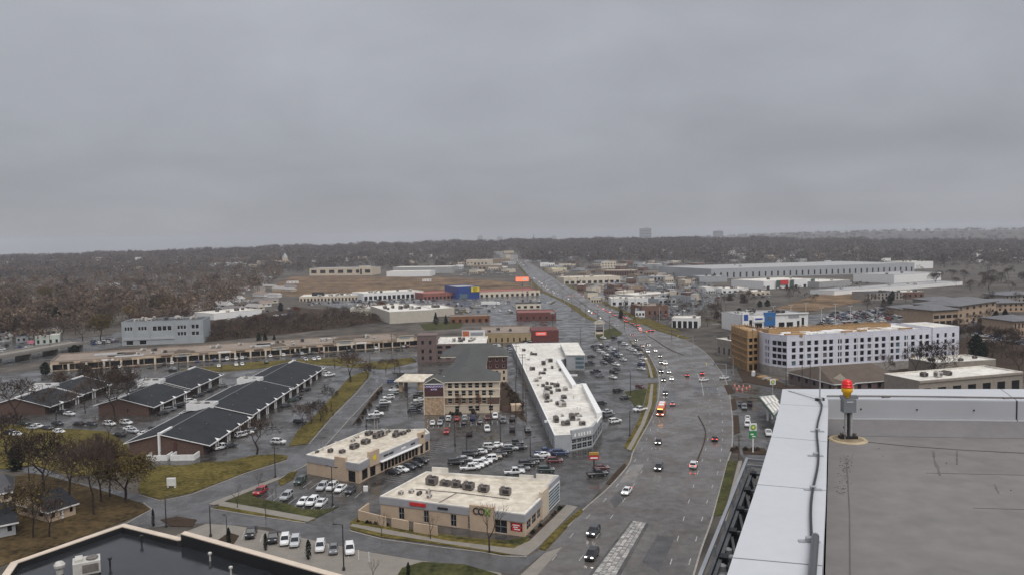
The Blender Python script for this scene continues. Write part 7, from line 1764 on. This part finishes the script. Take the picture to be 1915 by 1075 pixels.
def in_town(x, y):
    az = math.degrees(math.atan2(x, y)); r = math.hypot(x, y)
    rx = (LKs[-1].x / LKs[-1].y) * y
    return az, r
def gen_west(g):
    while True:
        px, py = g.uniform(-60, 530), 484 + 160 * g.random() ** 1.6
        if px > 540 - max(0, py - 515) * 2.0: continue
        if py > 600 and 150 < px < 400: continue
        if py > 630 and px > 60: continue
        p = G(px, py); return (p.x + g.normal() * 4, p.y + g.normal() * 14, p.z)
woods('woods_west', 'bare brown treetops filling the western suburb', 1250, gen_west, 110, wood_l, (10, 21), 1, 0.5, 0.75)
def gen_far(lo, hi, rmin, rmax, avoid=True):
    def f(g):
        while True:
            az = g.uniform(lo, hi); r = math.sqrt(g.uniform(rmin ** 2, rmax ** 2))
            x, y = r * math.sin(math.radians(az)), r * math.cos(math.radians(az))
            if avoid and r < 2350 and abs(x - (-0.006 * y)) < 40 + max(0, 1900 - r) * 0.1: continue
            return (x, y, T(x, y) - 0.3)
    return f
woods('woods_mid', 'dark bare woods on the slopes beyond the brown plot', 5200, gen_far(-40, -4, 1750, 3600), 46, wood_a, (9, 25), 2, 0.55, 1.1)
woods('woods_centre', 'bare woods covering the ridge behind the town', 4300, gen_far(-4, 15, 1900, 3600), 46, wood_a, (9, 25), 3, 0.55, 1.1)
woods('woods_east', 'bare woods beyond the huge warehouse', 4300, gen_far(14, 40, 1750, 3600), 46, wood_a, (9, 24), 4, 0.55, 1.1)
woods('woods_far', 'hazy woods along the horizon', 2800, gen_far(-42, 42, 3600, 6600, False), 24, wood_b, (14, 22), 5, 0.75, 1.9)
woods('scrub', 'brown brush on the slope behind the tan mall', 420, lambda g: (lambda p: (p.x, p.y, 0.0))(G(385 + 330 * (t := g.random()), 640 - 36 * t - g.random() * 26)), 60, leaf_b, (3, 6), 6, 0.7, 1.2)
def gen_town(g):
    px, py = g.uniform(1010, 1900), 487 + 22 * g.random() ** 1.3
    p = G(px, py); return (p.x, p.y, p.z)
def gen_street(g):
    while True:
        px, py = g.uniform(1000, 1345), g.uniform(496, 606)
        if px < 944 + (py - 470) * 1.62 + 12: px, py = g.uniform(850, 1000), g.uniform(488, 512)
        if 895 < px < 1000 and py > 470 + (px - 944) * 0.9: continue
        p = G(px, py); return (p.x, p.y, p.z)
woods('street_trees', 'small bare trees dotted among the far shops and lots', 260, gen_street, 44, wood_a, (3, 8), 12, 0.5, 0.9)
woods('town_trees', 'scattered bare treetops between the far shops', 420, gen_town, 40, wood_a, (7, 12), 8, 0.55, 1.0)
# far roofs too small to count: pale specks of houses in the woods
def far_roofs():
    mb = MB(); g = np.random.default_rng(9)
    for _ in range(150):
        px, py = g.uniform(-20, 1915), 468 + 26 * g.random()
        if px < 560: py += 12
        p = G(px, py)
        if math.hypot(p.x, p.y) > 5200: continue
        mb.box((p.x, p.y, p.z - 1), g.uniform(10, 30), g.uniform(8, 14), g.uniform(6, 12) , g.uniform(-0.3, 0.3), m=int(g.integers(0, 4)), mt=int(g.integers(0, 4)))
    return tag(mb.build('distant_houses', [white_m, beige2, roof_gr, roof_dk]), 'tiny pale houses scattered through the far woods', 'houses', kind='stuff')
far_roofs()
def small_shops():
    """far commercial buildings along the avenue, each its own object"""
    n = 0; L = []
    for _ in range(400):
        if n >= 72: break
        px, py = R.uniform(1000, 1340), R.uniform(492, 566)
        edge = 944 + (py - 470) * 1.45 + 14
        if px < edge + 8 or (px > 1320): continue
        if any(abs(px - a) < 15 and abs(py - b) < 4 for a, b in L): continue
        L.append((px, py)); n += 1
    for _ in range(200):
        if n >= 92: break
        px, py = R.uniform(850, 940), R.uniform(486, 514)
        if px > 944 + (py - 470) * 0.9 - 12 or any(abs(px - a) < 17 and abs(py - b) < 5 for a, b in L): continue
        L.append((px, py)); n += 1
    L.sort()
    for i, (px, py) in enumerate(L):
        w = R.uniform(8, 20); P_, zz_ = rect_px((px, py), (px + w, py + R.uniform(-0.8, 0.5)), R.uniform(14, 30))
        B('far_shop', 'small far shop by the avenue, %s from the left' % ordw(i + 1), 'shop', P_, R.uniform(4.5, 8), R.choice((white_m, cream_m, beige2, grey_w, MATS['rust_brick'], MATS['far_tan'])), R.choice((roof_w, roof_gr, roof_tan, roof_dk, roof_gr)), z=zz_, group='small far shops along the avenue', ops={0: rowops((P_[1] - P_[0]).length, 0.5, 2.8, 4, 0.6)})
small_shops()
# ---------------------------------------------------------------- the black wet roof at the bottom left
ZB = 15.0; UP = 1.0      # the east wing has a taller parapet
bpx = [(22, 1052, 0), (231, 980, 0), (338, 1006, 0), (345, 994, 1), (660, 1082, 1), (560, 1300, 1), (-150, 1300, 0)]
pw = [(V2(G(x, y, ZB + UP * k)), k) for x, y, k in bpx]
if sum(pw[i][0].x * pw[(i + 1) % 7][0].y - pw[(i + 1) % 7][0].x * pw[i][0].y for i in range(7)) < 0: pw = pw[::-1]
bp = [p for p, k in pw]; hk = [k for p, k in pw]; bc = sum(bp, Vector()) / len(bp)
bk = thing('flat_roofed_building', 'building with wet black flat roof edged in cream parapet, bottom corner', 'building', bc)
Q = [p - bc for p in bp]; mb = MB(); N7 = len(Q); ez = [ZB + (UP if hk[i] and hk[(i + 1) % N7] else 0.0) for i in range(N7)]
for i in range(N7): wallface(mb, Q[i], Q[(i + 1) % N7], -0.3, ez[i])
mb.build('wall', mat('rose_brick', (0.30, 0.17, 0.13), 0.85, 0.12, 0.8), bk)
I = inset(Q, 0.95); mb = MB(); mb.face([(p.x, p.y, ZB - 0.9) for p in I]); mb.build('roof', pond_m, bk)
O_ = inset(Q, -0.15); O2 = inset(Q, -0.25); I2 = inset(Q, 0.98); m1, m2, m3 = MB(), MB(), MB()
for i in range(N7):
    j = (i + 1) % N7
    m1.prism([O_[i], O_[j], I[j], I[i]], ZB - 1.0, ez[i] + 0.12); m2.prism([O2[i], O2[j], O_[j], O_[i]], ez[i] - 0.5, ez[i] - 0.05)
    m3.face([(I2[j].x, I2[j].y, ZB - 0.91), (I2[i].x, I2[i].y, ZB - 0.91), (I2[i].x, I2[i].y, ez[i] - 0.02), (I2[j].x, I2[j].y, ez[i] - 0.02)])
m1.build('parapet', mat('cream_coping', (0.60, 0.50, 0.40), 0.6, 0.08, 0.5), bk)
m2.build('parapet_trim', mat('rose_trim', (0.42, 0.22, 0.18), 0.7, 0.08, 0.5), bk)
m3.build('membrane_upturn', mat('black_upturn', (0.008, 0.008, 0.009), 0.6, 0.2, 1), bk)
q = G(163, 1072, ZB - 0.9) - bc; u1 = rtu(bk, (q.x, q.y, ZB - 0.9), 1.7, 0.5, 1)
q = G(112, 1072, ZB - 0.9) - bc; mb = MB(); mb.lathe((q.x, q.y, ZB - 0.9), [(0.5, 0), (0.5, 0.9), (0.75, 1.0), (0.8, 1.4), (0.5, 1.8), (0.1, 1.9)], 0, 12); mb.build('roof_fan', hvac_l, bk)
for x, y in ((393, 1048), (432, 1075), (206, 1058), (265, 1015)):
    q = G(x, y, ZB - 0.9) - bc; mb = MB(); mb.lathe((q.x, q.y, ZB - 0.9), [(0.14, 0), (0.14, 1.0), (0.3, 1.05), (0.3, 1.3), (0.1, 1.4)], 0, 8); mb.build('vent_pipe', hvac_l if x > 380 else blk_m, bk)
# ---------------------------------------------------------------- the roof the camera looks across
ZT, ZR = 59.0, 58.44
o0, o1 = V2(G(1463, 727, ZT)), V2(G(1360, 1075, ZT))
i0, i1 = V2(G(1548, 745, ZT)), V2(G(1537, 1075, ZT))
or_, ir_ = V2(G(1915, 727.5, ZT)), V2(G(1915, 748.5, ZT))
dl = (o1 - o0).normalized(); dli = (i1 - i0).normalized(); dr = (or_ - o0).normalized(); dri = (ir_ - i0).normalized()
hr = thing('tower_roof', 'flat grey roof with pale metal-capped parapet around the camera', 'building', (i0.x, i0.y, 0))
base = Vector((i0.x, i0.y, 0))
def rl(p): return V2(p) - base
# facade below
far_l, far_r = o0 + dl * 26, o0 + dr * 22
foot = [rl(o0), rl(far_l), rl(far_l + dr * 22), rl(far_r)]
foot = inset(ccw(foot), 0.15); mb = MB()
for i in range(4):
    Lq = (foot[(i + 1) % 4] - foot[i]).length
    ops = [o for f_ in range(14) for o in rowops(Lq, 1.2 + f_ * 4.0, 3.4 + f_ * 4.0, max(2, int(Lq / 3)), 0.8)]
    wallface(mb, foot[i], foot[(i + 1) % 4], -0.3, ZT - 0.3, ops)
    m2 = MB(); a_, b_ = foot[i], foot[(i + 1) % 4]; dd = (b_ - a_).normalized(); nn = Vector((-dd.y, dd.x, 0)) * 0.2
    a2, b2 = a_ + nn, b_ + nn; m2.face([(a2.x, a2.y, 0), (b2.x, b2.y, 0), (b2.x, b2.y, ZT - 0.7), (a2.x, a2.y, ZT - 0.7)]); m2.build('curtain_glass', glass_d, hr)
mb.build('facade', grey_w, hr)
# roof sheet with a softly sloped edge against the parapet
mb = MB()
rin = [rl(i0) + Vector((0.02, -0.02, 0)), rl(i0 + dli * 25), rl(i0 + dli * 25 + dri * 20), rl(i0 + dri * 20)]
mb.face([(p.x, p.y, ZR) for p in ccw(rin)]); mb.build('roof_membrane', membrane_m, hr)
# upstand: membrane climbing the parapet, with seam strips
mb = MB()
pi = Vector((dri.y, -dri.x, 0)); pl = Vector((-dli.y, dli.x, 0))
if pl.x < 0: pl = -pl
us_ = i0 - dri * 0.3
mb.face([(rl(us_).x, rl(us_).y, ZT - 0.36), (rl(i0 + dri * 20).x, rl(i0 + dri * 20).y, ZT - 0.36), (rl(i0 + dri * 20 + pi * 0.55).x, rl(i0 + dri * 20 + pi * 0.55).y, ZR + 0.004), (rl(us_ + pi * 0.55).x, rl(us_ + pi * 0.55).y, ZR + 0.004)][::-1])
mb.build('membrane_upstand', mat('membrane_dark', (0.15, 0.14, 0.14), 0.6, 0.1, 0.8, scale2=7), hr)
mb = MB(); line_strip(mb, [rl(G(x_, y_, ZR)) for x_, y_ in ((1583, 862), (1586, 900), (1589, 960), (1590, 1075), (1591, 1300))], 0.012, ZR + 0.002, ZR + 0.007)
line_strip(mb, [rl(G(x_, y_, ZR)) for x_, y_ in ((1622, 826), (1700, 834), (1800, 841), (1915, 847), (2200, 862))], 0.02, ZR + 0.002, ZR + 0.008)
mb.build('membrane_seam', mat('seam_dark', (0.11, 0.10, 0.095), 0.7, 0.1, 2), hr)
mb = MB(); line_strip(mb, [rl(i0 + pi * 0.9 + dri * 4.75), rl(i0 + pi * 1.7 + dri * 4.72)], 0.05, ZR + 0.002, ZR + 0.02); mb.build('seam_patch', blk_m, hr)
mb = MB()
for k in range(1, 6):
    line_strip(mb, [rl(i0 + pi * (1.2 + 1.55 * k) + dri * 0.7), rl(i0 + pi * (1.3 + 1.55 * k) + dri * 16)], 0.01, ZR + 0.002, ZR + 0.0055)
mb.build('membrane_lap', mat('lap_tone', (0.15, 0.134, 0.125), 0.6, 0.15, 3), hr)
for a_, b_, w_ in (((1744, 842), (1758, 888), 0.05), ((1712, 967), (1736, 969), 0.02), ((1791, 842), (1789, 868), 0.03), ((1600, 930), (1622, 934), 0.015), ((1690, 886), (1712, 892), 0.012), ((1860, 905), (1868, 922), 0.02)):
    m2 = MB(); p_, q_ = rl(G(*a_, ZR)), rl(G(*b_, ZR)); n_ = 7
    pts = [p_.lerp(q_, t / n_) + Vector((R.uniform(-1, 1), R.uniform(-1, 1), 0)) * w_ * 0.25 for t in range(n_ + 1)]
    for t in range(n_): line_strip(m2, [pts[t], pts[t + 1]], w_ * R.uniform(0.3, 1.0), ZR + 0.001, ZR + 0.003 + 0.0004 * t)
    m2.build('scuff_mark', mat('scuff', (0.11, 0.1, 0.095), 0.7, 0.3, 6), hr)
# grit and stains left by water: small raised debris
mb = MB()
for k in range(26):
    p = rl(i0 + pi * R.uniform(1.2, 6) + dri * R.uniform(0.3, 7)); mb.box((p.x, p.y, ZR), R.uniform(0.006, 0.025), R.uniform(0.006, 0.015), R.uniform(0.003, 0.008), R.uniform(0, 3))
for k in range(120):
    t_ = R.random(); w_ = rl(G(1583 + R.gauss(0, 7) - 12 * t_ * R.random(), 848 + 75 * t_, ZR)); mb.box((w_.x, w_.y, ZR), R.uniform(0.004, 0.018), R.uniform(0.004, 0.018), 0.003, R.uniform(0, 3))
tag(mb.build('roof_grit', soil_m, hr), kind='stuff')
# parapet cap panels, left run: joints where the photograph shows them
JP = [((1463, 727), (1548, 745)), ((1459, 755), (1549, 760)), ((1442.5, 816), (1547, 825)), ((1416, 905), (1545, 916)), ((1370, 1042), (1538, 1057)), ((1290, 1290), (1526, 1310))]
JW = [(rl(G(*a, ZT)), rl(G(*b, ZT))) for a, b in JP]
for k in range(2):
    JW.append((JW[-1][0] + (JW[-1][0] - JW[-2][0]).normalized() * 2.1, JW[-1][1] + (JW[-1][1] - JW[-2][1]).normalized() * 2.1))
def capq(t, w):   # t metres along the outer edge, w 0 outer..1 inner
    a, b = o0 + dl * t, i0 + dli * max(0.0, t - 0.1)
    return rl(a.lerp(b, w))
for k in range(len(JW) - 1):
    (a, b), (c, d) = JW[k], JW[k + 1]; g0 = (c - a).normalized() * 0.011
    mb = MB(); mb.prism([a + (g0 if k else g0 * 0), c - g0, d - g0, b + (g0 if k else g0 * 0)], ZT - 0.16, ZT); mb.build('coping_panel', coping_m, hr)
    if k:
        mb = MB(); line_strip(mb, [a, b], 0.03, ZT - 0.19, ZT - 0.006); mb.build('coping_joint', blk_m, hr)
mb = MB(); mb.prism([capq(0.2, 0.1), capq(14, 0.1), capq(14, 0.97), capq(0.3, 0.97)], ZR - 0.3, ZT - 0.17); mb.build('parapet_wall', coping_f, hr)
mb = MB()
mb.face([(capq(0.0, 1.0).x, capq(0.0, 1.0).y, ZT - 0.01), (capq(14, 1.0).x, capq(14, 1.0).y, ZT - 0.01), (capq(14, 1.0).x, capq(14, 1.0).y, ZR - 0.05), (capq(0.0, 1.0).x, capq(0.0, 1.0).y, ZR - 0.05)])
mb.build('parapet_face', coping_f, hr)
# far run
tr = [0.0, 4.13, 8.3, 13, 19]
def capr(t, w): return rl((o0 + dr * t).lerp(i0 + dri * max(0.0, t - 0.86 * 1.0), w))
for k in range(len(tr) - 1):
    t0, t1 = tr[k] + (0.93 if k == 0 else 0.008), tr[k + 1] - 0.008
    mb = MB(); mb.prism([capr(t0, -0.02) if k else rl(o0) , capr(t1, -0.02), capr(t1, 1.0), capr(t0, 1.0) if k else rl(i0)], ZT - 0.14, ZT + 0.004); mb.build('coping_panel', coping_m, hr)
    a_, b_ = capr(t0, 1.0) if k else rl(i0), capr(t1, 1.0)
    n_ = pi * 0.012
    mb = MB(); mb.prism([a_ + n_, b_ + n_, b_ - n_ * 2, a_ - n_ * 2], ZT - 0.34, ZT - 0.012); mb.build('face_panel', coping_f, hr)
    mb = MB(); mb.prism([a_ + n_ * 3, b_ + n_ * 3, b_ - n_, a_ - n_], ZT - 0.375, ZT - 0.345); mb.build('drip_edge', coping_m, hr)
    for s in range(3):
        p = a_.lerp(b_, 0.18 + 0.3 * s) + n_ * 1.2; mb = MB(); mb.lathe((p.x, p.y, ZT - 0.19), [(0.016, 0), (0.016, 0.02)], 0, 6); mb.build('fixing_screw', blk_m, hr)
    if k:
        mb = MB(); line_strip(mb, [capr(tr[k], -0.02), capr(tr[k], 1.02)], 0.02, ZT - 0.36, ZT - 0.005); mb.build('coping_joint', blk_m, hr)
# lightning cable with clips along the parapet
cab = thing('lightning_cable', 'dark braided lightning cable clipped along the parapet cap', 'cable', (i0.x, i0.y, ZT))
bs = Vector((i0.x, i0.y, ZT))
def on_cap(t, w): p = capq(t, w); return Vector((p.x, p.y, 0.0))
path = [on_cap(0.5, 0.83)] + [on_cap(t, 0.86 + 0.03 * math.sin(t * 1.7)) for t in np.arange(0.9, 7.9, 0.35)]
mb = MB(); mb.tube([(p.x, p.y, 0.03) for p in path], 0.016, 0, 6); mb.build('cable', blk_m, cab)
mb = MB(); pr = [capr(t, 0.86) for t in np.arange(0.75, 18, 0.8)]; mb.tube([(p.x, p.y, 0.028 + 0.006 * math.sin(k)) for k, p in enumerate(pr)], 0.015, 0, 6); mb.build('cable', hvac_m, cab)
for t in (2.9, 4.35, 5.9, 7.6):
    p = on_cap(t, 0.84); a_ = math.atan2(dr.y, dr.x); mb = MB(); mb.box((p.x, p.y, 0.001), 0.2, 0.055, 0.012, a_); mb.box((p.x, p.y, 0.012), 0.06, 0.06, 0.035, a_); mb.build('clip', steel_m, cab)
for t in (1.9, 4.0, 6.4, 9):
    p = capr(t, 0.86); mb = MB(); mb.box((p.x, p.y, 0.001), 0.14, 0.06, 0.03, 0.1); mb.build('clip', hvac_m, cab)
mb = MB(); p = on_cap(0.45, 0.83); q = on_cap(0.1, 0.15); mb.bar((p.x, p.y, 0.02), (q.x, q.y, 0.01), 0.012, n=5); mb.build('bond_wire', hvac_m, cab)
rod = thing('dark_conduit', 'thick dark conduit end with bright cap lying on the parapet', 'conduit', (i0.x, i0.y, ZT))
a_, b_ = G(1471, 1003, ZT + 0.06) - bs, G(1462, 1110, ZT + 0.06) - bs
a_, b_ = Vector((a_.x, a_.y, 0.06)), Vector((b_.x, b_.y, 0.06))
a_, b_ = G(1525, 1003, ZT + 0.06) - bs, G(1515, 1120, ZT + 0.06) - bs
mb = MB(); mb.bar(a_, b_, 0.075, n=10); mb.build('pipe', mat('conduit_grey', (0.06, 0.062, 0.066), 0.35, 0.1, 3), rod)
mb = MB(); d_ = (a_ - b_).normalized(); mb.bar(a_ - d_ * 0.01, a_ + d_ * 0.035, 0.068, n=10); mb.build('end_cap', steel_m, rod)
mast = thing('lightning_rod', 'thin pale lightning rod standing at the parapet corner', 'rod', (0, 0, 0))
p = on_cap(0.42, 0.84) + bs; mast.location = p
mb = MB(); mb.lathe((0, 0, 0), [(0.05, 0), (0.05, 0.05), (0.014, 0.06), (0.009, 0.62), (0.003, 0.66)], 0, 8); mb.build('shaft', lpole_m, mast)
mb = MB(); mb.box((0, 0, 0.0), 0.16, 0.07, 0.05, 0.3); mb.build('base_clamp', blk_m, mast)
# obstruction beacon
bpnt = G(1586, 822, ZR); bcn = bcn_ = thing('warning_beacon', 'red and yellow warning beacon on grey box and steel post at the roof corner', 'beacon', (bpnt.x, bpnt.y, ZR))
Dm = (Vector((bpnt.x, bpnt.y, ZR)) - EYE).length; pxm = Dm / F
tanm = mat('pale_sealant', (0.42, 0.34, 0.22), 0.8, 0.2, 6)
mb = MB(); mb.lathe((0, 0, 0), [(0.38, 0.003), (0.36, 0.02), (0.22, 0.03)], 0, 22); mb.build('sealed_base', tanm, bcn)
mb = MB(); mb.lathe((0, 0, 0.02), [(0.30, 0.0), (0.29, 0.015), (0.27, 0.016)], 0, 22); mb.build('sealant_ring', mat('sealant_dark', (0.25, 0.19, 0.12), 0.8, 0.2, 5), bcn)
for s in (-0.055, 0.055):
    mb = MB(); mb.bar((s, 0, 0.0), (s, 0, 0.62), 0.055, n=10); mb.build('post_tube', mat('post_zinc', (0.34, 0.34, 0.335), 0.5, 0.1, 8), bcn)
mb = MB(); mb.bar((0, 0.0, 0.03), (0, 0, 0.6), 0.05, n=6); mb.build('inner_conduit', blk_m, bcn)
for z, w_ in ((0.10, 0.2), (0.24, 0.17)):
    mb = MB(); mb.box((0, 0.02, z), w_, 0.06, 0.03); mb.build('bracket', hvac_m, bcn)
for s, q_ in ((-0.12, 0.04), (0.13, -0.02), (-0.1, -0.07)):
    mb = MB(); mb.lathe((s, q_, 0.02), [(0.02, 0), (0.02, 0.09), (0.035, 0.1), (0.035, 0.13), (0.01, 0.14)], 0, 8); mb.build('anchor_bolt', hvac_m, bcn)
mb = MB(); mb.box((0, 0, 0.03), 0.34, 0.16, 0.06); mb.build('foot_plate', blk_m, bcn)
bxm = mat('junction_grey', (0.17, 0.18, 0.19), 0.5, 0.08, 3)
mb = MB(); mb.box((0, 0, 0.58), 0.255, 0.16, 0.27); mb.build('junction_box', bxm, bcn)
mb = MB(); mb.box((0, -0.082, 0.79), 0.13, 0.006, 0.02); mb.build('label_plate', coping_m, bcn)
mb = MB(); mb.box((0.02, 0.02, 0.85), 0.34, 0.1, 0.07); mb.build('terminal_bar', bxm, bcn)
ylw = mat('beacon_yellow', (0.80, 0.42, 0.01), 0.4, 0.05, 4); rdl = mat('beacon_red', (0.72, 0.02, 0.02), 0.18, 0.05, 4)
mb = MB(); mb.lathe((-0.03, 0, 0.88), [(0.045, 0), (0.045, 0.03), (0.07, 0.04), (0.085, 0.1), (0.108, 0.12), (0.108, 0.2), (0.1, 0.205)], 0, 16); mb.build('lamp_body', ylw, bcn, smooth=True)
mb = MB(); mb.lathe((-0.03, 0, 1.08), [(0.1, 0), (0.118, 0.008), (0.118, 0.03), (0.1, 0.036), (0.1, 0.06), (0.106, 0.065), (0.106, 0.075), (0.1, 0.08), (0.096, 0.12), (0.08, 0.15), (0.045, 0.168), (0.0, 0.175)], 0, 16); mb.build('red_lens', rdl, bcn, smooth=True)
bcn_.scale = (0.86, 0.86, 0.86)
# sign frame of dark steel hung outside the parapet
sf = thing('sign_frame', 'dark steel truss frame with bright top rail hung outside the parapet', 'steel frame', (o0.x, o0.y, 0))
ZS = 57.7
ra, rb = V2(G(1397, 858, ZS)), V2(G(1310, 1075, ZS)); rd = (rb - ra).normalized(); rn = Vector((-rd.y, rd.x, 0))
if rn.x < 0: rn = -rn
bs2 = Vector((o0.x, o0.y, 0))
def fp(t, w, z): q = ra + rd * t + rn * w - V2(bs2); return Vector((q.x, q.y, z))
gap = 0.66; LL = 12.0
frm = mat('frame_grey', (0.13, 0.135, 0.14), 0.5, 0.15, 3); frd = mat('frame_dark', (0.015, 0.016, 0.018), 0.5, 0.2, 3)
mb = MB(); mb.bar(fp(-0.05, 0, ZS), fp(LL, 0, ZS), 0.05, 0.05); mb.build('top_rail', steel_m, sf)
mb = MB(); mb.bar(fp(0, 0.045, ZS - 0.16), fp(LL, 0.045, ZS - 0.16), 0.05, 0.03); mb.build('edge_plate', frm, sf)
for w, z in ((0.11, -0.2), (0.3, -0.2), (0.11, -1.0), (0.3, -1.0)):
    mb = MB(); mb.bar(fp(0, w, ZS + z), fp(LL, w, ZS + z), 0.05, 0.05); mb.build('chord', frm, sf)
mb = MB(); q = [fp(0, 0.0, 0), fp(LL, 0.0, 0), fp(LL, 0.03, 0), fp(0, 0.03, 0)]; mb.prism(q, ZS - 1.5, ZS - 0.26, bottom=True); mb.build('sign_face', mat('sign_backing', (0.16, 0.16, 0.165), 0.6, 0.2, 1.0), sf)
mb = MB(); q = [fp(0, 0.07, 0), fp(LL, 0.07, 0), fp(LL, gap - 0.05, 0), fp(0, gap - 0.05, 0)]; mb.prism(q, ZS - 1.5, ZS - 1.44, bottom=True); mb.build('walkway', frd, sf)
for k in range(11):
    t = 0.35 + k * 1.05
    mb = MB(); mb.bar(fp(t, 0.02, ZS - 0.02), fp(t, 0.02, ZS - 0.3), 0.04, 0.04); mb.build('rail_post', steel_m, sf)
    mb = MB(); mb.box(fp(t, 0.15, ZS - 0.24), 0.11, 0.16, 0.1, math.atan2(rn.y, rn.x)); mb.build('cross_box', frd, sf)
    mb = MB(); mb.bar(fp(t, 0.1, ZS - 0.18), fp(t, gap + 0.05, ZS - 0.18), 0.05, 0.04); mb.build('cross_beam', frm, sf)
    mb = MB(); mb.bar(fp(t, 0.12, ZS - 0.2), fp(t + 0.8, 0.34, ZS - 0.6), 0.04, 0.04); mb.bar(fp(t, 0.3, ZS - 0.2), fp(t + 1.05, 0.3, ZS - 1.0), 0.04, 0.04); mb.build('diagonal', frm, sf)
    mb = MB(); mb.bar(fp(t, 0.12, ZS - 0.2), fp(t, 0.12, ZS - 1.4), 0.04, 0.04); mb.build('strut', frm, sf)
for z in (0, -0.12, -0.5, -0.8):
    mb = MB(); mb.bar(fp(0, 0, ZS + z), fp(0.05, gap + 0.2, ZS + z), 0.04, 0.04); mb.build('end_rail', steel_m if z > -0.2 else frm, sf)
for t, w in ((4.15, 0.16), (4.4, 0.24), (4.75, 0.15), (5.1, 0.2)):
    p = fp(t, w, ZS - 0.5); mb = MB(); mb.lathe(p, [(0.09, 0), (0.09, 0.16), (0.06, 0.22), (0.06, 0.3), (0.02, 0.32)], 0, 10); mb.build('floodlight', lpole_m, sf)
# ---------------------------------------------------------------- haze
hz = MB(); hz.prism([Vector((-7300, -7300, 0)), Vector((7300, -7300, 0)), Vector((7300, 7300, 0)), Vector((-7300, 7300, 0))], -2.0, 165.0, bottom=True)
hm = bpy.data.materials.new('haze'); hm.use_nodes = True; nt = hm.node_tree; nt.nodes.clear()
pv = nt.nodes.new('ShaderNodeVolumePrincipled'); ou = nt.nodes.new('ShaderNodeOutputMaterial')
pv.inputs['Color'].default_value = (0.86, 0.88, 0.95, 1); pv.inputs['Density'].default_value = 0.000085; pv.inputs['Anisotropy'].default_value = 0.0
nt.links.new(pv.outputs[0], ou.inputs['Volume'])
ho = hz.build('haze', hm); tag(ho, 'thin grey rain haze over the whole town', kind='stuff')
bpy.context.view_layer.update()
print('CARS', CARN[0], 'OBJ', len(bpy.data.objects))
